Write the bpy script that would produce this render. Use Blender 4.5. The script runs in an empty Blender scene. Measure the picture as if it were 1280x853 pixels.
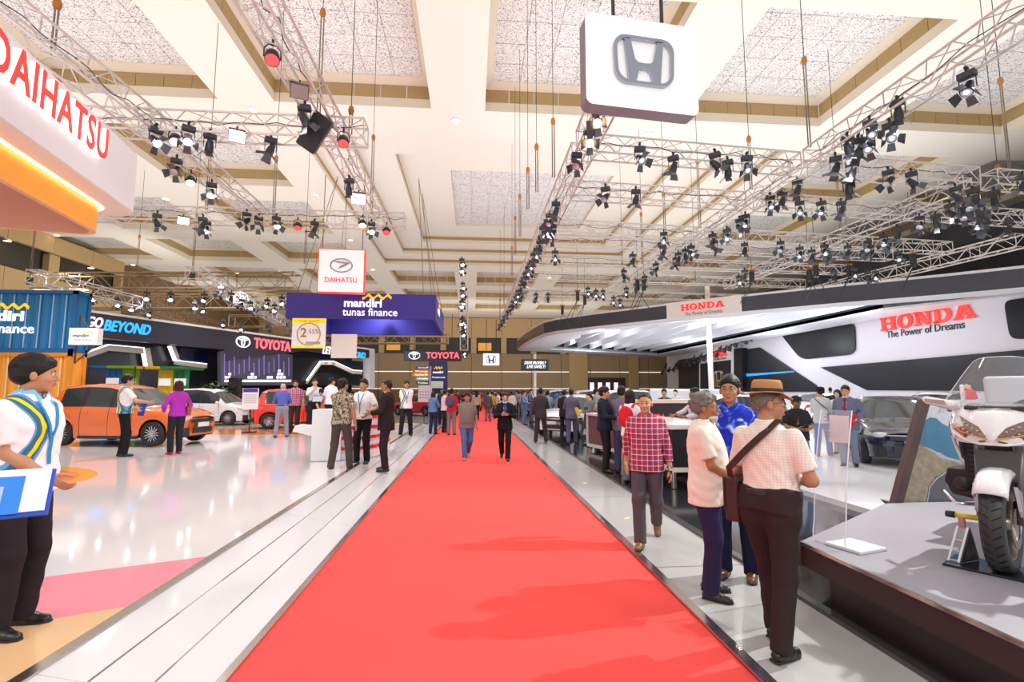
import bpy, math, random
import numpy as np
from mathutils import Vector, Matrix
random.seed(7); rng = np.random.default_rng(7)
SC = bpy.context.scene; COL = SC.collection
PI = math.pi
# ------------------------------------------------------------------ camera
CAMZ = 1.65; FPX = 620.0
PITCH = math.atan(63.5/FPX); YAW = math.atan(51/FPX*math.cos(PITCH))
cd = bpy.data.cameras.new('camera'); cam = bpy.data.objects.new('camera', cd); COL.objects.link(cam)
cd.sensor_width = 36; cd.lens = FPX/1280*36; cd.clip_start = .05; cd.clip_end = 400
cam.location = (0, 0, CAMZ)
cam.rotation_euler = (PI/2+PITCH, 0, -YAW)
SC.camera = cam
# ------------------------------------------------------------------ world, lamps, exposure
W = bpy.data.worlds.new('world'); SC.world = W; W.use_nodes = True
bg = W.node_tree.nodes['Background']; bg.inputs[0].default_value = (1.0, .97, .955, 1); bg.inputs[1].default_value = .55
def area(name, loc, sx, sy, power, col=(1, 1, 1), rot=(0, 0, 0)):
    l = bpy.data.lights.new(name, 'AREA'); l.shape = 'RECTANGLE'; l.size = sx; l.size_y = sy; l.energy = power; l.color = col
    o = bpy.data.objects.new(name, l); o.location = loc; o.rotation_euler = rot; COL.objects.link(o); return o
def spot(name, loc, power, col=(1, 1, 1), ang=120, blend=.6, rad=.12, aim=None):
    l = bpy.data.lights.new(name, 'SPOT'); l.energy = power; l.color = col; l.spot_size = math.radians(ang); l.spot_blend = blend
    l.shadow_soft_size = rad
    o = bpy.data.objects.new(name, l); o.location = loc; COL.objects.link(o)
    if aim is not None: o.rotation_euler = (Vector(aim)-Vector(loc)).to_track_quat('-Z', 'Y').to_euler()
    return o
# unseen area lamps facing up, added to brighten the hall ceiling
WARM = (1, .955, .91); COOL = (.95, .98, 1)
area('ceiling_fill', (-16, 22, 8.6), 26, 34, 1800, WARM, (PI, 0, 0))
area('ceiling_fill', (12, 22, 8.6), 26, 34, 1750, (1, .98, .94), (PI, 0, 0))
area('ceiling_fill', (-4, 60, 8.6), 60, 36, 2300, (1, .94, .86), (PI, 0, 0))
# rig lamps over the booths and the aisle
for (x, y, p) in ((-3.2, 9, 900), (-7, 8, 1100), (-7, 14, 1100), (-12, 15, 1300), (-3, 16, 1000), (-11, 22, 1300), (-5, 27, 1300), (-14, 32, 1500), (-3, 40, 1500), (-12, 48, 1800)):
    spot('rig_or_fill_lamp', (x, y, 6.75), p*.42, (1, .96, .97), 140, .8, .1, (x, y, 0))
for (x, y, p) in ((2.6, 9, 700), (2.6, 15, 900), (8.2, 9.5, 1300), (8.2, 15, 1500), (13.5, 13, 1500), (13.5, 19, 1600), (3, 23, 1300), (9.5, 24, 1400), (18, 24, 1700), (3, 33, 1500), (9, 45, 2000), (15, 33, 2000)):
    spot('rig_or_fill_lamp', (x, y, 6.75), p*.42, (.97, .98, 1), 140, .8, .1, (x, y, 0))
for (x, y, z, tx, ty, tz, p) in ((-20, 60, 7, -14, 82, 7, 2600), (0, 60, 7, 0, 82, 6, 2600), (14, 60, 7, 12, 82, 6, 2600), (-22, 30, 7, -33.5, 30, 11, 1900), (-22, 42, 7, -33.5, 44, 10, 1900), (-24, 56, 7, -34, 60, 8, 2200)):  # unseen spots added to brighten the back and left walls
    spot('wall_fill', (x, y, z), p, (1, .95, .88), 130, .9, .12, (tx, ty, tz))
for (x, y, tx, ty) in ((-15, 24, -17, 34), (-9, 30, -13, 44), (-12, 26, -15, 38)):  # extra spots added to brighten the front of the black booth
    spot('rig_or_fill_lamp', (x, y, 6.4), 650, (.97, .97, 1), 80, .6, .12, (tx, ty, 3.4))
# unseen fill lamps added behind the camera to light the visitors' faces
for (x, y, tx, ty) in ((-4.5, -4.5, -2.5, 8), (3.2, -4.5, 1.5, 6), (-9, -2, -6, 9), (8.5, -3, 4, 6)):
    spot('rig_or_fill_lamp', (x, y, 6.2), 480, (1, .985, .97), 95, .7, .18, (tx, ty, 1))
# the low key lamps on the right rig that throw the visitors' shadows over the carpet
spot('key_lamp', (8.4, 5.4, 6.6), 2300, (1, .98, .96), 75, .5, .06, (1.5, 3.0, .6))
spot('key_lamp', (8.3, 8.6, 6.7), 1400, (1, .98, .96), 70, .5, .06, (1.8, 4.2, .6))
SC.view_settings.view_transform = 'Standard'; SC.view_settings.look = 'None'
SC.view_settings.gamma = 1; SC.view_settings.use_curve_mapping = False
SC.view_settings.exposure = 0.45
SC.cycles.max_bounces = 7; SC.cycles.diffuse_bounces = 4; SC.cycles.glossy_bounces = 4; SC.cycles.transparent_max_bounces = 8
SC.cycles.caustics_reflective = False; SC.cycles.caustics_refractive = False; SC.cycles.sample_clamp_indirect = 6
# ------------------------------------------------------------------ from the picture to the place
_d = Vector((math.sin(YAW)*math.cos(PITCH), math.cos(YAW)*math.cos(PITCH), math.sin(PITCH)))
_r = Vector((math.cos(YAW), -math.sin(YAW), 0)); _u = _r.cross(_d)
def ray(px, py): return _d*FPX + _r*(px-640) - _u*(py-426.5)
def P(px, py, x=None, y=None, z=None):
    v = ray(px, py)
    t = (z-CAMZ)/v.z if z is not None else (y/v.y if y is not None else x/v.x)
    return Vector((0, 0, CAMZ)) + v*t
def Pp(px, py, p0, n):           # onto the plane through p0 with normal n
    v = ray(px, py); o = Vector((0, 0, CAMZ)); n = Vector(n)
    return o + v*((Vector(p0)-o).dot(n)/v.dot(n))
# ------------------------------------------------------------------ materials
MATS = {}
def lin(c): return tuple(((v/12.92) if v <= .04045 else ((v+.055)/1.055)**2.4) for v in c)
def hexc(h): return lin(tuple(int(h[i:i+2], 16)/255 for i in (0, 2, 4)))
def mat(name, col, rough=.5, metal=0, emit=0, trans=0, alpha=1, coat=0, bump=0, bscale=60, spec=.5, vary=0, vscale=3, ecol=None):
    if name in MATS: return MATS[name]
    if isinstance(col, str): col = hexc(col)
    m = bpy.data.materials.new(name); m.use_nodes = True; nt = m.node_tree; b = nt.nodes['Principled BSDF']
    b.inputs['Base Color'].default_value = (*col, 1); b.inputs['Roughness'].default_value = rough; b.inputs['Metallic'].default_value = metal
    b.inputs['Specular IOR Level'].default_value = spec
    if emit: b.inputs['Emission Color'].default_value = (*(ecol or col), 1); b.inputs['Emission Strength'].default_value = emit
    if trans: b.inputs['Transmission Weight'].default_value = trans; b.inputs['IOR'].default_value = 1.3
    if alpha < 1: b.inputs['Alpha'].default_value = alpha
    if coat: b.inputs['Coat Weight'].default_value = coat; b.inputs['Coat Roughness'].default_value = .04
    tc = None
    if vary or bump:
        tc = nt.nodes.new('ShaderNodeTexCoord')
    if vary:
        n = nt.nodes.new('ShaderNodeTexNoise'); n.inputs['Scale'].default_value = vscale; n.inputs['Detail'].default_value = 4
        nt.links.new(tc.outputs['Object'], n.inputs['Vector'])
        mx = nt.nodes.new('ShaderNodeMix'); mx.data_type = 'RGBA'
        mx.inputs[6].default_value = (*[max(0, c*(1-vary)) for c in col], 1); mx.inputs[7].default_value = (*[min(1, c*(1+vary)) for c in col], 1)
        nt.links.new(n.outputs[0], mx.inputs[0]); nt.links.new(mx.outputs[2], b.inputs['Base Color'])
    if bump:
        n2 = nt.nodes.new('ShaderNodeTexNoise'); n2.inputs['Scale'].default_value = bscale; n2.inputs['Detail'].default_value = 3
        nt.links.new(tc.outputs['Object'], n2.inputs['Vector'])
        bm_ = nt.nodes.new('ShaderNodeBump'); bm_.inputs['Strength'].default_value = bump; bm_.inputs['Distance'].default_value = .01
        nt.links.new(n2.outputs[0], bm_.inputs['Height']); nt.links.new(bm_.outputs[0], b.inputs['Normal'])
    MATS[name] = m; return m
def nodes(m): return m.node_tree.nodes, m.node_tree.links, m.node_tree.nodes['Principled BSDF']
def ramp(N, stops, interp='LINEAR'):
    r = N.new('ShaderNodeValToRGB'); r.color_ramp.interpolation = interp
    e = r.color_ramp.elements
    while len(e) < len(stops): e.new(.5)
    for k, (p, c) in enumerate(stops): e[k].position = p; e[k].color = (*c, 1)
    return r
M_white = mat('white_paint', (.82, .82, .83), .35)
M_alu = mat('aluminium', (.80, .76, .73), .38, .35)
M_steel = mat('polished_steel', (.62, .58, .55), .18, .95)
M_black = mat('black_metal', (.035, .036, .042), .45)
M_dark = mat('dark_plastic', (.022, .022, .026), .4)
M_rubber = mat('tyre_rubber', (.018, .018, .02), .6)
M_chrome = mat('chrome', (.85, .86, .88), .06, 1)
M_glassdark = mat('dark_glass', (.03, .04, .045), .05, 0, coat=.6)
M_lamp = mat('lamp_white', (1, 1, 1), .3, emit=9, ecol=(.93, .96, 1))
M_lampdim = mat('lamp_dim', (.55, .6, .68), .15, .5)
M_lampred = mat('lamp_red', (.5, .02, .02), .3, emit=1.5, ecol=(1, .05, .05))
M_lampwarm = mat('lamp_warm', (1, .7, .4), .3, emit=7, ecol=(1, .68, .36))
M_orangehook = mat('hoist_orange', hexc('b3701f'), .5)
M_rope = mat('hoist_chain', hexc('857868'), .6)
# ------------------------------------------------------------------ mesh helper
class MB:
    def __init__(s): s.v = []; s.f = []; s.m = []
    def quadstrip(s, loops, mi=0, close=True, cap0=False, cap1=False):
        b = len(s.v); n = len(loops[0])
        for L in loops: s.v += [tuple(p) for p in L]
        for i in range(len(loops)-1):
            for j in range(n if close else n-1):
                k = (j+1) % n
                s.f.append((b+i*n+j, b+i*n+k, b+(i+1)*n+k, b+(i+1)*n+j)); s.m.append(mi)
        if cap0: s.f.append(tuple(b+j for j in reversed(range(n)))); s.m.append(mi)
        if cap1: s.f.append(tuple(b+(len(loops)-1)*n+j for j in range(n))); s.m.append(mi)
        return s
    def box(s, c, d, mi=0, rz=0, M=None):
        x, y, z = c; a, b, h = d[0]/2, d[1]/2, d[2]/2; k = len(s.v)
        cr, sr = math.cos(rz), math.sin(rz)
        for dz in (-h, h):
            for dx, dy in ((-a, -b), (a, -b), (a, b), (-a, b)):
                p = Vector((x+dx*cr-dy*sr, y+dx*sr+dy*cr, z+dz))
                if M is not None: p = M @ p
                s.v.append(tuple(p))
        s.f += [(k, k+3, k+2, k+1), (k+4, k+5, k+6, k+7)] + [(k+i, k+(i+1) % 4, k+4+(i+1) % 4, k+4+i) for i in range(4)]
        s.m += [mi]*6; return s
    def tube(s, a, b, r0, r1=None, n=8, mi=0, caps=True):
        a = Vector(a); b = Vector(b); r1 = r0 if r1 is None else r1
        d = (b-a).normalized(); u = d.orthogonal().normalized(); w = d.cross(u)
        L = lambda c, r: [c+(u*math.cos(2*PI*i/n)+w*math.sin(2*PI*i/n))*r for i in range(n)]
        return s.quadstrip([L(a, r0), L(b, r1)], mi, True, caps, caps)
    def path(s, pts, r, n=8, mi=0):
        pts = [Vector(p) for p in pts]; loops = []
        rr = r if isinstance(r, (list, tuple)) else [r]*len(pts)
        for i, p in enumerate(pts):
            d = (pts[min(i+1, len(pts)-1)]-pts[max(i-1, 0)]).normalized()
            u = d.cross(Vector((.13, .21, 1)) if abs(d.z) < .95 else Vector((1, .1, 0))).normalized(); w = d.cross(u)
            loops.append([p+(u*math.cos(2*PI*k/n)+w*math.sin(2*PI*k/n))*rr[i] for k in range(n)])
        return s.quadstrip(loops, mi, True, True, True)
    def lathe(s, prof, c=(0, 0, 0), n=24, mi=0, axis='z', cap0=False, cap1=False):
        loops = []
        for r, h in prof:
            L = []
            for i in range(n):
                a = 2*PI*i/n; p = (r*math.cos(a), r*math.sin(a), h)
                if axis == 'y': p = (p[0], h, -p[1])
                if axis == 'x': p = (h, p[0], p[1])
                L.append((p[0]+c[0], p[1]+c[1], p[2]+c[2]))
            loops.append(L)
        return s.quadstrip(loops, mi, True, cap0, cap1)
    def prism(s, poly, ax, t, mi=0, mi_side=None):
        """poly: list of 3D points (planar), extruded by vector ax*t"""
        poly = [Vector(p) for p in poly]; ax = Vector(ax)*t; n = len(poly); b = len(s.v)
        s.v += [tuple(p) for p in poly] + [tuple(p+ax) for p in poly]
        s.f += [tuple(b+i for i in range(n)), tuple(b+n+i for i in reversed(range(n)))]; s.m += [mi, mi]
        for i in range(n):
            j = (i+1) % n; s.f.append((b+i, b+n+i, b+n+j, b+j)); s.m.append(mi if mi_side is None else mi_side)
        return s
    def ring(s, outer, inner, ax, t, mi=0):
        """outer and inner: matching 3D loops, extruded by ax*t"""
        ax = Vector(ax)*t; o = [Vector(p) for p in outer]; i = [Vector(p) for p in inner]
        L = [o, [p+ax for p in o], [p+ax for p in i], i, o]
        return s.quadstrip(L, mi, True)
    def build(s, name, mats=None, parent=None, smooth=False, loc=None, rot=None):
        me = bpy.data.meshes.new(name); me.from_pydata(s.v, [], s.f)
        for m in (mats if isinstance(mats, (list, tuple)) else [mats]): me.materials.append(m)
        if len(me.polygons):
            me.polygons.foreach_set('material_index', s.m)
            if smooth: me.polygons.foreach_set('use_smooth', [True]*len(me.polygons))
        me.update()
        return link(name, me, parent, loc, rot)
def link(name, data, parent=None, loc=None, rot=None, scale=None):
    o = bpy.data.objects.new(name, data); COL.objects.link(o)
    if parent is not None: o.parent = parent
    if loc is not None: o.location = loc
    if rot is not None: o.rotation_euler = rot
    if scale is not None: o.scale = scale
    return o
def fixn(o):                        # consistent outward normals
    import bmesh
    bm = bmesh.new(); bm.from_mesh(o.data); bmesh.ops.recalc_face_normals(bm, faces=bm.faces); bm.to_mesh(o.data); bm.free(); return o
def bevel(o, w=.01, n=2):
    md = o.modifiers.new('bevel', 'BEVEL'); md.width = w; md.segments = n; md.limit_method = 'ANGLE'; return o
USED = {}
def tag(o, label, cat, group=None, kind=None):
    o['label'] = label; o['category'] = cat
    if group: o['group'] = group
    if kind: o['kind'] = kind
    return o
def thing(name, label, cat, loc=(0, 0, 0), rz=0, group=None):
    o = bpy.data.objects.new(name, None); COL.objects.link(o); o.location = loc; o.rotation_euler = (0, 0, rz)
    o.empty_display_size = .1
    return tag(o, label, cat, group)
def struct(o): o['kind'] = 'structure'; return o
def stuff(o): o['kind'] = 'stuff'; return o
def copy_tree(o, parent=None):
    c = o.copy(); COL.objects.link(c)
    if parent is not None: c.parent = parent
    for ch in CH.get(o.name, ()): copy_tree(ch, c)
    return c
CH = {}
def remember(root):
    CH[root.name] = [c for c in root.children]
    for c in CH[root.name]:
        CH[c.name] = [g for g in c.children]
    return root
def rrect(w, h, r, n=6):            # rounded rectangle outline
    pts = []
    for cx, cy, a0 in ((w/2-r, h/2-r, 0), (-w/2+r, h/2-r, 90), (-w/2+r, -h/2+r, 180), (w/2-r, -h/2+r, 270)):
        for i in range(n+1):
            a = math.radians(a0+90*i/n); pts.append((cx+r*math.cos(a), cy+r*math.sin(a)))
    return pts
def frame_of(o, xdir, n):           # matrix: local x = xdir, local z = n (face normal), origin o
    n = Vector(n).normalized(); x = Vector(xdir); x = (x - n*x.dot(n)).normalized(); y = n.cross(x)
    M = Matrix((x, y, n)).transposed().to_4x4(); M.translation = Vector(o); return M
FIT = []
def text(body, m, width=None, height=1.0, ext=.01, parent=None, M=None, bold=0, shear=0, name='lettering', align='CENTER', space=1.0):
    c = bpy.data.curves.new(name, 'FONT'); c.body = body; c.size = height/.72; c.extrude = ext; c.offset = bold*height
    c.align_x = align; c.align_y = 'CENTER'; c.shear = shear; c.resolution_u = 3; c.space_character = space
    c.materials.append(m)
    o = bpy.data.objects.new(name, c); COL.objects.link(o)
    if parent is not None: o.parent = parent
    if M is not None: o.matrix_local = M
    if width: FIT.append((o, width))
    return o
def fit_texts():
    bpy.context.view_layer.update()
    for o, w in FIT:
        d = o.dimensions.x/max(o.scale.x, 1e-6)
        if d > 0: o.scale.x = w/d
    dg = bpy.context.evaluated_depsgraph_get()
    for o in [o for o in bpy.data.objects if o.type == 'FONT']:
        me = bpy.data.meshes.new_from_object(o.evaluated_get(dg), depsgraph=dg)
        n = link(o.name.split('.')[0], me, o.parent); n.matrix_local = o.matrix_local.copy()
        bpy.data.objects.remove(o)
# ================================================================== THE HALL
M_carpet = mat('red_carpet', (.90, .09, .08), .95, bump=.25, bscale=500, spec=.1, vary=.07, vscale=1.3)
M_gloss = mat('white_gloss_floor', (.76, .725, .735), .07, spec=.5)
M_ramp = mat('white_ramp_board', (.64, .635, .655), .1)
M_pink = mat('pink_floor_film', hexc('f08a9c'), .14)
M_tan = mat('tan_floor_film', hexc('e3b98a'), .14)
M_orangefilm = mat('orange_floor_film', hexc('ee9a68'), .1)
M_yellowfilm = mat('yellow_floor_film', hexc('f2bf52'), .1)
M_groove = mat('groove_metal', hexc('8a7c74'), .3, .6)
M_greystrip = mat('grey_vinyl_floor', (.46, .46, .455), .16, vary=.05, vscale=2)
M_blackfloor = mat('black_gloss_floor', (.018, .019, .022), .1)
M_floor = mat('hall_floor', (.2, .19, .19), .3)
fl = MB().box((0, 45, -.06), (72, 116, .1)).build('floor', M_floor); struct(fl)
ca = MB().box((.14, 36, .0), (3.02, 84, .012)).build('carpet', M_carpet); tag(ca, 'long red carpet runner down the middle aisle of the hall', 'carpet')
# left booth floor, ramp
PL = .2; RX0, RX1 = -1.42, -2.28; PE = 23.6
bf = MB().box((-17.3, 10.3, PL/2-.02), (30.04, 26.6, PL+.02)).build('booth_floor', M_gloss); tag(bf, 'glossy white raised booth floor left of the slatted ramp', 'platform')
def film(name, poly, m, zoff, parent, z0):
    return MB().prism([(x, y, z0+zoff) for x, y in poly], (0, 0, -1), .004).build(name, m, parent)
def gpts(px, z): return [tuple(P(a, b, z=z)[:2]) for a, b in px]
zt = PL-.01
xe = -2.3
def yat(px, py): return P(px, py, z=PL).y
a0 = P(20, 725, z=PL); a1 = P(266, 694, z=PL); sl = (a1.y-a0.y)/(a1.x-a0.x)
b0 = P(18, 781, z=PL); b1 = P(165, 756, z=PL); sb = (b1.y-b0.y)/(b1.x-b0.x)
fa = lambda x: a1.y+(x-a1.x)*sl
fb = lambda x: b1.y+(x-b1.x)*sb
film('floor_stripe', [(xe, fa(xe)), (-9, fa(-9)), (-9, fb(-9)), (xe, fb(xe))], M_pink, .003, bf, zt)
film('floor_stripe', [(xe, fb(xe)), (-9, fb(-9)), (-9, fb(-9)-1.3), (xe, fb(xe)-1.3)], M_tan, .003, bf, zt)
def disc(cx, cy, rx, ry, m, zo):
    film('floor_disc', [(cx+rx*math.cos(2*PI*i/48), cy+ry*math.sin(2*PI*i/48)) for i in range(48)], m, zo, bf, zt)
e = P(125, 596, z=PL); disc(e.x-3.2, e.y-.5, 3.2, 2.1, M_yellowfilm, .003); disc(e.x-3.35, e.y-.5, 3.12, 1.8, M_orangefilm, .005)
e = P(360, 540, z=PL); disc(e.x-.6, e.y+.5, 3.6, 1.9, M_yellowfilm, .003); disc(e.x-.6, e.y+.5, 3.3, 1.6, M_orangefilm, .005)
MB().box((-17, PE-.06, PL-.015), (29, .5, .02)).build('edge_strip', M_yellowfilm, bf).location.z = .012
# ramp with its boards
rp = thing('booth_ramp', 'white slatted ramp strip between the red carpet and the glossy booth floor', 'ramp', (0, 0, 0))
nb = 3; y0, y1 = -.5, PE; wv = (RX0-RX1)
segs = 7
for j in range(nb):
    for k in range(segs):
        xa = RX0-wv*j/nb-.008; xb = RX0-wv*(j+1)/nb+.004
        ya = y0+(y1-y0)*k/segs; yb = y0+(y1-y0)*(k+1)/segs-.004
        za = .012+(PL-.02)*(RX0-xa)/wv; zb = .012+(PL-.02)*(RX0-xb)/wv
        MB().prism([(xa, ya, za), (xb, ya, zb), (xb, yb, zb), (xa, yb, za)], (0, 0, -1), .02).build('board', M_ramp, rp)
for j in (1, 2):
    xg = RX0-wv*j/nb; zg = .012+(PL-.02)*j/nb
    for k in range(9):
        ya = 2.1+k*2.45-(.5 if j == 1 else 0)+random.uniform(-.2, .2)
        MB().box((xg-.002, ya+.85, zg-.006), (.014, 1.7, .014)).build('groove', M_groove, rp)
MB().box((RX1, 11.5, PL-.012), (.075, 24.2, .02)).build('steel_edge', M_steel, rp)
MB().box((-1.395, 11.5, .012), (.05, 24.2, .024)).build('steel_edge', M_steel, rp)
MB().box((-1.85, 11.5, .0), (.8, 24, .01)).build('ramp_base', M_dark, rp)
# right side floors
gs = MB().box((2.17, 20, .006), (.86, 46, .022)).build('grey_walkway', M_greystrip); tag(gs, 'grey vinyl walkway strip along the right edge of the red carpet', 'walkway')
MB().box((1.69, 20, .014), (.075, 46, .03)).build('steel_edge', M_steel, gs)
for k in range(12): MB().box((2.17, -1.5+k*3.1, .0172), (.86, .012, .002)).build('joint', M_groove, gs)
for (px, py) in ((784, 648), (731, 604), (697, 578), (679, 563)):
    q = P(px, py, z=.02); MB().box((q.x, q.y, .019), (.09, .035, .002), rz=.6).build('tape_mark', mat('yellow_tape', (.85, .8, .05), .6), gs)
bk = MB().box((9.3, 21.5, .015), (13.4, 48, .05)).build('black_booth_floor', M_blackfloor); tag(bk, 'glossy black booth floor right of the grey walkway', 'platform')
MB().box((2.63, 21.5, .025), (.07, 48, .05)).build('edge_trim', mat('dark_steel', (.12, .115, .11), .25, .7), bk)
ws = MB().box((14.5, 25, .06), (18.6, 43, .12)).build('white_stage_floor', mat('white_stage', (.86, .87, .9), .09)); tag(ws, 'bright white car stage floor of the right booth behind the motorcycle platform', 'platform')
# ------------------------------------------------------------------ ceiling
H = 14.0
M_ceil = mat('ceiling_paint', hexc('efe9e1'), .85, spec=.2)
M_lip = mat('ceiling_lip', hexc('e3d8c6'), .85, spec=.2)
M_cove = mat('cove_fabric', hexc('b39a6c'), .8, spec=.2, vary=.05)
M_tile = mat('acoustic_tile', (.86, .855, .86), .8, spec=.1)
def tile_nodes():
    N, L, b = nodes(M_tile)
    tc = N.new('ShaderNodeNewGeometry')
    mp = N.new('ShaderNodeMapping'); mp.inputs['Scale'].default_value = (1, 1, .05)
    L.new(tc.outputs['Position'], mp.inputs[0])
    n1 = N.new('ShaderNodeTexNoise'); n1.inputs['Scale'].default_value = 8; n1.inputs['Detail'].default_value = 2.5; n1.inputs['Distortion'].default_value = 1.6
    L.new(mp.outputs[0], n1.inputs['Vector'])
    r1 = ramp(N, [(0, (1, 1, 1)), (.478, (1, 1, 1)), (.488, (.05, .03, .05)), (.526, (.05, .03, .05)), (.536, (1, 1, 1))])
    L.new(n1.outputs[0], r1.inputs[0])
    n2 = N.new('ShaderNodeTexNoise'); n2.inputs['Scale'].default_value = 13; n2.inputs['Detail'].default_value = 1
    L.new(mp.outputs[0], n2.inputs['Vector'])
    r2 = ramp(N, [(0, (0, 0, 0)), (.43, (0, 0, 0)), (.46, (1, 1, 1))]); L.new(n2.outputs[0], r2.inputs[0])
    mx = N.new('ShaderNodeMix'); mx.data_type = 'RGBA'; mx.inputs[6].default_value = (.86, .84, .845, 1)
    mu = N.new('ShaderNodeMix'); mu.data_type = 'RGBA'; mu.blend_type = 'MULTIPLY'; mu.inputs[0].default_value = 1
    mu.inputs[6].default_value = (.86, .84, .845, 1)
    L.new(r1.outputs[0], mu.inputs[7]); L.new(mu.outputs[2], mx.inputs[7]); L.new(r2.outputs[0], mx.inputs[0])
    L.new(mx.outputs[2], b.inputs['Base Color'])
tile_nodes()
M_vent = mat('vent_grille', hexc('9a948a'), .6)
cols = [(-35.6, -28.9), (-26.5, -19.8), (-17.5, -10.8), (-8.5, -1.85), (.5, 7.1), (9.5, 16.1), (18.7, 25.4), (27.8, 34.4)]
rows = [(14.1, 20.8), (23.2, 29.9), (32.3, 39.0), (41.4, 48.1), (50.5, 57.2), (59.6, 66.3), (68.7, 75.4)]
TR = (-8.4, 16.1, 23.2, 47.8)      # the large stepped tray
holes = []
for ci, (xa, xb) in enumerate(cols):
    for ri, (ya, yb) in enumerate(rows):
        if ci in (3, 4, 5) and ri in (1, 2, 3): continue
        holes.append((xa, xb, ya, yb, ci, ri))
allh = [h[:4] for h in holes]+[TR]
xs = sorted(set([-38, 38]+[v for h in allh for v in h[:2]])); ys = sorted(set([2, 86]+[v for h in allh for v in h[2:]]))
cm = MB()
for i in range(len(xs)-1):
    for j in range(len(ys)-1):
        mx_, my_ = (xs[i]+xs[i+1])/2, (ys[j]+ys[j+1])/2
        if any(h[0] < mx_ < h[1] and h[2] < my_ < h[3] for h in allh): continue
        k = len(cm.v); cm.v += [(xs[i], ys[j], H), (xs[i], ys[j+1], H), (xs[i+1], ys[j+1], H), (xs[i+1], ys[j], H)]; cm.f.append((k, k+1, k+2, k+3)); cm.m.append(0)
def frame_faces(mb, x0, x1, y0, y1, z0, X0, X1, Y0, Y1, z1, mi):
    mb.quadstrip([[(x0, y0, z0), (x1, y0, z0), (x1, y1, z0), (x0, y1, z0)], [(X0, Y0, z1), (X1, Y0, z1), (X1, Y1, z1), (X0, Y1, z1)]], mi)
for (xa, xb, ya, yb, ci, ri) in holes:
    frame_faces(cm, xa, xb, ya, yb, H, xa, xb, ya, yb, H+.42, 1)
    frame_faces(cm, xa, xb, ya, yb, H+.42, xa-.05, xb+.05, ya-.05, yb+.05, H+.43, 1)
    frame_faces(cm, xa-.05, xb+.05, ya-.05, yb+.05, H+1.0, xa+.35, xb-.35, ya+.35, yb-.35, H+1.2, 1)
zs = H
ins = [(0, 0), (2.0, .5), (4.0, 1.0), (7.0, 1.55)]
for q in range(4):
    d, dz = ins[q]; x0, x1, y0, y1 = TR[0]+d, TR[1]-d, TR[2]+d, TR[3]-d
    frame_faces(cm, x0, x1, y0, y1, H+dz, x0-.05, x1+.05, y0-.05, y1+.05, H+dz+.01, 0)
    nz = ins[q+1][1] if q < 3 else dz+.25
    frame_faces(cm, x0, x1, y0, y1, H+dz, x0, x1, y0, y1, H+(dz+nz)/2 if q < 3 else H+nz, 1)
    if q < 3:
        frame_faces(cm, x0-.01, x1+.01, y0-.01, y1+.01, H+(dz+nz)/2, x0-.01, x1+.01, y0-.01, y1+.01, H+nz, 2)
        d2 = ins[q+1][0]; X0, X1, Y0, Y1 = TR[0]+d2, TR[1]-d2, TR[2]+d2, TR[3]-d2
        frame_faces(cm, x0, x1, y0, y1, H+nz, X0, X1, Y0, Y1, H+nz, 0)
ce = cm.build('ceiling', [M_ceil, M_lip, M_cove]); struct(ce)
tme = MB().box((0, 0, 0), (1.165, 1.165, .03)).build('ceiling_tile', M_tile).data
bpy.data.objects.remove(bpy.data.objects['ceiling_tile'])
cove_stuff = MB(); tile_stuff = MB(); npan = 0
for (xa, xb, ya, yb, ci, ri) in holes:
    near = ri == 0 and 1 <= ci <= 6 or (ri == 1 and ci in (1, 2))
    for s in range(6):
        w = (xb-xa+.1)/6; a = xa-.05+w*(s+.5)
        for (c, d) in (((a, yb+.03, H+.715), (w-.03, .05, .57)), ((a, ya-.03, H+.715), (w-.03, .05, .57)),
                       ((xa-.03, ya-.05+w*(s+.5), H+.715), (.05, w-.03, .57)), ((xb+.03, ya-.05+w*(s+.5), H+.715), (.05, w-.03, .57))):
            if near and c[1] > 15.5 and ya-.03 != c[1] and npan < 150: MB().box(c, d).build('cove_panel', M_cove, ce); npan += 1
            else: cove_stuff.box(c, d)
    for i in range(5):
        for j in range(5):
            c = ((xa+xb)/2+(i-2)*1.19, (ya+yb)/2+(j-2)*1.19, H+1.2)
            if near and (c[1] > 16): link('ceiling_tile', tme, ce, c)
            else: tile_stuff.box(c, (1.17, 1.17, .03))
    tile_stuff.box(((xa+xb)/2, (ya+yb)/2, H+1.25), (6.1, 6.1, .04))
x0, x1, y0, y1 = TR[0]+7, TR[1]-7, TR[2]+7, TR[3]-7
nx, ny = 8, 8
for i in range(nx):
    for j in range(ny):
        c = (x0+(i+.5)*(x1-x0)/nx, y0+(j+.5)*(y1-y0)/ny, H+1.8)
        link('ceiling_tile', tme, ce, c, scale=((x1-x0)/nx/1.19, (y1-y0)/ny/1.19, 1))
tile_stuff.box(((x0+x1)/2, (y0+y1)/2, H+1.85), (x1-x0+.4, y1-y0+.4, .04))
stuff(cove_stuff.build('cove_panels', M_cove, ce)); stuff(tile_stuff.build('tile_field', M_tile, ce))
vme = None
def vent(x, y, z, lx, ly):
    m = MB().box((0, 0, .01), (lx, ly, .03), 1)
    n = 5
    for k in range(n):
        if lx > ly: m.box((0, ly*(k-(n-1)/2)/n, -.012), (lx*.96, ly*.09, .02))
        else: m.box((lx*(k-(n-1)/2)/n, 0, -.012), (lx*.09, ly*.96, .02))
    m.build('air_vent', [M_vent, mat('vent_dark', hexc('8d867c'), .8)], ce, (x, y, z))
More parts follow.
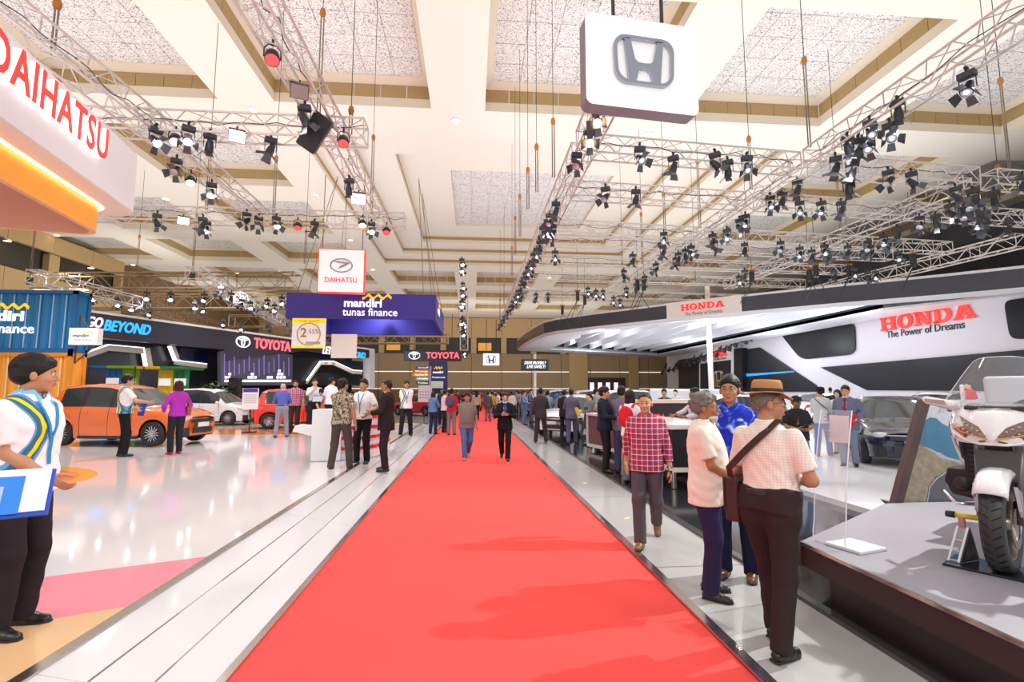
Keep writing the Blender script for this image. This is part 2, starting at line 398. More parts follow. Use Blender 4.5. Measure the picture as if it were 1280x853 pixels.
for (xa, xb, ya, yb, ci, ri) in holes:
    if ri <= 1 and 1 <= ci <= 6:
        for fx in (.3, .72): vent(xa+(xb-xa)*fx, yb-.85, H+1.17, .75, .32)
        for s in (xa+.62, xb-.62): vent(s, yb-1.9, H+1.17, .3, .75); vent(s, yb-3.9, H+1.17, .3, .75)
for (px, py, z) in ((640, 215, H+1.77), (628, 265, H+1.77), (652, 250, H+1.77), (728, 244, H+1.77), (714, 270, H+1.77)): q = P(px, py, z=z); vent(q.x, q.y, z, 1.1, .45)
for (px, py) in ((478, 251), (490, 250), (500, 278), (507, 295), (467, 180), (476, 213)): q = P(px, py, z=H+.45); vent(q.x, q.y, H+.47, .4, .9)
# downlights in the beams
for (px, py) in ((317, 137), (570, 150), (207, 248), (395, 243), (438, 300), (296, 341), (71, 294), (466, 337), (578, 343), (687, 347), (811, 167), (360, 430), (665, 329), (350, 339), (166, 331)):
    q = P(px, py, z=H)
    t = thing('ceiling_downlight', 'small round warm downlight set into the cream ceiling beams', 'ceiling light', (q.x, q.y, H-.01), 0, 'round downlights in the ceiling beams')
    MB().ring([(.24*math.cos(2*PI*i/20), .24*math.sin(2*PI*i/20), 0) for i in range(20)], [(.18*math.cos(2*PI*i/20), .18*math.sin(2*PI*i/20), 0) for i in range(20)], (0, 0, -1), .03).build('rim', M_white, t)
    MB().lathe([(.0, -.012), (.18, -.012)], n=20).build('lens', M_lampwarm, t)
# ------------------------------------------------------------------ walls
M_wall = mat('brown_wall_panel', hexc('9c8669'), .7, spec=.2, vary=.05, vscale=.4)
M_walld = mat('dark_wall_panel', hexc('6e5138'), .7)
M_wallgold = mat('gold_wall_panel', hexc('b6996c'), .6)
M_yel = mat('gallery_light', hexc('b98a3a'), .6, emit=.45, ecol=hexc('d89a3a'))
YB = 82
wb = MB().box((0, YB+.6, 7), (76, .3, 14)).build('wall_back', mat('wall_shadow_gap', (.06, .05, .045), .8)); struct(wb)
for i in range(14):
    for (z0, z1, m) in ((2.2, 4.9, M_wall), (5.0, 7.9, M_wall), (10.6, 13.9, M_wallgold)):
        MB().box((-35+5*i+2.5, YB+.3, (z0+z1)/2), (4.94, .3, z1-z0)).build('wall_panel', m, wb)
    MB().box((-35+5*i+2.5, YB+.3, 1.1), (4.9, .3, 2.1)).build('wall_panel', M_walld, wb)
    MB().box((-35+5*i+.35, YB+.25, 9.25), (.9, .4, 2.6)).build('gallery_post', M_wallgold, wb)
    if i % 3 == 1: MB().box((-35+5*i+2.2, YB+.5, 9.1), (2.2, .2, 1.3)).build('gallery_window', M_yel, wb)
    for z in (4.95, 2.15): MB().box((-35+5*i+2.5, YB+.12, z), (4.9, .05, .09)).build('light_slot', mat('slot_light', (.9, .85, .8), .4, emit=.9), wb)
for (px0, px1) in ((712, 735), (787, 799)):
    a = P(px0, 480, y=YB-.3).x; b = P(px1, 480, y=YB-.3).x
    MB().box(((a+b)/2, YB, 7), (b-a, .5, 14)).build('trim_1', M_wallgold)['kind'] = 'structure'
dr = MB().box((P(755, 480, y=YB).x, YB+.1, 2), (7.4, .12, 4)).build('door_1', mat('door_brown', hexc('3a241c'), .5)); struct(dr)
for k in range(4): MB().box((P(740+k*10, 482, y=YB).x, YB+.02, 1.9), (.7, .05, 2.6)).build('pane', mat('lit_pane', (.85, .85, .9), .3, emit=.6), dr)
# left wall with its gallery
XL = -33.5
wl = MB().box((XL-.9, 43, 7), (.3, 82, 14)).build('wall_left', mat('wall_shadow_gap2', (.05, .04, .03), .8)); struct(wl)
for k in range(10):
    y = 9.5+4*k
    MB().box((XL+.1, y+2, 13.3), (.3, 3.96, 1.35)).build('wall_panel', M_wallgold, wl)
    for z0, z1 in ((.0, 5.3), (5.35, 10.6)): MB().box((XL+.1, y+2, (z0+z1)/2), (.3, 3.96, z1-z0-.04)).build('wall_panel', M_wallgold, wl)
    if k % 2 == 0: MB().box((XL-.3, y+.5, 11.6), (.5, 1.0, 2.0)).build('gallery_post', M_wallgold, wl)
for k in range(8):
    y = 49.5+4*k
    for z0, z1 in ((0, 4.6), (4.65, 9.2), (9.25, 13.9)): MB().box((XL-.5, y+2, (z0+z1)/2), (.3, 3.96, z1-z0-.04)).build('wall_panel', M_walld if z1 > 9.3 else M_wall, wl)
MB().box((XL-.15, 49.4, 7), (.7, .3, 14)).build('corner_post', M_wallgold, wl)
for y in (22, 30, 38, 46): MB().lathe([(0, 0), (.22, 0)], (XL-.2, y, 12.55), 16).build('gallery_lamp', M_lampwarm, wl)
wr = MB().box((36.2, 43, 7), (.3, 86, 14)).build('wall_right', mat('right_wall', hexc('7a6350'), .8)); struct(wr)
# black curtain over the right booth
cu = MB(); n = 60; L0 = []; L1 = []
for i in range(n+1):
    y = 15+i*.4; x = 25.6+.12*math.sin(i*1.7)
    L0.append((x, y, 7.0)); L1.append((x, y, 10.5))
cu.quadstrip([L0, L1], 0, False)
tag(cu.build('black_curtain', mat('curtain_cloth', (.012, .012, .016), .9), smooth=True), 'black cloth curtain hung above the white canopy at the far right', 'curtain')
# ================================================================== RIGGING
tube8 = MB().tube((0, 0, 0), (1, 0, 0), 1, n=8).build('chord', M_alu, smooth=True); chord_me = tube8.data; bpy.data.objects.remove(tube8)
tube5 = MB().tube((0, 0, 0), (1, 0, 0), 1, n=5, caps=False).build('brace', M_alu, smooth=True); brace_me = tube5.data; bpy.data.objects.remove(tube5)
M_tan_alu = mat('aluminium_tan', hexc('b09a78'), .45, .3)
def stick(name, me, a, b, r, parent):
    a = Vector(a); b = Vector(b); d = b-a
    o = bpy.data.objects.new(name, me); COL.objects.link(o); o.parent = parent
    o.location = a; o.rotation_euler = d.to_track_quat('X', 'Z').to_euler(); o.scale = (d.length, r, r); return o
def truss(label, a, b, size=.45, single=True, m=None, group=None, cable=True):
    a = Vector(a); b = Vector(b); d = b-a; Ln = d.length
    t = thing('lighting_truss', label, 'truss', a, math.atan2(d.y, d.x), group)
    h = size/2; rc = .026*size/.45; rb = .012*size/.45
    cor = [(-h, -h), (h, -h), (h, h), (-h, h)]
    M = Matrix.Rotation(-math.asin(d.z/Ln), 4, 'Y')
    t.rotation_euler = (0, -math.asin(d.z/Ln), math.atan2(d.y, d.x))
    n = max(2, int(round(Ln/(size*1.05)))); st = Ln/n; lat = MB()
    for cy, cz in cor:
        if m is None: stick('chord', chord_me, (0, cy, cz), (Ln, cy, cz), rc, t)
        else: MB().tube((0, cy, cz), (Ln, cy, cz), rc).build('chord', m, t)
    for k in range(n):
        for q in range(4):
            c0, c1 = cor[q], cor[(q+1) % 4]
            if k % 2: c0, c1 = c1, c0
            A, B = (k*st, *c0), ((k+1)*st, *c1)
            if single: stick('brace', brace_me, A, B, rb, t)
            else: lat.tube(A, B, rb, n=4, caps=False)
        if not single and k % 3 == 0:
            for q in range(4): lat.tube((k*st, *cor[q]), (k*st, *cor[(q+1) % 4]), rb, n=4, caps=False)
    if not single: stuff(lat.build('lattice', m or M_alu, t))
    for e in (0, Ln):
        for q in range(4): stick('end_bar', brace_me, (e, *cor[q]), (e, *cor[(q+1) % 4]), rb*1.3, t)
    if cable:
        pts = []; kk = int(Ln/.35)+2
        for i in range(kk+1): pts.append((Ln*i/kk, random.uniform(-.07, .07)*size/.45, h*.55+random.uniform(-.07, .05)))
        MB().path(pts, .010, 5).build('power_cable', M_black, t)
    return t
ZR = 7.3
def R(px, py, z=ZR): return P(px, py, z=z)
# left rig
XT1, XT3 = -6.85, -3.05
YA, YBk = 10.6, 16.3
truss('long box truss beside the white curved fascia, left rig', (XT1-.25, 4.5, ZR), (XT1, YA, ZR))
truss('box truss running back from the first to the second left cross truss, far from aisle', (XT1, YA, ZR), (XT1, YBk, ZR))
truss('first left cross truss, nearest one over the glossy white floor', (-8.3, YA, ZR), (-2.35, YA, ZR))
truss('near long truss carrying the red lamp and the black panel, left rig', (XT3-.1, 5.0, ZR), (XT3, YA, ZR))
truss('long truss along the aisle between the two left cross trusses', (XT3, YA, ZR), (XT3, YBk, ZR))
truss('second left cross truss, behind the white curved fascia', (-15.8, YBk, ZR), (-2.25, YBk, ZR), single=False)
truss('white truss with an open end, left above the blue container', P(40, 345, z=6.2), P(172, 378, z=6.2), .5, m=M_white, cable=False)
truss('white truss hanging from one chain in front of the booth lights, left', P(240, 341, z=6.9), P(352, 402, z=6.6), .55, single=False, m=M_white, cable=False)
for (a, b, z, lab, s) in (((48, 353), (372, 352), 8.0, 'tall tan truss high above the black booth fascia, upper one', .9), ((95, 378), (440, 378), 6.9, 'tan truss above the black booth fascia, second from top', .8),
                     ((180, 384), (300, 418), 6.6, 'tan truss slanting along the black booth fascia top', .7), ((290, 402), (555, 402), 7.2, 'tan truss behind the purple hanging frame, high', .9),
                     ((330, 424), (560, 424), 6.2, 'tan truss low behind the purple hanging frame', .8)):
    p = P(a[0], a[1], z=z); q = P(b[0], b[1], z=z); truss(lab, p, q, s, single=False, m=M_tan_alu, cable=False)
truss('upright truss tower clad in small lamps beyond the purple frame', P(580, 438, y=33), P(580, 362, y=33), .5, single=False)
# right rig
XR1, XR3, XR4, XR5 = 2.55, 8.25, 13.5, 20.5
R1Y = [(8.5, 10.8), (10.8, 16.5), (16.5, 24), (24, 33), (33, 42)]
for k, (ya, yb) in enumerate(R1Y):
    truss('aisle-side long truss of the right rig, section %s' % ('above the white hanging box', 'next to the first cross truss', 'in the middle', 'second from the far end', 'at the far end')[k], (XR1, ya+.25, ZR), (XR1, yb-.25, ZR), .45, single=k < 2)
for k, (ya, yb) in enumerate([(5.5, 11.2), (11.2, 17), (17, 27)]):
    truss('second long truss of the right rig, section %s' % ('nearest the camera', 'between the crossings', 'farthest from the camera')[k], (XR3, ya+.25, ZR), (XR3, yb-.25, ZR), .45, single=k < 2)
for k, (ya, yb) in enumerate([(11.9, 17.3), (17.3, 25)]):
    truss('third long truss of the right rig, %s' % ('near half', 'far half')[k], (XR4, ya+.2, ZR), (XR4, yb-.2, ZR), .45, single=k < 1)
truss('outermost right truss, just over the white canopy edge', (XR5, 16.5, ZR), (XR5-1.5, 30, ZR), .5, single=False)
for k, (y0, y1) in enumerate([(10.8, 12.3), (13.3, 14.6), (16.4, 17.9), (19.4, 20.6), (22.3, 23.2), (25.6, 26.4), (30, 31)]):
    names = ['first', 'second', 'third', 'fourth', 'fifth', 'sixth', 'seventh']
    Xs = [XR1, XR3, XR4, XR5+1]; sl = (y1-y0)/(XR5+1-XR1)
    for j in range(3):
        if k >= 3 and j: continue
        xa, xb = Xs[j], Xs[j+1] if k < 3 else Xs[3]; zk = ZR if k < 3 else ZR+.46
        if k >= 2 and xb > 20: xb = 19.0
        truss('%s cross truss of the right rig counted from the camera, %s' % (names[k], ('aisle bay', 'middle bay', 'outer bay')[j] if k < 3 else 'whole span'), (xa+.25, y0+sl*(xa-XR1), zk), (xb-.25, y0+sl*(xb-XR1), zk), .42, single=k < 2 and j < 2)
# ------------------------------------------------------------------ fixtures
def make_spot(tilt, spin, lensm, doors=True, hot=False):
    t = thing('stage_spotlight', 'x', 'spotlight', (0, 0, -50))
    MB().box((0, 0, .03), (.05, .05, .12)).tube((0, -.05, .07), (0, .05, .07), .035).build('clamp', M_black, t)
    bevel(MB().box((0, 0, -.09), (.30, .17, .13)).build('ballast_box', mat('ballast_grey', (.06, .065, .075), .5), t), .012)
    MB().box((-.14, 0, -.27), (.012, .04, .26)).box((.14, 0, -.27), (.012, .04, .26)).box((0, 0, -.155), (.29, .04, .012)).build('yoke', M_black, t)
    A = Matrix.Translation((0, 0, -.37)) @ Matrix.Rotation(spin, 4, 'Z') @ Matrix.Rotation(tilt, 4, 'X')
    hb = MB().lathe([(.0, .17), (.07, .165), (.075, .1), (.10, .02), (.105, -.12), (.115, -.125), (.115, -.14), (.1, -.14)], n=16).build('housing', mat('spot_housing', (.045, .05, .06), .3, .3), t, smooth=True); hb.matrix_local = A
    ln = MB().lathe([(.0, -.125), (.1, -.138)], n=16).build('lens', lensm, t); ln.matrix_local = A
    if hot: MB().lathe([(0, -.139), (.045, -.14)], n=12).build('bulb', M_lamp, t).matrix_local = A
    if doors:
        for q in range(4):
            w = .19 if q % 2 else .14
            B = A @ Matrix.Rotation(q*PI/2, 4, 'Z') @ Matrix.Translation((0, .115, -.145)) @ Matrix.Rotation(math.radians(38 if q % 2 else 62), 4, 'X')
            o = MB().prism([(-w/2, 0, 0), (w/2, 0, 0), (w*.68, 0, -.19), (-w*.68, 0, -.19)], (0, 1, 0), .004).build('barn_door', mat('barn_door', (.10, .11, .125), .28, .5), t); o.matrix_local = B
    return remember(t)
def make_par(lensm):
    t = thing('par_can', 'x', 'spotlight', (0, 0, -50))
    MB().box((0, 0, .03), (.05, .05, .12)).build('clamp', M_black, t)
    MB().path([(-.15, 0, -.3), (-.15, 0, -.12), (-.08, 0, -.02), (.08, 0, -.02), (.15, 0, -.12), (.15, 0, -.3)], .014, 6).build('yoke', M_black, t)
    A = Matrix.Translation((0, 0, -.27)) @ Matrix.Rotation(.5, 4, 'X')
    MB().lathe([(0, .13), (.11, .12), (.135, .05), (.14, -.12), (.125, -.12)], n=18).build('housing', M_dark, t, smooth=True).matrix_local = A
    MB().lathe([(0, -.11), (.127, -.115)], n=18).build('lens', lensm, t).matrix_local = A
    return remember(t)
def make_flood(lensm):
    t = thing('flood_light', 'x', 'flood light', (0, 0, -50))
    MB().box((0, 0, .0), (.05, .05, .2)).build('clamp', M_black, t)
    A = Matrix.Translation((0, 0, -.2)) @ Matrix.Rotation(-.75, 4, 'X')
    MB().prism([(-.24, -.2, -.06), (.24, -.2, -.06), (.24, .2, -.06), (-.24, .2, -.06)], (0, 0, 1), .12).build('housing', M_dark, t).matrix_local = A
    MB().box((0, 0, -.066), (.44, .36, .01)).build('lens', lensm, t).matrix_local = A
    return remember(t)
PROT = {'d': [make_spot(.5, .3, M_lampdim), make_spot(.75, 2.6, M_lampdim), make_spot(.35, 1.4, M_lampdim), make_spot(.9, -.6, M_lampdim)],
        'l': [make_spot(.6, 3.0, M_lamp), make_spot(.8, 3.4, M_lamp)], 'm': [make_spot(.55, 3.0, M_lampdim, hot=True), make_spot(.8, 3.5, M_lampdim, hot=True)], 'w': [make_spot(.9, 2.9, M_lampwarm)],
        'r': [make_par(M_lampred)], 'o': [make_par(M_lampwarm)], 'F': [make_flood(M_lamp)], 'G': [make_flood(mat('lamp_off', hexc('a79a98'), .15))], 'p': [make_flood(mat('lamp_pink', (1, .8, .85), .3, emit=6, ecol=(1, .75, .8)))]}
def place_spot(k, px, py, label, group, z=6.8, s=1.0, x=None, cat=None):
    q = P(px, py, x=x) if x else P(px, py, z=z)
    if x: q.z = min(q.z, 7.2)
    c = copy_tree(random.choice(PROT[k])); c.location = (q.x, q.y, q.z+.28*s); s *= .8; c.scale = (s, s, s)
    ang = math.atan2(q.x, q.y)
    c.rotation_euler = (0, 0, -ang+random.uniform(-.5, .5)) if k in 'dlwm' else (0, 0, PI-ang+(PI if k in 'FpG' else 0))
    c['label'] = label; c['group'] = group
    return c
gl = 'lamps on the left rig'
for k, px, py, lab in (('l', 194, 175, 'first lit spotlight from the white fascia, on the nearest left cross truss'), ('o', 219, 178, 'orange glowing can lamp between two lit spotlights, nearest left cross truss'), ('l', 235, 173, 'second lit spotlight, right of the orange can lamp on the nearest left truss'),
                       ('d', 262, 182, 'unlit spotlight left of the square white flood, nearest left cross truss'), ('d', 338, 187, 'unlit spotlight right of the square white flood, nearest left cross truss'), ('d', 220, 212, 'unlit double headed spotlight under the left long truss'),
                       ('o', 238, 229, 'orange glowing can lamp under the left long truss'), ('l', 264, 241, 'bright lit spotlight halfway along the left long truss'), ('r', 429, 180, 'red can lamp at the aisle end of the nearest left cross truss'),
                       ('r', 340, 76, 'red can lamp high on the near long truss, left rig'), ('d', 380, 148, 'unlit spotlight above the black panel speaker, left rig'), ('d', 436, 236, 'unlit spotlight on the long truss along the aisle, left rig'),
                       ('p', 448, 253, 'pink flood light on the long truss along the aisle'), ('F', 296, 175, 'square white flood light on the nearest left cross truss'), ('G', 374, 120, 'square flood panel on the near long truss above the speaker'),
                       ('F', 229, 279, 'glaring warm flood light on the second left cross truss')):
    place_spot(k, px, py, lab, gl, z=6.85, s=.8 if k in 'FG' else 1)
for k, px, py in (('l', 98, 278), ('d', 196, 278), ('d', 308, 276), ('d', 323, 281), ('l', 345, 281), ('r', 372, 285), ('d', 393, 287), ('o', 453, 282), ('l', 464, 288), ('r', 483, 291), ('d', 253, 282), ('l', 258, 287)):
    place_spot(k, px, py, {'l': 'lit spotlight with barn doors on the second left cross truss', 'd': 'unlit spotlight on the second left cross truss', 'r': 'red can lamp on the second left cross truss', 'o': 'green tinged white can lamp on the second left cross truss'}[k], 'lamps on the second left cross truss', z=6.85)
for px, py in ((116, 373), (147, 380), (164, 386), (173, 384), (180, 384), (187, 392), (183, 372), (213, 373), (255, 374), (244, 384), (276, 366), (289, 373), (302, 381), (313, 384), (320, 389), (334, 381), (343, 387), (352, 378), (334, 408), (359, 406), (279, 405), (301, 411), (337, 413), (365, 412), (252, 388), (404, 388), (425, 389), (452, 389), (478, 390)):
    place_spot('l' if random.random() < .7 else 'd', px, py, 'small spotlight on the tan trusses over the black booth', 'lamps over the black left booth', z=6.0, s=1.05)
gr = 'spotlights on the first right cross truss'
for k, px, py in (('m', 800, 198), ('d', 842, 209), ('d', 894, 205), ('d', 910, 214), ('m', 934, 209), ('d', 1111, 226), ('d', 1140, 228)):
    place_spot(k, px, py, 'black spotlight on the first right cross truss', gr, z=6.8)
for k, px, py, lab in (('w', 748, 152, 'warm lit spotlight just below the white hanging box'), ('w', 737, 177, 'pair of warm lit lamps at the truss corner below the white hanging box'), ('d', 721, 205, 'unlit spotlight left of the first right cross truss, aisle side')):
    place_spot(k, px, py, lab, gr, z=6.85)
for px, py in ((757, 246), (795, 249)): place_spot('d', px, py, 'black spotlight on the second right cross truss, aisle bay', 'spotlights on the second right cross truss', z=6.85)
for px, py in ((963, 256), (978, 251), (1000, 263), (1027, 263), (1052, 263), (997, 237)): place_spot(random.choice('dmd'), px, py, 'black spotlight on the second right cross truss, middle bay', 'spotlights on the second right cross truss', z=6.85)
for px, py in ((1210, 109), (1123, 142), (1113, 170), (1088, 166), (1086, 182), (1074, 188), (1060, 185), (1045, 210), (1065, 216), (1061, 236)):
    place_spot(random.choice('ddm'), px, py, 'black spotlight on the near section of the second long right truss', 'spotlights on the second long right truss', x=XR3-.1)
for px, py in ((932, 279), (925, 284), (909, 296), (891, 302), (893, 310), (931, 313), (864, 316), (857, 320), (848, 324), (845, 330), (830, 300), (829, 316), (820, 337), (806, 352), (795, 361), (783, 366), (791, 326), (780, 345)):
    place_spot(random.choice('dddm'), px, py, 'black spotlight on the far part of the second long right truss', 'spotlights on the second long right truss', z=6.75)
for px, py in ((1195, 246), (1217, 249), (1188, 266), (1205, 270), (1224, 266), (1243, 250), (1279, 232), (1150, 281), (1170, 279), (1222, 282), (1230, 287), (1261, 286), (1122, 294), (1085, 310), (1105, 303), (1110, 308), (1088, 316), (1123, 323), (1060, 316), (1232, 274), (1212, 258)):
    place_spot(random.choice('ddm'), px, py, 'black spotlight on the third long right truss', 'spotlights on the third long right truss', z=6.7)
for px, py in ((976, 311), (1000, 318), (1015, 321), (1031, 315), (1033, 322), (1043, 346), (1068, 343), (1085, 347), (1095, 346), (931, 345), (924, 352)):
    place_spot(random.choice('dmd'), px, py, 'black spotlight on the third right cross truss', 'spotlights on the third right cross truss', z=6.6)
for px, py in ((695, 264), (687, 278), (691, 291), (684, 288), (679, 293), (690, 297), (675, 310), (671, 319), (667, 325), (665, 333), (660, 341), (657, 348), (655, 354), (651, 362), (648, 369), (652, 372), (645, 376), (641, 382), (638, 388), (634, 394), (630, 400), (627, 405), (624, 410), (694, 322), (670, 373), (685, 373)):
    place_spot(random.choice('dddm'), px, py, 'black spotlight on the aisle side long truss of the right rig', 'spotlights on the aisle side right truss', z=6.75)
for px, py in ((735, 366), (745, 369), (754, 369), (767, 377), (775, 380)):
    place_spot('m', px, py, 'small lit spotlight above the canopy corner', 'spotlights above the canopy corner', z=6.7)
for i in range(16):
    place_spot('l', 579+random.uniform(-3, 3), 366+i*4.6, 'small lit lamp on the upright truss tower', 'lamps on the upright truss tower', z=None, s=1.0, x=P(580, 400, y=33).x).location.z = P(580, 366+i*4.6, y=33).z
for v in PROT.values():
    for r in v:
        for ch in list(CH[r.name]): bpy.data.objects.remove(ch)
        bpy.data.objects.remove(r)
sb_ = bevel(MB().box((0, 0, 0), (.38, .3, .75)).build('panel_speaker', M_dark, None, loc=P(394, 166, z=6.8)), .03); sb_.rotation_euler = (.5, .5, .4)
tag(sb_, 'black box speaker tilted under the left truss crossing', 'speaker')
# hoists
def hoist(xt, yt, xb, yb, zb=7.5, m=None, lab=None):
    q = P(xb, yb, z=zb); zt = min(P(xt, yt, y=q.y).z, 13.7)
    t = thing('chain_hoist', lab or 'chain hoist with orange hook', 'hoist', q, 0, None if lab else 'chain hoists over the rigs')
    hgt = zt-zb
    MB().tube((-.03, 0, 0), (-.03, 0, hgt), .016, n=5).tube((.03, 0, 0), (.03, 0, hgt), .016, n=5).build('chain', m or M_rope, t)
    MB().lathe([(0, .12), (.045, .09), (.07, 0), (.055, -.08), (0, -.11)], (0, 0, hgt), 10).build('hook_block', M_orangehook, t, smooth=True)
    inh = any(h[0] < q.x < h[1] and h[2] < q.y < h[3] for h in allh); MB().tube((0, 0, hgt), (0, 0, (15.1 if inh else 13.97)-zb), .01, n=4).build('wire', M_black, t)
    if lab: MB().box((0, 0, -.22), (.15, .15, .3)).build('motor', M_black, t)
for a in ((72, 5, 66, 62), (441, 138, 438, 168), (408, 16, 398, 150), (468, 172, 464, 268), (696, 152, 692, 222), (677, 184, 671, 240), (662, 213, 660, 262), (653, 246, 650, 296), (646, 273, 644, 318), (641, 310, 640, 345), (868, 202, 875, 285), (828, 243, 831, 292), (803, 268, 803, 330), (777, 298, 778, 345), (1008, 76, 1012, 184), (1259, 102, 1262, 210), (1042, 228, 1051, 296), (937, 174, 939, 236), (343, 198, 342, 268), (263, 190, 258, 262), (382, 290, 381, 330), (1248, 210, 1250, 240), (869, 330, 869, 352), (937, 290, 936, 342), (630, 350, 630, 385), (625, 375, 625, 400)):
    hoist(*a)
hoist(173, 296, 168, 378, 6.5, lab='chain hoist over the open ended white truss, left'); hoist(40, 268, 38, 345, 6.5, lab='chain hoist at the open end of the white truss, left'); hoist(242, 270, 241, 340, 7.1, lab='brown chain hoist over the steep white truss, left')
# far clutter of hoists above the canopy
for i, (px, py) in enumerate(((703, 392), (722, 375), (731, 380), (797, 362), (805, 362), (940, 352), (1012, 350), (1062, 345), (1142, 332), (1020, 345))):
    q = P(px, py, z=6.6)
    t = thing('hoist_motor', 'black hoist motor with straps above the white canopy', 'hoist', q, 0, 'hoist motors above the canopy')
    MB().box((0, 0, .2), (.16, .16, .5)).tube((0, 0, .45), (0, 0, 3), .012, n=4).build('motor', M_black, t)
    MB().tube((0, 0, 0), (.6*random.choice((-1, 1)), 0, -1.0), .018, n=5).tube((0, 0, 0), (-.3, .3, -1.0), .018, n=5).build('strap', M_black, t)
    MB().box((0, 0, .5), (.3, .06, .08)).build('hook', M_orangehook, t)
# ================================================================== SIGNS AND BOOTHS
M_signwhite = mat('lit_sign_white', (.85, .85, .88), .35, emit=.3, ecol=(1, .985, .99))
M_redlet = mat('red_letter', hexc('e8352f'), .4, emit=.55, ecol=hexc('f0352c'))
M_redneon = mat('red_neon_letter', (1, .1, .12), .4, emit=1.6, ecol=(1, .1, .13))
M_whitelet = mat('white_letter', (.95, .95, .95), .4, emit=.8)
M_mandi = mat('violet_blue_sign', hexc('3a2f8f'), .5, emit=.12)
M_mandid = mat('deep_blue_sign', hexc('2b2a8c'), .5, emit=.12)
M_yell = mat('yellow_letter', hexc('f5c518'), .4, emit=.5)
M_navy = mat('navy_letter', hexc('2c2f86'), .5)
M_greylet = mat('grey_letter', hexc('6b6470'), .5)
M_charcoal = mat('charcoal_panel', hexc('45434f'), .35)
M_led = mat('led_wall_dark', hexc('2a2b30'), .35, spec=.25, vary=.1, vscale=.8)
def ring2(M, ow, oh, orr, iw, ih, ir, t, mb=None, n=8, z0=0):
    mb = mb or MB()
    return mb.ring([M @ Vector((x, y, z0)) for x, y in rrect(ow, oh, orr, n)], [M @ Vector((x, y, z0)) for x, y in rrect(iw, ih, ir, n)], M.to_3x3() @ Vector((0, 0, 1)), t)
I4 = Matrix.Identity(4)
def honda_mark(w, h, t, m, parent, M):
    """wing-shouldered H in a rounded frame, w x h"""
    mb = MB(); n = 8
    o = rrect(w, h, w*.2, n); o = [(x*(1-.06*(y < 0)*abs(y)/h*2), y) for x, y in o]
    i = [(x*.90, y*.88) for x, y in o]
    mb.ring([(x, y, 0) for x, y in o], [(x, y, 0) for x, y in i], (0, 0, 1), t)
    a, b = w/2*.9, h/2*.88
    def half(s):
        P_ = [(-.72*a, .97*b), (-.50*a, .97*b), (-.34*a, .02*b), (-.22*a, -.10*b), (0, -.12*b), (0, -.38*b), (-.12*a, -.40*b), (-.22*a, -.55*b), (-.32*a, -.99*b), (-.58*a, -.99*b)]
        q = [(x*s, y, 0) for x, y in P_]
        if s < 0: q = q[::-1]
        mb.prism(q, (0, 0, 1), t*.9)
    half(1); half(-1)
    ob = mb.build('h_emblem', m, parent); ob.matrix_local = M; fixn(ob); return ob
def ell(rx, ry, n=40, cx=0, cy=0): return [(cx+rx*math.cos(2*PI*k/n), cy+ry*math.sin(2*PI*k/n), 0) for k in range(n)]
def toyota_mark(w, t, m, parent, M):
    h = w*.68; mb = MB(); r = w/2; q = h/2
    mb.ring(ell(r, q), ell(r*.87, q*.86), (0, 0, 1), t)
    mb.ring(ell(r*.66, q*.30, cy=q*.5), ell(r*.54, q*.16, cy=q*.5), (0, 0, 1), t)
    mb.ring(ell(r*.25, q*.84, cy=0), ell(r*.14, q*.70, cy=0), (0, 0, 1), t)
    ob = mb.build('oval_emblem', m, parent); ob.matrix_local = M; return ob
def daihatsu_mark(w, t, m, parent, M):
    r = w/2; q = r*.66; mb = MB(); mb.ring(ell(r, q), ell(r*.88, q*.84), (0, 0, 1), t)
    mb.prism([(-.72*r, .50*q, 0), (-.30*r, .58*q, 0), (.80*r, .42*q, 0), (.30*r, -.12*q, 0), (-.30*r, -.48*q, 0), (-.05*r, .0, 0), (.42*r, .26*q, 0), (-.3*r, .34*q, 0)], (0, 0, 1), t)
    ob = mb.build('oval_emblem', m, parent); ob.matrix_local = M; fixn(ob); return ob
def wave(w, h, t, m, parent, M, name='yellow_wave'):
    n = 36; up = []; dn = []
    for k in range(n+1):
        x = -w/2+w*k/n; u = k/n*3; f = u-int(u) if u < 3 else 1
        y = h*.28*math.cos(2*PI*f*1.0+2.4)
        up.append((x+h*.12, y+h*.22, 0)); dn.append((x, y-h*.22, 0))
    mb = MB(); mb.quadstrip([up, dn], 0, False); mb.quadstrip([[(a, b, t) for a, b, c in up], [(a, b, t) for a, b, c in dn]], 0, False)
    mb.quadstrip([up, [(a, b, t) for a, b, c in up]], 0, False)
    ob = mb.build(name, m, parent); ob.matrix_local = M; return ob
def T(x, y, z): return Matrix.Translation((x, y, z))
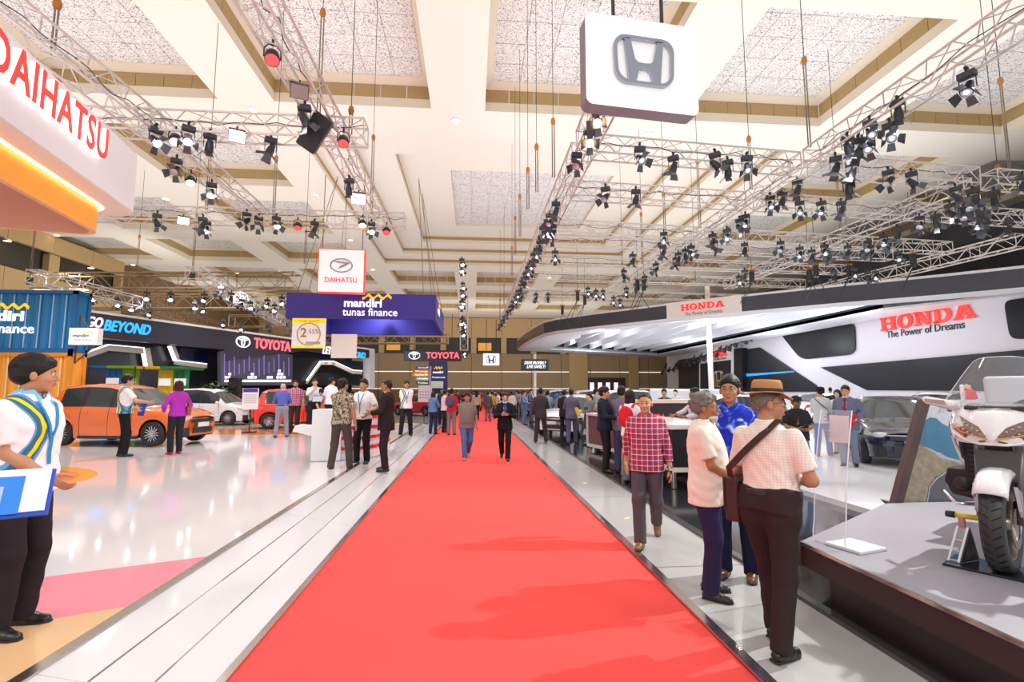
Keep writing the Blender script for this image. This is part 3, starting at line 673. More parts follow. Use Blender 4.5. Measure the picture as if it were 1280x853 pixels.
# slab-serif H O N D A
def honda_word(width, h, t, m, parent, M):
    mb = MB(); adv = []; st = .26; se = .16      # unit height letters
    def box(x0, y0, x1, y1): mb.prism([((ox+x0)*S_, y0*h, 0), ((ox+x1)*S_, y0*h, 0), ((ox+x1)*S_, y1*h, 0), ((ox+x0)*S_, y1*h, 0)], (0, 0, 1), t)
    def pol(p): mb.prism([((ox+x)*S_, y*h, 0) for x, y in p], (0, 0, 1), t)
    tot = 1.22+.1+1.12+.1+1.18+.1+1.12+.1+1.22; S_ = width/tot; ox = -tot/2
    def serif(x0, x1): box(x0, 0, x1, se); box(x0, 1-se, x1, 1)
    box(.1, se, .38, 1-se); box(.84, se, 1.12, 1-se); serif(0, .52); serif(.70, 1.22); box(.38, .42, .84, .58); ox += 1.32
    def oval(ox_, full):
        n = 20; o = [((ox_+.56+.56*math.cos(2*PI*k/n))*S_, (.5+.54*math.sin(2*PI*k/n))*h, 0) for k in range(n)]
        i = [((ox_+.56+.27*math.cos(2*PI*k/n))*S_, (.5+.36*math.sin(2*PI*k/n))*h, 0) for k in range(n)]; mb.ring(o, i, (0, 0, 1), t)
    oval(ox, True); ox += 1.22
    box(.12, se, .34, 1-se); box(.86, se, 1.06, 1-se); box(0, 0, .46, se); box(.72, 1-se, 1.18, 1); pol([(0, 1), (.40, 1), (1.06, 0), (.78, 0), (.12, 1-se), (0, 1-se)]); ox += 1.28
    n = 12; o = [((ox+.55+.57*math.cos(-PI/2+PI*k/n))*S_, (.5+.5*math.sin(-PI/2+PI*k/n))*h, 0) for k in range(n+1)]
    i = [((ox+.5+.33*math.cos(-PI/2+PI*k/n))*S_, (.5+.34*math.sin(-PI/2+PI*k/n))*h, 0) for k in range(n+1)]
    mb.quadstrip([[Vector(p)+Vector((0, 0, t)) for p in o], [Vector(p)+Vector((0, 0, t)) for p in i]], 0, False); mb.quadstrip([o, [Vector(p)+Vector((0, 0, t)) for p in o]], 0, False)
    box(.1, 0, .38, 1); box(0, 0, .55, se); box(0, 1-se, .55, 1); ox += 1.22
    pol([(.10, se), (.46, 1), (.80, 1), (1.14, se), (.84, se), (.75, .36), (.45, .36), (.36, se)]) if False else None
    pol([(.08, .1), (.44, 1), (.62, 1), (.62, .72), (.36, .1)]); pol([(.62, 1), (.80, 1), (1.16, .1), (.86, .1), (.62, .72)]); box(.36, .26, .88, .40); box(0, 0, .48, se); box(.72, 0, 1.24, se)
    ob = mb.build('red_lettering', m, parent); ob.matrix_local = M @ T(0, -h/2, 0); fixn(ob); return ob
# ---------------------------------------------------- hanging white box with the H emblem
YH = 8.0
TL = P(731, 14, y=YH); BL = P(733, 129, y=YH); hgt = TL.z-BL.z; wid = 2.15
hs = thing('hanging_sign_box', 'white lit hanging box sign with a chrome H emblem over the aisle', 'sign', ((TL.x+BL.x)/2+wid/2*math.cos(.11), YH+wid/2*math.sin(.11), BL.z), math.radians(6.5))
Mf = frame_of((0, 0, hgt/2), (1, 0, 0), (0, -1, 0))
mb = MB(); rr = rrect(wid, hgt, .13, 6)
bx = mb.prism([Mf @ Vector((x, y, 0)) for x, y in rr], (0, 1, 0), .30, 0, 1).build('housing', [M_signwhite, mat('sign_side', hexc('8f858f'), .5)], hs)
honda_mark(1.15, .90, .07, mat('sign_chrome', (.42, .44, .5), .13, 1), hs, Mf @ T(.0, .02, .01))
for x in (-.48, .48): MB().tube((x, .15, hgt), (x, .15, hgt+2.2), .035, n=8).build('hanging_bar', M_black, hs)
# ---------------------------------------------------- curved white fascia with DAIHATSU
zb, ztp = 5.14, 6.30
def arc_path(off):
    """outer line: along the aisle, a round corner, then away to the left"""
    d = Vector((-.17, 1, 0)).normalized(); nrm = Vector((1, .17, 0)).normalized()
    c0 = Vector((-6.0, 6.3, 0)) - nrm*off
    A = c0 - d*5.0; r = .5 - off*.3
    cend = Vector((-6.68, 10.35, 0)) - nrm*off - d*off*.75
    pts = [A + (cend-d*r-A)*(k/12) for k in range(13)]
    cc = cend - d*r - nrm*r
    a0 = math.atan2(nrm.y, nrm.x)
    for k in range(1, 9):
        a = a0+math.radians(100)*k/8; pts.append(cc+Vector((math.cos(a), math.sin(a), 0))*r)
    last = pts[-1]; dd = (pts[-1]-pts[-2]).normalized()
    pts.append(last+Vector((-.975, -.22, 0))*9)
    return pts
def loopz(pts, z): return [(p.x, p.y, z) for p in pts]
dh = thing('fascia_sign', 'curved white hanging fascia with red DAIHATSU letters, upper left', 'sign', (0, 0, 0))
po, pi_ = arc_path(0), arc_path(.42)
MB().quadstrip([loopz(po, zb+.02), loopz(po, ztp), loopz(pi_, ztp)], 0, False).build('outer_wall', mat('fascia_white', (.80, .78, .80), .45, emit=.14), dh, smooth=False)  # faint glow put into the white to lift the poorly lit face
MB().quadstrip([loopz(po, zb+.02), loopz(arc_path(.03), zb), loopz(pi_, zb)], 0, False).build('soffit', mat('fascia_soffit', (.78, .75, .73), .4), dh)
MB().quadstrip([loopz(arc_path(.40), zb-.012), loopz(arc_path(.45), zb-.012)], 0, False).build('light_strip', mat('strip_light_warm', (1, .85, .6), .3, emit=5, ecol=(1, .72, .4)), dh)
pd = arc_path(.47); zd = 4.64
MB().quadstrip([loopz(pd, zd), loopz(pd, zb+.02)], 0, False).build('orange_drum', mat('orange_drum', hexc('f2a53a'), .45, emit=.15), dh)
pe = arc_path(.56)
MB().quadstrip([loopz(pd, zd), loopz(pe, zd), loopz(pe, zb+.5)], 0, False).build('drum_inner_face', mat('peach_drum', hexc('e3a98c'), .5), dh)
MB().prism(loopz(arc_path(.5)+[Vector((-16, 1.0, 0))], zb+.5), (0, 0, 1), .05).build('inner_ceiling', mat('fascia_inside', hexc('e4dce8'), .5), dh)
d_ = Vector((-.17, 1, 0)).normalized(); n_ = Vector((1, .17, 0)).normalized()
Mw = frame_of(Vector((-6.0, 6.3, 0))+d_*1.14+n_*.0+Vector((0, 0, 5.86)), d_, n_)
text('DAIHATSU', mat('letter_side_white', (.95, .95, .95), .4, emit=.8), 2.66, .56, .06, dh, Mw @ T(-.05, -.03, .06), bold=.03, name='letter_sides', space=1.1)
text('DAIHATSU', M_redlet, 2.66, .56, .004, dh, Mw @ T(-.05, -.03, .127), bold=.028, name='red_lettering', space=1.1)
# ---------------------------------------------------- square sign with oval emblem
def face_pts(px0, px1, py_top, py_bot, y): return P(px0, py_top, y=y), P(px1, py_bot, y=y)
Y0 = 20.5
a = P(399, 311, y=Y0); b = P(454, 366, y=Y0); w = b.x-a.x; h = a.z-b.z
dq = thing('square_sign', 'square white hanging sign with oval emblem and red edges above the purple frame', 'sign', ((a.x+b.x)/2, Y0, b.z), math.radians(3))
MB().box((0, .12, h/2), (w-.04, .2, h-.04)).build('panel', M_signwhite, dq)
MB().box((0, .17, h/2), (w+.04, .28, h+.04)).build('red_edge', mat('red_edge', hexc('f0503c'), .4, emit=.4), dq)
Mq = frame_of((0, .01, h/2), (1, 0, 0), (0, -1, 0))
daihatsu_mark(w*.5, .03, mat('emblem_silver', hexc('b9a4ae'), .25, .5), dq, Mq @ T(0, h*.12, 0))
text('DAIHATSU', M_redlet, w*.7, h*.12, .005, dq, Mq @ T(0, -h*.22, .01), bold=.01)
for x in (-.8, .8): MB().tube((x, .15, h), (x, .15, h+3.2), .02, n=5).build('hanging_rope', M_rope, dq)
# ---------------------------------------------------- purple frame sign "mandiri tunas finance"
YM = 22.0
TLm = P(359, 366, y=YM); TRm = P(545, 371.5, y=YM); zt_ = TLm.z; zb_ = zt_-1.12
xa, xb = TLm.x, TRm.x; Dm = 6.2
mf = thing('hanging_frame_sign', 'purple square frame sign hung over the left booth reading mandiri tunas finance', 'sign', ((xa+xb)/2, YM, zb_), 0)
ww = xb-xa
for nm, c, d, m in (('front_panel', (0, 0, .56), (ww, .12, 1.12), M_mandi), ('back_panel', (0, Dm, .56), (ww, .12, 1.12), M_mandid), ('side_panel', (-ww/2+.06, Dm/2, .56), (.12, Dm, 1.12), M_mandid), ('side_panel', (ww/2-.06, Dm/2, .56), (.12, Dm, 1.12), M_mandi)):
    MB().box(c, d).build(nm, m, mf)
for y in (1.0, 5.2):
    MB().box((0, y, .9), (ww-.2, .3, .12)).build('inner_beam', M_alu, mf)
for x in (-2.2, -.4, 1.2, 2.6):
    MB().box((x, .7, .55), (.32, .2, .2)).build('lamp', M_lamp, mf)
Mm = frame_of((.15, -.075, .56), (1, 0, 0), (0, -1, 0))
text('mandiri', M_whitelet, 1.62, .36, .01, mf, Mm @ T(-.1, .12, 0), bold=.035)
text('tunas finance', M_whitelet, 2.35, .34, .01, mf, Mm @ T(.22, -.28, 0), bold=.002)
wave(1.25, .26, .02, M_yell, mf, Mm @ T(.48, .42, 0))
Mm2 = frame_of((ww/2+.01, 1.9, .56), (0, 1, 0), (1, 0, 0))
text('mandiri', M_whitelet, 1.3, .3, .01, mf, Mm2 @ T(0, .1, 0), bold=.03); wave(1.0, .26, .02, M_yell, mf, Mm2 @ T(.3, .4, 0))
for (x, y) in ((-2.6, .1), (2.9, .1), (-2.6, 6.1), (2.9, 6.1)):
    for k in (0, 1):
        tx = (1.2 if x > 0 else -1.0)+(mf.location.x*0)
        MB().tube((x+(k-.5)*.5, y, 1.1), (x*.72, 3.2+(y-3)*.3, 7.5), .016, n=5).build('sling_rope', M_rope, mf)
# ---------------------------------------------------- banner 2.55 %, blank sign
Yb = 20.0
a = P(366, 398, y=Yb); b = P(406.5, 435.5, y=Yb); w = b.x-a.x; h = a.z-b.z
bn = thing('rate_banner', 'white and yellow banner showing 2.55% under the purple frame', 'banner', ((a.x+b.x)/2, Yb, b.z))
MB().box((0, 0, h/2), (w, .05, h)).build('panel', mat('banner_white', (.86, .84, .84), .5, emit=.1), bn)
Mb = frame_of((0, -.03, h/2), (1, 0, 0), (0, -1, 0))
MB().box((0, -.028, h-.1), (w, .01, .2)).box((0, -.028, .04), (w, .01, .08)).build('yellow_band', M_yell, bn)
mb = MB().ring(ell(.46, .46), ell(.42, .42), (0, 0, 1), .01).build('gold_ring', mat('gold', hexc('c7a23c'), .4, .3), bn); mb.matrix_local = Mb @ T(0, -.04, 0)
text('2', mat('gold_letter', hexc('b98d24'), .4), None, .36, .005, bn, Mb @ T(-.2, -.0, 0), bold=.03); text('.55%', MATS['gold_letter'], .45, .18, .005, bn, Mb @ T(.17, .06, 0), bold=.01)
text('bunga spesial*', mat('ink', hexc('7a5a1a'), .6), .8, .09, .003, bn, Mb @ T(0, h/2-.1, .004))
MB().box((.18, -.03, .2), (.55, .01, .1)).build('car_picture', mat('print_grey', hexc('b4b0ac'), .5), bn)
a = P(415, 418, y=19.6); b = P(445.5, 448, y=19.6); w = b.x-a.x; h = a.z-b.z
bl = tag(bevel(MB().box((0, 0, h/2), (w, .12, h)).build('blank_sign', mat('blank_panel', hexc('dcd3cc'), .5), loc=((a.x+b.x)/2, 19.6, b.z))), 'blank pale grey square board below the purple frame', 'sign')
# ---------------------------------------------------- far hanging signs
def flat_sign(name, label, px0, py0, px1, py1, y, m, th=.15):
    a = P(px0, py0, y=y); b = P(px1, py1, y=y); t = thing(name, label, 'sign', ((a.x+b.x)/2, y, b.z)); w, h = b.x-a.x, a.z-b.z
    bevel(MB().box((0, th/2, h/2), (w, th, h)).build('panel', m, t), .03)
    return t, w, h, frame_of((0, -.01, h/2), (1, 0, 0), (0, -1, 0))
t, w, h, Mx = flat_sign('hanging_sign', 'dark hanging sign with red TOYOTA letters at the far end of the aisle', 505, 437.5, 577, 452, 48, M_charcoal)
text('TOYOTA', M_redneon, w*.58, h*.55, .02, t, Mx @ T(w*.17, 0, 0), bold=.03); toyota_mark(w*.2, .04, M_whitelet, t, Mx @ T(-w*.32, 0, 0))
for x in (-1.8, 1.8): MB().tube((x, .1, h), (x, .1, h+3.5), .03, n=5).build('hanging_rope', M_black, t)
t, w, h, Mx = flat_sign('light_box', 'small square white light box with an H emblem over the far aisle', 604, 442, 624, 457, 50, mat('lightbox_blue', (.75, .85, .95), .4, emit=.8))
honda_mark(w*.6, h*.66, .03, mat('emblem_dark', hexc('3a4450'), .3, .5), t, Mx)
for x in (-.5, .5): MB().tube((x, .1, h), (x, .1, h+3.5), .03, n=5).build('hanging_rope', M_black, t)
t, w, h, Mx = flat_sign('slogan_sign', 'dark blue slogan sign on a white pole by the black booth floor', 651.5, 449, 686, 463.5, 29, mat('slate_sign', hexc('2f3a4c'), .4))
text('DRIVE PROPERLY', M_whitelet, w*.8, h*.26, .01, t, Mx @ T(0, h*.16, 0), bold=.02, shear=.3); text('LIVE SAFELY!', M_whitelet, w*.68, h*.26, .01, t, Mx @ T(w*.03, -h*.18, 0), bold=.02, shear=.3)
zz = t.location.z; MB().tube((0, .12, -zz+.05), (0, .12, h+.3), .09, n=10).build('pole', M_white, t)
# directional sign post
Ys = 27.0; q = P(537, 528, z=.0)
sp = thing('direction_post', 'grey direction post with coloured arrow boards beside the red carpet', 'sign post', (P(537, 500, y=Ys).x, Ys, 0))
zl = lambda py: P(537, py, y=Ys).z
MB().tube((0, .06, 0), (0, .06, zl(458)), .06, n=10).build('pole', mat('post_grey', hexc('a9a6b5'), .4), sp)
for k, (py, c, wpx, tx, dr_) in enumerate(((460, '4a4f86', 18, 'Test Drive VIP', -1), (464.5, 'ee8a35', 22, 'VIP Lounge', -1), (468.8, 'efc32c', 22, 'Test Drive VIP', -1), (473.6, 'a5c6e3', 18, 'Information', -1), (479, '35734a', 18, 'Toilet', -1), (472, '3f4778', 22, 'Premium area', 1))):
    z = zl(py); L_ = wpx/620*Ys; hh = .17; x0 = dr_*.08
    MB().prism([(x0, -.02, z-hh/2), (dr_*(L_-.1), -.02, z-hh/2), (dr_*L_, -.02, z), (dr_*(L_-.1), -.02, z+hh/2), (x0, -.02, z+hh/2)], (0, 1, 0), .03).build('arrow_board', mat('arrow_%d' % k, hexc(c), .5), sp)
    text(tx, M_whitelet, L_*.7, .085, .003, sp, frame_of((dr_*L_*.48, -.024, z), (1, 0, 0), (0, -1, 0)))
nt_ = thing('notice_board', 'white notice board on a stand left of the direction post', 'board', (P(530, 520, y=26).x, 26, .0))
MB().box((0, 0, 1.55), (.62, .03, .85)).build('panel', mat('notice_paper', (.8, .74, .76), .6), nt_)
for i in range(4):
    for j in range(3): MB().box((-.2+.13*i, -.018, 1.35+.15*j), (.07, .006, .08)).build('print_block', mat('print_mauve', hexc('b79aa6'), .6), nt_)
MB().tube((0, .03, 0), (0, .03, 1.2), .02, n=6).box((0, .02, .02), (.4, .3, .04)).build('stand', M_black, nt_)
tw = thing('display_tower', 'tall blue display tower with a yellow wave logo behind the direction post', 'display', (P(547, 500, y=31).x, 31, 0))
hz = P(547, 451, y=31).z
MB().box((0, .4, hz/2), (1.15, .8, hz)).build('body', mat('tower_blue', hexc('23327a'), .35), tw)
MB().box((-.05, -.02, 1.75), (.75, .05, 1.1)).build('white_panel', mat('tower_panel', hexc('d5e0dc'), .5, emit=.15), tw); MB().box((-.05, -.06, 1.7), (.6, .05, .35)).build('screen', M_glassdark, tw)
wave(.5, .2, .02, M_yell, tw, frame_of((.0, -.02, hz-.45), (1, 0, 0), (0, -1, 0)))
text('mandiri', M_whitelet, .62, .16, .01, tw, frame_of((0, -.02, hz-.72), (1, 0, 0), (0, -1, 0)), bold=.02)
# ---------------------------------------------------- containers on the left
def container(label, x1, y, z0, w, dep, h, m, ribs, dark):
    t = thing('cargo_container', label, 'container', (x1, y, z0))
    fr = .12
    MB().box((-w/2, 0, fr/2), (w, .14, fr)).box((-w/2, 0, h-fr/2), (w, .14, fr)).box((-fr/2, 0, h/2), (fr, .14, h)).box((0, dep/2, fr/2), (.14, dep, fr)).box((0, dep/2, h-fr/2), (.14, dep, fr)).box((0, dep-.06, h/2), (.14, fr, h)).build('frame', dark, t)
    def sheet(L, M_):
        prof = []; pitch = .28; n = int(L/pitch); d = .045
        for k in range(n):
            for f, o in ((0, 0), (.3, 0), (.5, d), (.8, d)): prof.append(((k+f)*pitch*L/(n*pitch), o))
        prof.append((L, 0))
        return MB().quadstrip([[M_ @ Vector((a, 0, b)) for a, b in prof], [M_ @ Vector((a, h-2*fr, b)) for a, b in prof]], 0, False)
    sheet(w-fr, frame_of((-w, .04, fr), (1, 0, 0), (0, -1, 0))).build('corrugated_front', m, t)
    sheet(dep-fr, frame_of((-.02, .08, fr), (0, 1, 0), (1, 0, 0))).build('corrugated_side', m, t)
    MB().box((-w/2, dep/2, h-.04), (w-.1, dep-.1, .04)).build('roof', dark, t)
    for k in range(ribs):
        MB().box((-.35-k*.42, -.015, h/2), (.035, .02, h-.3)).build('pale_stripe', mat('stripe_pale', hexc('9fc4de'), .5) if dark.name.startswith('c_blue') else mat('stripe_cream', hexc('f0d9a8'), .5), t)
    return t
YC = 18.2; xr = P(95, 400, y=YC).x
zc = P(95, 441, y=YC).z; zt2 = P(95, 364, y=YC).z
cb = container('blue corrugated container stacked on the orange one, lettered tunas finance', xr, YC, zc, 8, .55, zt2-zc, mat('c_blue_sheet', hexc('1a73ad'), .45), 8, mat('c_blue_frame', hexc('17609a'), .45))
co = container('orange corrugated container under the blue one behind the orange car', xr, YC, 0, 8, .55, zc-.01, mat('c_orange_sheet', hexc('ee9f32'), .45), 8, mat('c_orange_frame', hexc('dd8c26'), .45))
Mc = frame_of((-2.35, -.02, (zt2-zc)*.52), (1, 0, 0), (0, -1, 0))
text('mandiri', M_whitelet, 1.95, .36, .015, cb, Mc @ T(-.3, .12, 0), bold=.035); text('tunas finance', M_whitelet, 2.6, .34, .015, cb, Mc @ T(-.25, -.32, 0), bold=.004)
wave(1.1, .24, .02, M_yell, cb, Mc @ T(.25, .46, 0))
a = P(87, 410, y=17.2); b = P(121, 431, y=17.2)
ms = thing('projecting_sign', 'small white mandiri box sign on a bracket beside the blue container', 'sign', ((a.x+b.x)/2, 17.2, b.z))
w, h = b.x-a.x, a.z-b.z
MB().box((0, .12, h/2), (w, .24, h)).build('box', mat('sign_box_white', (.86, .85, .85), .4, emit=.12), ms)
Mx = frame_of((0, -.005, h/2), (1, 0, 0), (0, -1, 0))
text('mandiri', M_navy, w*.55, h*.2, .003, ms, Mx @ T(-.08, .02, 0), bold=.02); text('tunas finance', mat('pale_letter', hexc('b9b4b8'), .6), w*.6, h*.13, .003, ms, Mx @ T(0, -h*.2, 0)); wave(w*.35, h*.14, .004, M_yell, ms, Mx @ T(.12, h*.24, 0))
MB().tube((-w/2+.08, .3, h), (-w/2+.08, .3, h+.45), .025, n=6).tube((-w/2+.08, .3, h+.45), (w*.0, .2, h), .02, n=6).tube((-w/2+.05, .3, h), (-w/2+.02, .3, -.6), .025, n=6).tube((-w/2+.02, .3, -.6), (w*.3, .2, 0), .02, n=6).tube((-w/2+.08, .3, h), (-w/2+.08, 1.0, h), .03, n=6).build('bracket', M_black, ms)
# ---------------------------------------------------- black booth with GO BEYOND
P0 = P(100, 387, z=6.1); P1 = P(468, 437.5, z=6.1); dT = (P1-P0).normalized(); nT = Vector((dT.y, -dT.x, 0)).normalized()
LT = (P1-P0).length
tb = thing('black_booth', 'large black car booth lettered GO BEYOND behind the orange and white cars', 'booth', (P0.x, P0.y, 0), math.atan2(dT.y, dT.x))
def L2(px, py):      # picture point -> local (x, z) on the booth front
    w_ = Pp(px, py, P0, nT); return (w_-Vector((P0.x, P0.y, 0))).dot(dT), w_.z
def slab(name, pts, y0, th, m, parent=tb):
    return fixn(MB().prism([(L2(*p)[0], y0, L2(*p)[1]) for p in pts], (0, 1, 0), th).build(name, m, parent))
slab('fascia', [(100, 387), (468, 437), (468, 448), (380, 439), (280, 452), (280, 437), (108, 421), (100, 421)], 0, .5, M_charcoal)
slab('back_wall', [(96, 392), (462, 440), (462, 497), (96, 500)], 2.2, .2, mat('booth_black', hexc('26262d'), .25))
slab('white_top_edge', [(100, 386), (468, 436.6), (468, 438.5), (100, 389)], -.03, .56, mat('edge_white', (.88, .85, .86), .4, emit=.15))
slab('end_column', [(461.5, 438), (468, 438), (468, 486), (461.5, 486)], -.05, .8, mat('col_white', (.82, .8, .84), .4, emit=.1))
slab('city_panel', [(276, 440), (286, 437), (310, 439), (318, 436), (366, 444), (366, 482), (276, 482)], .02, .3, mat('city_panel', hexc('605c70'), .4))
slab('wall_screen', [(366, 446), (460, 452), (460, 482), (366, 482)], .6, .1, M_led)
m_glow = mat('lit_channel', hexc('c9beb4'), .4, emit=.12); m_edge = mat('lit_edge', (1, 1, 1), .4, emit=1.6)
def band(pts, wpx, y0, th, edge=True):
    for i in range(len(pts)-1):
        (xa, ya), (xb, yb) = pts[i], pts[i+1]
        slab('lit_channel', [(xa, ya), (xb, yb), (xb, yb+wpx), (xa, ya+wpx)] if abs(xb-xa) > abs(yb-ya)*.6 else [(xa, ya), (xa+wpx, ya), (xb+wpx, yb), (xb, yb)], y0, th, m_glow)
        slab('lit_edge', [(xa, ya-.8), (xb, yb-.8), (xb, yb), (xa, ya)] if abs(xb-xa) > abs(yb-ya)*.6 else [(xa-1.2, ya), (xa, ya), (xb, yb), (xb-1.2, yb)], y0-.02, th, m_edge)
band([(96, 441), (124, 443.5), (160, 430.5), (203, 434.5), (207, 458)], 7, 1.6, .3)
band([(236, 432), (243, 450.5), (280, 455)], 5, 1.6, .3)
band([(388, 476), (405, 452), (420, 452), (445, 463.5), (456, 464)], 4, .3, .2)
slab('blue_screen', [(246, 434), (279, 438), (279, 452), (246, 448)], 1.5, .1, mat('blue_screen', hexc('0d1030'), .2, emit=.15))
for k in range(14):
    px = 280+k*6.2; py = 442+(k*37 % 14)
    slab('city_line', [(px, py), (px+.9, py), (px+.9, 474-(k*13 % 11)), (px, 474-(k*13 % 11))], -.02, .05, mat('violet_line', hexc('8a78c8'), .4, emit=.3))
for (r0, xs_) in ((476.5, range(281, 362, 4)), (472, (281, 285, 310, 314, 318, 334, 338, 346, 350, 354)), (468, (286, 314, 347, 351)), (464, (348,))):
    for px in xs_: slab('lit_cell', [(px, r0-1.4), (px+2.6, r0-1.4), (px+2.6, r0+1.2), (px, r0+1.2)], -.02, .05, mat('cell_light', (1, 1, 1), .4, emit=1.6))
def onface(px, py, y0=-.02):
    x, z = L2(px, py); return frame_of((x, y0, z), (1, 0, 0), (0, -1, 0))
def span(pxa, pxb, py): return L2(pxb, py)[0]-L2(pxa, py)[0]
text('GO', mat('pale_letter2', (.85, .82, .85), .4, emit=.7), span(107, 127, 404), .58, .05, tb, onface(117.2, 403.5), bold=.03, shear=.25)
text('BEYOND', mat('blue_letter', hexc('38a8ee'), .4, emit=1.1, ecol=hexc('2d9df0')), span(129, 188, 410), .62, .05, tb, onface(159, 410.5), bold=.03, shear=.25)
text('TOYOTA', M_redneon, span(317, 363, 432), .78, .05, tb, onface(341, 432), bold=.03)
toyota_mark(span(294, 312, 428), .05, M_whitelet, tb, onface(303.5, 427.5))
text("LET'S GO", MATS['pale_letter2'], span(404, 430, 439), .7, .05, tb, onface(416, 439.5), bold=.03, shear=.25); text('BEYOND', MATS['blue_letter'], span(434, 457, 444), .62, .05, tb, onface(445, 444), bold=.03, shear=.25)
# coloured kiosks behind the cars
def kiosk(label, px0, px1, py0, py1, y, c1, c2):
    a = P(px0, py0, y=y); b = P(px1, py1, y=y); t = thing('container_kiosk', label, 'kiosk', (a.x, y, PL)); w = b.x-a.x; h = a.z-PL
    for k in range(2): MB().box((w*(.25+.5*k), .9, h-.06), (w*.5, 1.8, .12)).build('roof', mat('k'+c1, hexc(c1), .45) if k == 0 else mat('k'+c2, hexc(c2), .45), t)
    for x in (.03, w*.18): MB().tube((x, 0, 0), (x, 0, h), .03, n=6).build('post', M_black, t)
    for k, c in ((0, c1), (1, c2)):
        x0 = w*(.36+.32*k); ww_ = w*.31; n = 5
        for i in range(n): MB().box((x0+ww_*(i+.5)/n, .5+(.04 if i % 2 else 0), h/2-.1), (ww_/n, .08, h-.15)).build('slat', MATS['k'+c], t)
        MB().box((x0+ww_*.5, .4, h*.72), (ww_*.75, .05, .35)).build('white_plate', M_signwhite, t)
    return t
kiosk('blue and lime container kiosk between the orange container and the orange car', 100, 165, 457, 480, 25.0, '2f7bd0', '8fc52e')
kiosk('yellow and green container kiosk behind the white hatchback', 169, 229, 458, 480, 25.0, 'f0c823', '2f8a52')
# ================================================================== RIGHT BOOTH
M_boothwhite = mat('booth_white', (.82, .82, .85), .4)
zB, zT = 6.0, 6.8
fr = [P(px, py, z=zB) for px, py in ((1400, 350.5), (1280, 359), (1180, 368), (1050, 378.5), (928, 389.5), (835, 398.5), (740, 408.5), (695, 414), (680, 417), (668, 424), (655, 434), (645, 444))]
fr[-1] = Vector((4.6, 50, zB)); fr[-2] = Vector((4.75, 44, zB)); fr[-3] = Vector((5.0, 40, zB))
outer = [Vector((p.x, p.y, 0)) for p in fr] + [Vector((23.3, 58, 0)), Vector((23.3, 24, 0)), Vector((27, 17.5, 0))]
cn = Vector((16.5, 42, 0))
def shrink(d):
    out = []
    dl = d if isinstance(d, (list, tuple)) else [d]*len(outer)
    for i, p in enumerate(outer):
        d = dl[i]; a = outer[i-1]; b = outer[(i+1) % len(outer)]
        t1 = (p-a).normalized(); t2 = (b-p).normalized(); n1 = Vector((t1.y, -t1.x, 0)); n2 = Vector((t2.y, -t2.x, 0)); m = (n1+n2).normalized()
        k = 1/max(.45, m.dot(n1)); q = p+m*d*k
        out.append(q)
    return out
_s = shrink(1.0)
if (_s[3]-cn).length > (outer[3]-cn).length: _sg = -1
else: _sg = 1
def ins_(d): return shrink([v*_sg for v in d] if isinstance(d, list) else d*_sg)
LIP = [.25]*4+[.3, .5, 1.1, 2.2, 3, 3, 3, 3]+[2.4]*3
for (x, y) in ((10, 38), (15, 31), (19, 25), (12, 48), (18, 42), (20.5, 33)): 
    l = bpy.data.lights.new('canopy_lamp', 'POINT'); l.energy = 190; l.shadow_soft_size = .15; l.color = (.95, .97, 1)
    lo_ = bpy.data.objects.new('canopy_lamp', l); lo_.location = (x, y, 4.9); COL.objects.link(lo_)
cp = thing('booth_canopy', 'big white curved canopy with a dark screen band over the right car booth', 'canopy', (0, 0, 0))
def lz(L, z): return [(p.x, p.y, z) for p in L]
o0, o1, o2, o3 = outer, ins_(.14), ins_(LIP), ins_([v+.2 for v in LIP])
MB().quadstrip([lz(o0, zT+.12), lz(ins_(.6), zT+.12)], 0).quadstrip([lz(o0, zT), lz(o0, zT+.12)], 0).build('top_edge', M_boothwhite, cp)
MB().quadstrip([lz(o0, zB), lz(o1, zB-.20), lz(o2, zB-.20), lz(o2, zB+.1)], 0).build('soffit', M_boothwhite, cp)
M_band = mat('screen_band', hexc('4b4c55'), .22, vary=.12, vscale=.12)
for i in range(len(outer)-2):
    a, b = outer[i], outer[i+1]
    MB().quadstrip([[(a.x, a.y, zB), (b.x, b.y, zB)], [(a.x, a.y, zT), (b.x, b.y, zT)]], 0, False).build('screen_panel', M_band, cp)
MB().quadstrip([lz(o2, zB-.1), lz(o2, zT)], 0).build('inner_face', mat('inner_dark', hexc('2c313f'), .4), cp)
M_fin = mat('fin_white', (.80, .81, .84), .5)
MB().prism(lz(ins_(.8), zT+.02), (0, 0, 1), .05).build('roof', M_fin, cp)
def yfront(x):
    L = o3[:12]
    best = 40
    for i in range(len(L)-1):
        a, b = L[i], L[i+1]
        if min(a.x, b.x) <= x <= max(a.x, b.x): best = min(best, a.y+(b.y-a.y)*(x-a.x)/(b.x-a.x+1e-9))
    return best
for k in range(10):
    x = 7.6+k*1.5; yf = max(22, yfront(x)+.2)
    MB().prism([(x, 53, 6.05), (x+.5, yf, 6.05), (x+.5, yf, 6.75), (x, 53, 6.75)], (1, 0, 0), .08).build('fin', M_fin, cp)
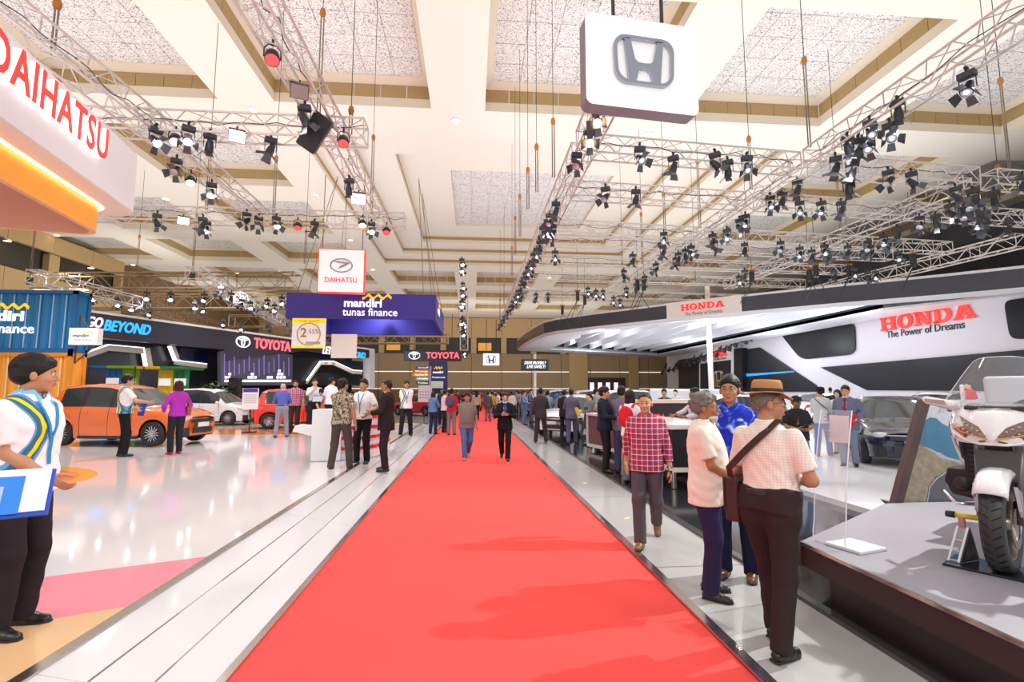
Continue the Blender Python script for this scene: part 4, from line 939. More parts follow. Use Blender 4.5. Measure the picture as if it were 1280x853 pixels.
# sign panel on the canopy
pa = fr[5].copy(); pb = fr[4].copy(); dS = (pb-pa); dS.z = 0; LS = dS.length; dS.normalize(); nS = Vector((dS.y, -dS.x, 0))
if nS.y > 0: nS = -nS
Ms = frame_of((pa+pb)/2+nS*.06+Vector((0, 0, .38)), dS, nS)
b_ = MB().prism([Ms @ Vector(p) for p in ((-LS/2, -.46, 0), (LS/2, -.46, 0), (LS/2, .52, 0), (-LS/2, .52, 0))], nS, .12).build('sign_panel', mat('sign_panel_cream', hexc('e9e0da'), .45, emit=.1), cp)
honda_word(LS*.58, .36, .04, M_redlet, cp, Ms @ T(0, .14, .12)); text('The Power of Dreams', mat('tag_grey', hexc('7a6f6c'), .5), LS*.5, .2, .01, cp, Ms @ T(.05, -.26, .125))
q = P(889, 480, y=33.0); pl = MB().tube((0, 0, .1), (0, 0, P(889, 361, y=33).z), .17, n=14).build('support_pole', mat('pole_cream', hexc('efe8de'), .4), None, True, (P(889, 480, y=32.2).x, 32.2, 0)); tag(pl, 'slim white pole standing in front of the canopy sign panel', 'pole')
# line of small lamps under the canopy
tr = MB().path([P(px, py, x=22.6) for px, py in ((826, 468), (870, 449), (920, 430), (968, 409), (1040, 396), (1090, 386))], .06, 6).build('lamp_track', M_black); tag(tr, 'black lamp track running along the top of the white booth wall', 'rail')
for k, (px, py) in enumerate(((828, 466), (836, 463), (842, 462), (848, 460), (856, 457), (862, 456), (868, 453), (874, 451), (880, 449), (886, 447), (896, 444), (900, 437), (906, 438), (912, 436), (920, 431), (928, 425), (933, 427), (939, 423), (945, 412), (832, 458), (846, 456), (858, 453), (867, 449), (876, 446))):
    q = P(px, py, x=22.5)
    o = MB().box((0, 0, .3), (.1, .1, .3)).lathe([(.0, .2), (.16, .15), (.18, -.2), (.14, -.22), (0, -.2)], (0, 0, 0), 10).build('track_lamp', [M_black], None, True, q, (.5, .2, 0))
    tag(o, 'small black lamp on the track above the white booth wall', 'spotlight', 'lamps on the booth wall track')
# ------------------------------------------------------------------ the white wall behind the cars
XW = 23.5
hw = thing('booth_wall', 'white booth wall with dark screens and red HONDA letters, right', 'wall', (XW, 0, 0))
def wp(name, px, th, m, off=0.0, parent=hw):
    pts = [P(a, b, x=XW) for a, b in px]
    return fixn(MB().prism([(off, p.y, p.z) for p in pts], (-1, 0, 0), th).build(name, m, parent))
MB().prism([(.1, 58, .1), (.1, 17, .1), (.1, 17, 6.75), (.1, 58, 6.75)], (1, 0, 0), .3).build('white_panel', mat('wall_white', hexc('dcd8de'), .45), hw)
M_win = mat('dark_opening', hexc('1b1c20'), .4, spec=.15, vary=.5, vscale=.7)
def rpoly(pts, r=.28, n=4):
    """rounded polygon in picture points"""
    out = []; N = len(pts)
    for i in range(N):
        p = Vector((*pts[i], 0)); a = Vector((*pts[i-1], 0)); b = Vector((*pts[(i+1) % N], 0))
        rr_ = min(9*r*4, (a-p).length*.4, (b-p).length*.4); p0 = p+(a-p).normalized()*rr_; p1 = p+(b-p).normalized()*rr_
        for k in range(n+1):
            u = k/n; q = p0*(1-u)**2+p*2*u*(1-u)+p1*u*u; out.append((q.x, q.y))
    return out
wp('window_opening', rpoly([(973, 415), (1068, 403), (1069, 443), (1001, 450)]), .05, M_win, .06)
wp('window_opening', rpoly([(1254, 376), (1330, 366), (1330, 424), (1262, 424)]), .05, M_win, .06)
wp('led_screen', [(1025, 459.5), (1330, 433), (1330, 490), (1083, 488)], .06, M_led, .08)
wp('led_screen', [(920, 446), (931, 437), (949, 434.5), (1020, 482), (1022, 490), (920, 490)], .06, M_led, .08)
wp('led_screen', [(848, 450), (877, 446), (877, 486), (848, 486)], .06, M_led, .08)
wp('blue_streak', [(931, 467), (936, 467.5), (993, 464), (993, 465.2), (936, 470.5), (931, 471)], .02, mat('blue_glow', hexc('2b8de0'), .4, emit=1.2, ecol=hexc('1f7fe8')), .03)
wp('black_side', [(922, 436), (933, 435), (933, 488), (922, 488)], .35, mat('portal_black', hexc('1f1f26'), .3), 0)
wp('portal_frame', [(878, 437), (922, 431), (922, 488), (878, 488)], .45, mat('portal_white', hexc('d9d3d2'), .45, emit=.05), .1)
wp('portal_screen', [(880, 455), (918.5, 450), (918.5, 488), (880, 488)], .05, M_led, -.34)
def wm(px, py, off): return frame_of((off, P(px, py, x=XW+off).y, P(px, py, x=XW+off).z), (0, -1, 0), (-1, 0, 0))
def wlen(pxa, pxb, off=0): return P(pxa, 480, x=XW+off).y-P(pxb, 480, x=XW+off).y
honda_word(wlen(1097, 1213), .76, .06, M_redlet, hw, wm(1154, 398, .05)); text('The Power of Dreams', mat('ink_dark', hexc('3a3840'), .5), wlen(1106, 1203), .4, .02, hw, wm(1153, 413, .08))
honda_word(wlen(889, 909, -.35), .62, .06, M_redlet, hw, wm(899, 442, -.36)); text('The Power of Dreams', MATS['tag_grey'], wlen(893, 908, -.35), .25, .01, hw, wm(900, 448.5, -.36))
honda_mark(wlen(893.5, 904.5, -.38), 1.5, .05, M_chrome, hw, wm(899, 474, -.40))
# white end block and low wall behind the counter
eb = MB().box((0, 0, 3.3), (1.6, .5, 6.4)).build('end_block', mat('endblock_white', hexc('d5dae6'), .4), None, loc=(P(843, 470, y=58.6).x, 58.6, 0)); tag(eb, 'white end block of the booth wall left of the black screens', 'wall panel')
a = P(812, 485.5, y=24); b = P(925, 490, y=24)
lw = bevel(MB().box((0, 0, .75), (b.x-a.x, .2, a.z-.0)).build('low_wall', mat('low_wall_white', hexc('dfe4ea'), .35), None, loc=((a.x+b.x)/2, 24, .12)), .08); tag(lw, 'low white wall behind the counter visitors in the right booth', 'partition')
# ------------------------------------------------------------------ counters
M_brown = mat('brown_laminate', hexc('5d4445'), .35); M_brownd = mat('dark_brown_laminate', hexc('33242a'), .3)
M_counter = mat('counter_top', hexc('d9cfcb'), .3)
A1 = P(733, 562, z=.05); B1 = P(775, 572, z=.05); dd = (B1-A1).normalized(); LC = 4.6
c1 = thing('reception_counter', 'long brown reception counter with pale top beside the black booth floor', 'counter', A1, math.atan2(dd.y, dd.x))
bevel(MB().box((LC/2, .36, .98), (LC, .72, .07)).build('counter_top', M_counter, c1)); MB().box((LC/2, .36, .55), (LC-.06, .62, .78)).build('body', M_brown, c1); MB().box((LC/2, .36, .13), (LC, .68, .08)).build('base_rail', M_counter, c1); MB().box((.02, .36, .55), (.05, .70, .86)).build('end_panel', M_counter, c1)
for x in (.3, LC-.3): MB().box((x, .36, .05), (.08, .5, .1)).build('foot', M_steel, c1)
q = P(842, 614, z=.05)
c2 = thing('counter_table', 'white topped counter with a dark front between the plaid man and the old man', 'counter', (q.x+.45, q.y+.1, .05), 0)
bevel(MB().box((.0, 1.6, 1.02), (.95, 3.4, .08)).build('counter_top', M_counter, c2)); MB().box((0, 1.6, .66), (.8, 3.2, .62)).build('body', mat('counter_black', hexc('1d1c20'), .3), c2); MB().box((0, 1.6, .32), (.86, 3.3, .07)).build('base_rail', M_counter, c2)
for (x, y) in ((-.36, .1), (.3, 3.1), (-.3, 3.1)): MB().tube((x, y, 0), (x, y, .3), .045, n=12).build('leg', M_steel, c2)
ds = thing('display_cabinet', 'dark brown display cabinet with a pale top behind the counter visitors', 'cabinet', (P(828, 500, y=12.5).x, 12.5, .05))
MB().box((0, 0, .68), (1.3, .5, 1.3)).build('body', M_brownd, ds); MB().box((0, 0, 1.36), (1.4, .56, .09)).build('top', mat('pink_top', hexc('e9cfc4'), .4), ds)
text('HONDA', M_redlet, .62, .16, .01, ds, frame_of((-.35, -.26, .95), (1, 0, 0), (0, -1, 0)), bold=.04)
# left white counter with red slats
q = P(388, 577, z=PL)
c3 = thing('white_counter', 'white curved counter with red slats in front of the red car', 'counter', (q.x, q.y, PL), math.radians(4))
w3 = (420-386)/620*q.y; h3 = 1.07
MB().box((w3/2, .35, h3/2), (w3, .7, h3)).build('body', M_boothwhite, c3)
MB().prism([(-.38, .0, .62), (.0, 0, .52), (0, 0, .72), (-.34, 0, .74)], (0, 1, 0), .5).build('side_wing', M_boothwhite, c3)
pts = [(w3-.05, .1), (w3+.35, .2), (w3+.62, .6), (w3+.8, 1.4), (w3+.8, 2.4)]
MB().quadstrip([[(x, y, 0) for x, y in pts], [(x, y, h3) for x, y in pts]], 0, False).build('curved_front', M_boothwhite, c3)
MB().prism([(x, y, h3) for x, y in pts]+[(w3-.05, 2.4, h3)], (0, 0, 1), .05).build('counter_top', M_boothwhite, c3)
for z in (.2, .42, .64, .86):
    MB().quadstrip([[(x+.03, y-.02, z) for x, y in pts], [(x+.03, y-.02, z+.07) for x, y in pts]], 0, False).build('red_slat', mat('red_slat', hexc('d8262e'), .35), c3)
# ------------------------------------------------------------------ motorcycle platform
PZ = .44
c0 = P(1001, 677, z=PZ); c1_ = P(1108, 629, z=PZ)
XPF = c0.x
pf = thing('motorcycle_platform', 'dark brown platform with grey top under the white motorcycle', 'platform', (XPF, 0, 0))
far = (c1_.x-XPF, c1_.y)
MB().prism([(0, .8, PZ-.03), (6.5, .8, PZ-.03), (6.5, c1_.y, PZ-.03), (far[0], far[1], PZ-.03), (0, c0.y, PZ-.03)], (0, 0, 1), .03).build('top', mat('platform_top', hexc('8f8c94'), .5, vary=.04), pf)
M_maroon = mat('platform_front', hexc('3b2226'), .4)
MB().box((.03, (c0.y+.8)/2, PZ-.11), (.05, c0.y-.8, .16)).build('front_fascia', M_maroon, pf)
MB().box((.07, (c0.y+.8)/2-.12, .13), (.05, c0.y-.8-.25, .26)).build('front_panel', mat('platform_front2', hexc('2a181c'), .4), pf)
MB().prism([(0, c0.y, PZ-.19), (far[0], far[1], PZ-.19), (far[0], far[1], PZ-.03), (0, c0.y, PZ-.03)], Vector((-.6, .8, 0)), .04).build('end_fascia', M_maroon, pf)
MB().prism([(.1, c0.y-.25, 0), (far[0], far[1]-.2, 0), (far[0], far[1]-.2, .27), (.1, c0.y-.25, .27)], Vector((-.6, .8, 0)), .03).build('end_panel', mat('platform_end', hexc('777480'), .4), pf)
MB().box((-.005, (c0.y+.8)/2, PZ-.01), (.02, c0.y-.8, .025)).build('edge_trim', M_steel, pf)
# poster board with a mountain road
YP = 5.25
def pp(px, py): p = P(px, py, y=YP); return (p.x, p.z)
pb_ = thing('poster_board', 'leaning poster board of a mountain road behind the motorcycle', 'poster', (0, YP, 0))
def pr(name, pts, th, m, off): return fixn(MB().prism([(pp(*p)[0], off, pp(*p)[1]) for p in pts], (0, 1, 0), th).build(name, m, pb_))
pr('frame', [(1115, 629), (1125, 630), (1160, 500), (1150, 499)], .08, mat('poster_frame', hexc('5a4442'), .45), -.04)
pr('base', [(1122, 630), (1330, 632), (1330, 637), (1130, 637)], .3, mat('poster_base', hexc('9a8f86'), .5), -.06)
pr('sky_print', [(1125, 630), (1330, 632), (1330, 500), (1160, 500)], .05, mat('print_sky', hexc('cfd2da'), .5), .0)
pr('mountain_print', [(1143, 560), (1154, 528), (1162, 522), (1170, 523), (1178, 530), (1190, 536), (1202, 545), (1215, 540), (1330, 520), (1330, 577), (1190, 577), (1175, 566)], .002, mat('print_mountain', hexc('4d84a4'), .5, vary=.3, vscale=3), -.003)
pr('cloud_print', [(1144, 556), (1160, 560), (1185, 572), (1215, 579), (1330, 580), (1330, 584), (1190, 583), (1140, 578)], .002, mat('print_cloud', hexc('b9c3c9'), .5), -.005)
pr('hill_print', [(1127, 626), (1141, 570), (1150, 556), (1162, 563), (1176, 573), (1200, 579), (1190, 586), (1172, 594), (1160, 606), (1157, 630), (1126, 630)], .002, mat('print_hill', hexc('a2977f'), .6, vary=.55, vscale=14), -.007)
pr('road_print', [(1157, 630), (1160, 608), (1170, 596), (1186, 587), (1198, 582), (1212, 582), (1218, 590), (1222, 600), (1330, 612), (1330, 631)], .002, mat('print_road', hexc('64676e'), .6, vary=.06), -.008)
def stripe(pts, w, m):
    mb = MB(); L = [Vector((pp(*p)[0], -.011, pp(*p)[1])) for p in pts]
    mb.path(L, w, 4).build('road_line', m, pb_)
stripe([(1158, 629), (1161, 609), (1170, 598), (1184, 589), (1200, 583)], .004, mat('print_white', (.8, .8, .8), .5)); stripe([(1184, 609), (1180, 600), (1184, 593), (1194, 588), (1203, 585)], .0025, MATS['print_white'])
# acrylic info stand
M_acr = mat('clear_acrylic', (.9, .9, .92), .03, alpha=.13, coat=.5)
b0 = P(1017, 676, z=PZ); b1 = P(1057, 688, z=PZ); dx = (b1-b0).normalized(); wA = (b1-b0).length; hA = 1.06
ac = thing('acrylic_stand', 'clear acrylic information stand on the platform corner beside the hat man', 'stand', (b0.x, b0.y, PZ), math.atan2(dx.y, dx.x))
n = 10; prof = [(-.0, 0), (.0, .08)]+[(.02+.16*(k/n)**1.6, .08+(hA-.08)*k/n) for k in range(1, n+1)]
lo = [[(0, y, z) for y, z in prof], [(wA, y, z) for y, z in prof], [(wA, y+.012, z) for y, z in prof], [(0, y+.012, z) for y, z in prof]]
mb = MB()
for k in range(len(prof)-1): pass
mb.quadstrip([[L[k] for L in lo] for k in range(len(prof))], 0, True, True, True); mb.build('upright_sheet', M_acr, ac)
for x in (0, wA): MB().path([(x, y, z) for y, z in prof], .005, 4).build('bright_edge', mat('acrylic_edge', (.85, .85, .87), .2), ac)
bevel(MB().box((wA/2+.12, .13, .012), (wA+.02, .3, .024)).build('base', mat('acrylic_base', (.75, .76, .8), .1), ac), .005)
zc_ = .92; MB().box((wA*.52, .10, zc_), (wA*.62, .004, .22)).build('info_sheet', mat('info_paper', hexc('d9c7c8'), .6), ac).rotation_euler = (-.1, 0, 0)
for k in range(6): MB().box((wA*.42, .10-.006, zc_+.08-.03*k), (wA*.2, .004, .006)).build('print_line', mat('print_text', hexc('a38f92'), .6), ac)
# ================================================================== CARS
def curve(tab, u): return float(np.interp(u, [a for a, b in tab], [b for a, b in tab]))
KIND = {
 'hatch': dict(zb=[(0, .50), (.012, .70), (.03, .86), (.07, .94), (.35, .95), (.62, .92), (.73, .90), (.84, .85), (.93, .76), (.975, .66), (1, .52)],
               zr=[(0, 0), (.025, .86), (.085, 1.40), (.14, 1.49), (.3, 1.53), (.45, 1.51), (.54, 1.43), (.745, .90), (1, 0)], base=(.03, .745), roof=(.10, .54), pill=(.30, .50), win=(.13, .665)),
 'sedan': dict(zb=[(0, .55), (.01, .78), (.03, .95), (.12, 1.0), (.3, .96), (.62, .92), (.70, .90), (.84, .82), (.94, .72), (.98, .62), (1, .5)],
               zr=[(0, 0), (.10, .99), (.26, 1.36), (.36, 1.42), (.46, 1.42), (.55, 1.34), (.72, .9), (1, 0)], base=(.10, .72), roof=(.27, .54), pill=(.33, .50), win=(.2, .665)),
 'mpv': dict(zb=[(0, .5), (.01, .75), (.03, .95), (.35, .97), (.65, .95), (.76, .95), (.88, .86), (.95, .76), (.98, .64), (1, .5)],
             zr=[(0, 0), (.015, .95), (.05, 1.5), (.12, 1.62), (.4, 1.66), (.55, 1.60), (.64, 1.45), (.80, .94), (1, 0)], base=(.02, .80), roof=(.06, .60), pill=(.27, .47), win=(.09, .69)),
}
WT = [(0, .70), (.015, .78), (.05, .90), (.12, .965), (.3, 1), (.6, 1), (.8, .985), (.9, .93), (.95, .84), (.98, .70), (1, .56)]
def car(label, loc, rz, kind='hatch', paint='f07a1e', L=3.7, W=1.68, sc=1.0, cat='car', lights=True, rimc=None, group=None, red_tail=True):
    K = KIND[kind]; h = W/2; zs_ = sc
    root = thing('car', label, cat, loc, rz, group)
    pm = mat('paint_'+paint, hexc(paint), .22, coat=1.0, metal=.0)
    R_ = .305; Rr = .35; fx = L/2-.72; rx = -L/2+.62
    us = sorted(set([0, .006, .015, .03, .05, .07, .085, .1, .945, .96, .975, .99, 1.0]+[i/64 for i in range(7, 61)]+[(w+L/2+d)/L for w in (fx, rx) for d in (-Rr, -Rr*.97, -Rr*.85, -Rr*.6, -Rr*.3, 0, Rr*.3, Rr*.6, Rr*.85, Rr*.97, Rr)]))
    us = [u for u in us if 0 <= u <= 1]
    def sec(u):
        x = -L/2+u*L; w = h*curve(WT, u); zb = curve(K['zb'], u)*zs_; zr = curve(K['zr'], u)*zs_
        bow = 0
        zs = .19+.05*max(0, (u-.93)/.07)+.08*max(0, (.06-u)/.06)
        for c in (fx, rx):
            if abs(x-c) < Rr: zs = max(zs, R_+math.sqrt(max(0, Rr*Rr-(x-c)**2)))
        m1 = max(.44, min(zs+.02, .66)); m2 = max(.62, m1+.01)
        lo = [(w*.955, zs), (w*.99, m1), (w, m2), (w*.985, zb-.12 if zb-.12 > m2+.01 else m2+.01), (w*.955, zb-.005 if zb > m2+.03 else m2+.03)]
        zb2 = lo[-1][1]
        if zr > zb2+.04:
            wr = w*(.955-.24*min(1, (zr-zb2)/.6)); t = [(w*.945, zb2+.02), (wr, zr-.075 if zr-.075 > zb2+.03 else zb2+.03), (wr*.86, zr-.018), (wr*.5, zr+.008), (0, zr+.016)]
        else:
            t = [(w*.90, zb2+.02), (w*.76, zb2+.04), (w*.55, zb2+.052), (w*.3, zb2+.06), (0, zb2+.064)]
        return [(x, y, z) for y, z in lo+t]
    body = MB(); wins = {}; S = [sec(u) for u in us]; nP = len(S[0])
    for side in (1, -1):
        for i in range(len(us)-1):
            u = (us[i]+us[i+1])/2
            for j in range(nP-1):
                q = [S[i][j], S[i+1][j], S[i+1][j+1], S[i][j+1]]; q = [(x, y*side, z) for x, y, z in q]
                if side < 0: q = q[::-1]
                tgt = body
                gl = curve(K['zr'], u) > curve(K['zb'], u)+.06
                if j == 5 and gl and K['win'][0] < u < K['win'][1]:
                    if all(abs(u-p) > .012 for p in K['pill']):
                        nm = 'side_window_%d_%d' % (side, sum(u > p for p in K['pill'])); tgt = wins.setdefault(nm, MB())
                    else: tgt = wins.setdefault('pillar%d_%d' % (side, u > .4), MB())
                elif j >= 6 and gl and K['roof'][1]+.005 < u < K['base'][1]: tgt = wins.setdefault('windscreen', MB())
                elif j >= 6 and gl and K['base'][0] < u < K['roof'][0]: tgt = wins.setdefault('rear_window', MB())
                elif lights and j == 3 and .905 < u < .985: tgt = wins.setdefault('headlight%d' % side, MB())
                elif lights and j in (3,) and u < .06: tgt = wins.setdefault('tail_light%d' % side, MB())
                elif j == 0 and (u < .03 or u > .96): tgt = wins.setdefault('lower_bumper', MB())
                k = len(tgt.v); tgt.v += q; tgt.f.append((k, k+1, k+2, k+3)); tgt.m.append(0)
    for e, rev in ((0, False), (-1, True)):
        loop = [p for p in S[e]]+[(x, -y, z) for x, y, z in reversed(S[e][:-1])]
        k = len(body.v); body.v += loop; f = tuple(range(k, k+len(loop))); body.f.append(f if rev else f[::-1]); body.m.append(0)
    def weld(mb, name, m):
        o = mb.build(name, m, root, True)
        import bmesh
        bm = bmesh.new(); bm.from_mesh(o.data); bmesh.ops.remove_doubles(bm, verts=bm.verts, dist=.0005); bm.to_mesh(o.data); bm.free(); return o
    weld(body, 'body', pm)
    for nm, mb in wins.items():
        if nm.startswith('side'): weld(mb, 'side_window', M_glassdark)
        elif nm.startswith('pillar'): weld(mb, 'pillar', M_dark)
        elif nm in ('windscreen', 'rear_window'): weld(mb, nm, M_glassdark)
        elif nm.startswith('head'): weld(mb, 'headlight', mat('headlight_glass', (.55, .58, .6), .05, .3, coat=1))
        elif nm.startswith('tail'): weld(mb, 'tail_light', mat('tail_glass', (.5, .02, .03), .08, coat=1, emit=.1))
        else: weld(mb, nm, M_dark)
    bot = MB().box((0, 0, .26), (L*.9, W*.8, .14)).build('underbody', M_dark, root)
    for c in (fx, rx): MB().box((c, 0, .42), (.72, W*.78, .4)).build('wheel_well', M_dark, root)
    # front end
    wf = h*.56; xf = L/2
    g = MB().box((xf-.0, 0, .60*zs_), (.03, wf*1.7, .09))
    for k in range(3): g.box((xf+.012, 0, (.52-.055*k)*zs_), (.02, wf*1.3, .018))
    g.build('grille', M_dark, root); MB().box((xf+.02, 0, .655*zs_), (.03, wf*1.9, .022)).build('grille_bar', M_chrome, root)
    MB().box((xf+.0, 0, .36), (.04, wf*1.5, .14)).build('air_intake', M_dark, root)
    MB().box((xf+.03, 0, .50), (.012, .40, .11)).build('number_plate', mat('plate_white', (.75, .75, .75), .5), root)
    MB().box((-xf-.012, 0, .66*zs_), (.012, .40, .11)).build('number_plate', MATS['plate_white'], root)
    MB().box((-xf+.0, 0, .42), (.03, wf*2.2, .12)).build('rear_bumper_trim', M_dark, root)
    for sd in (1, -1):
        u = .665 if kind != 'mpv' else .69; p = sec(u)[4]
        mm = MB().lathe([(0, .07), (.06, .05), (.085, 0), (.06, -.06), (0, -.08)], n=10, axis='x').build('mirror', pm, root, True, (p[0], sd*(p[1]+.10), p[2]+.06)); mm.scale = (1, 1.1, .75)
        hl_ = MB().lathe([(0, .5), (.3, .42), (.5, 0), (.3, -.42), (0, -.5)], n=14).build('headlamp', mat('headlight_glass', (.55, .58, .6), .05, .3, coat=1), root, True, (xf-.10, sd*h*.63, .655*zs_)); hl_.scale = (.24, .34, .12)
        MB().box((p[0], sd*(p[1]+.02), p[2]+.02), (.05, .12, .03)).build('mirror_arm', M_dark, root)
        for us_ in (K['pill'][0]-.0, K['pill'][1], .665 if kind != 'mpv' else .70):
            pts = [(x-.0, sd*(y+.002), z) for x, y, z in sec(us_)[0:5]]
            MB().path(pts, .006, 4).build('door_seam', M_dark, root)
        for us_ in (K['pill'][0]+.035, K['pill'][1]+.035):
            p = sec(us_)[3]; MB().box((p[0], sd*(p[1]+.012), p[2]-.005), (.16, .03, .03)).build('door_handle', pm, root)
        p0, p1 = sec(.25)[0], sec(.72)[0]
        MB().box((0, sd*(h*.965), .22), (L*.42, .03, .07)).build('side_skirt', M_dark if kind == 'hatch' else pm, root)
    # wheels
    rm = mat('rim_'+(rimc or 'b9bcc2'), hexc(rimc or 'b9bcc2'), .25, .8)
    for c in (fx, rx):
        for sd in (1, -1):
            wh = MB().lathe([(.19, .09), (.27, .10), (.30, .075), (R_, .03), (R_, -.03), (.30, -.075), (.27, -.10), (.19, -.09)], n=28, axis='y').build('wheel', M_rubber, root, True, (c, sd*(h-.115), R_))
            rim = MB().lathe([(.195, .09*sd), (.19, .075*sd), (.17, .02*sd), (0, .0)], n=28, axis='y', mi=1)
            for k in range(7):
                a = 2*PI*k/7; ca_, sa_ = math.cos(a), math.sin(a)
                M_ = Matrix.Rotation(a, 4, 'Y')
                for dv in (-.022, .022):
                    rim.prism([M_ @ Vector((.03, sd*.07, dv*.6-.012)), M_ @ Vector((.185, sd*.085, dv*1.6-.012)), M_ @ Vector((.185, sd*.085, dv*1.6+.012)), M_ @ Vector((.03, sd*.07, dv*.6+.012))], (0, -sd, 0), .03)
            rim.lathe([(0, .082*sd), (.045, .08*sd), (.05, .05*sd)], n=12, axis='y')
            rim.build('rim', [rm, M_dark], wh)
    return root
def carpos(px, py, z): q = P(px, py, z=z); return q
# orange hatchback: front wheel contact near (197,557), rear near (68,551)
q = P(199, 558, z=PL)
ang = math.radians(-9)
car('orange hatchback with the shop assistant and the woman in magenta beside it', (q.x-1.13*math.cos(ang)+.81*math.sin(ang)+.02, q.y-1.13*math.sin(ang)+.72, PL), ang, 'hatch', 'e8690e', 3.75, 1.68, 1.0).scale = (1.08, 1.08, 1.09)
q = P(288, 532, z=PL)
car('white compact car parked behind the orange hatchback', (q.x-1.15, q.y+.85, PL), math.radians(-7), 'mpv', 'e6e6e8', 3.75, 1.66, .97)
q = P(262, 518, z=PL); car('second white car, only its roof showing behind the white compact car', (q.x-1.0, q.y+2.0, PL), math.radians(-7), 'hatch', 'dfe0e4', 3.8, 1.7, 1.0)
q = P(345, 537, z=PL)
car('red hatchback seen from its rear corner behind the white counter', (q.x+.55, q.y+1.35, PL), math.radians(20), 'hatch', 'e23a34', 3.75, 1.7, 1.02)
car('small red car far behind near the direction post', (P(585/1, 500, y=30).x-3.6, 36, 0), math.radians(150), 'hatch', 'd9263c', 3.7, 1.66, 1.0)
# right booth
ST = .12
q = P(1133, 589, z=ST)
car('dark blue sedan facing us behind the poster board', (q.x+1.6, q.y+1.95, ST), math.radians(236), 'sedan', '18223a', 4.6, 1.8, 1.0, rimc='8a8d94')
car('white sedan behind the suited man with the red book', (P(1040, 500, y=21).x, 21, ST), math.radians(10), 'sedan', 'e9ebf0', 4.5, 1.78, 1.04)
car('white hatchback nose on beside the red rail', (P(1165, 500, y=19).x, 19, ST), math.radians(205), 'hatch', 'e6e9ee', 4.0, 1.72, 1.0)
car('silver car behind the hooded visitor and the white sedan', (P(930, 500, y=21).x, 21, ST), math.radians(190), 'hatch', 'd4d9df', 4.0, 1.72, 1.0)
car('white car parked side on behind the two suited men', (P(748, 500, y=24).x+.9, 24.6, .05), math.radians(186), 'mpv', 'e3e6ea', 4.2, 1.72, 1.03)
car('white car nose on left of the two suited men', (P(698, 520, y=20).x+.5, 19.4, .05), math.radians(235), 'hatch', 'dfe4ea', 4.0, 1.7, .98)
car('silver car in the row behind the two suited men', (P(728, 505, y=29).x, 29.5, .05), math.radians(190), 'mpv', 'cfd5dc', 4.2, 1.72, 1.03)
car('white car in the middle of the right booth behind the old man', (P(905, 500, y=15.5).x, 16.5, ST), math.radians(190), 'hatch', 'e4e8ee', 4.0, 1.7, .95)
car('red roofed car far back by the brown doors', (P(762, 490, y=40).x, 40, .05), math.radians(180), 'mpv', 'b92b35', 4.3, 1.75, 1.05)
car('pale car far back beside the red carpet', (P(662, 500, y=36).x+1.9, 38, .05), math.radians(200), 'mpv', 'c9d3dd', 4.3, 1.75, 1.05)
# ================================================================== PEOPLE
f32 = np.float32
def V3(*a): return np.array(a, dtype=f32)
def unit(v): return v/(np.linalg.norm(v)+1e-9)
# ---- distance primitives: each is (bbox_min, bbox_max, function(X,Y,Z))
def cone(a, b, ra, rb, flat=None, sq=None):
    a = V3(*a); b = V3(*b); d = b-a; L2 = float(d@d)+1e-9; R_ = max(ra, rb)
    def f(X, Y, Z):
        px, py, pz = X-a[0], Y-a[1], Z-a[2]
        t = np.clip((px*d[0]+py*d[1]+pz*d[2])/L2, 0, 1)
        r = np.sqrt((px-t*d[0])**2+(py-t*d[1])**2+(pz-t*d[2])**2)-(ra+(rb-ra)*t)
        if flat:
            n = d/math.sqrt(L2)
            if 'b' in flat: r = np.maximum(r, (X-b[0])*n[0]+(Y-b[1])*n[1]+(Z-b[2])*n[2])
            if 'a' in flat: r = np.maximum(r, -(px*n[0]+py*n[1]+pz*n[2]))
        return r
    return np.minimum(a, b)-R_, np.maximum(a, b)+R_, f
def ellip(c, r, R3=None):
    c = V3(*c); r = V3(*r); m = float(max(r))
    def f(X, Y, Z):
        x, y, z = X-c[0], Y-c[1], Z-c[2]
        if R3 is not None:
            x, y, z = R3[0][0]*x+R3[0][1]*y+R3[0][2]*z, R3[1][0]*x+R3[1][1]*y+R3[1][2]*z, R3[2][0]*x+R3[2][1]*y+R3[2][2]*z
        k0 = np.sqrt((x/r[0])**2+(y/r[1])**2+(z/r[2])**2)+1e-6
        k1 = np.sqrt((x/r[0]**2)**2+(y/r[1]**2)**2+(z/r[2]**2)**2)+1e-6
        return k0*(k0-1)/k1
    e = r if R3 is None else V3(m, m, m)
    return c-e, c+e, f
def torso(tab, inv, zr, off=0.0):
    """tab rows: z, half width, half depth, y centre (all in the upright trunk); inv: world -> trunk 4x4"""
    tab = np.array(tab, dtype=f32); z0, z1 = zr
    fw = np.linalg.inv(inv)
    cs = np.array([[x, y, z, 1] for x in (-.3, .3) for y in (-.24, .24) for z in (z0, z1)]) @ fw.T
    def f(X, Y, Z):
        x = inv[0, 0]*X+inv[0, 1]*Y+inv[0, 2]*Z+inv[0, 3]; y = inv[1, 0]*X+inv[1, 1]*Y+inv[1, 2]*Z+inv[1, 3]; z = inv[2, 0]*X+inv[2, 1]*Y+inv[2, 2]*Z+inv[2, 3]
        a = np.interp(z, tab[:, 0], tab[:, 1]).astype(f32)+off; b = np.interp(z, tab[:, 0], tab[:, 2]).astype(f32)+off; yc = np.interp(z, tab[:, 0], tab[:, 3]).astype(f32)
        p = 2.3
        k = (np.abs(x/a)**p+np.abs((y-yc)/b)**p)**(1/p)
        d = (k-1)*np.minimum(a, b)
        return np.maximum(np.maximum(d, z0-z), z-z1)
    return cs[:, :3].min(0)-.02, cs[:, :3].max(0)+.02, f
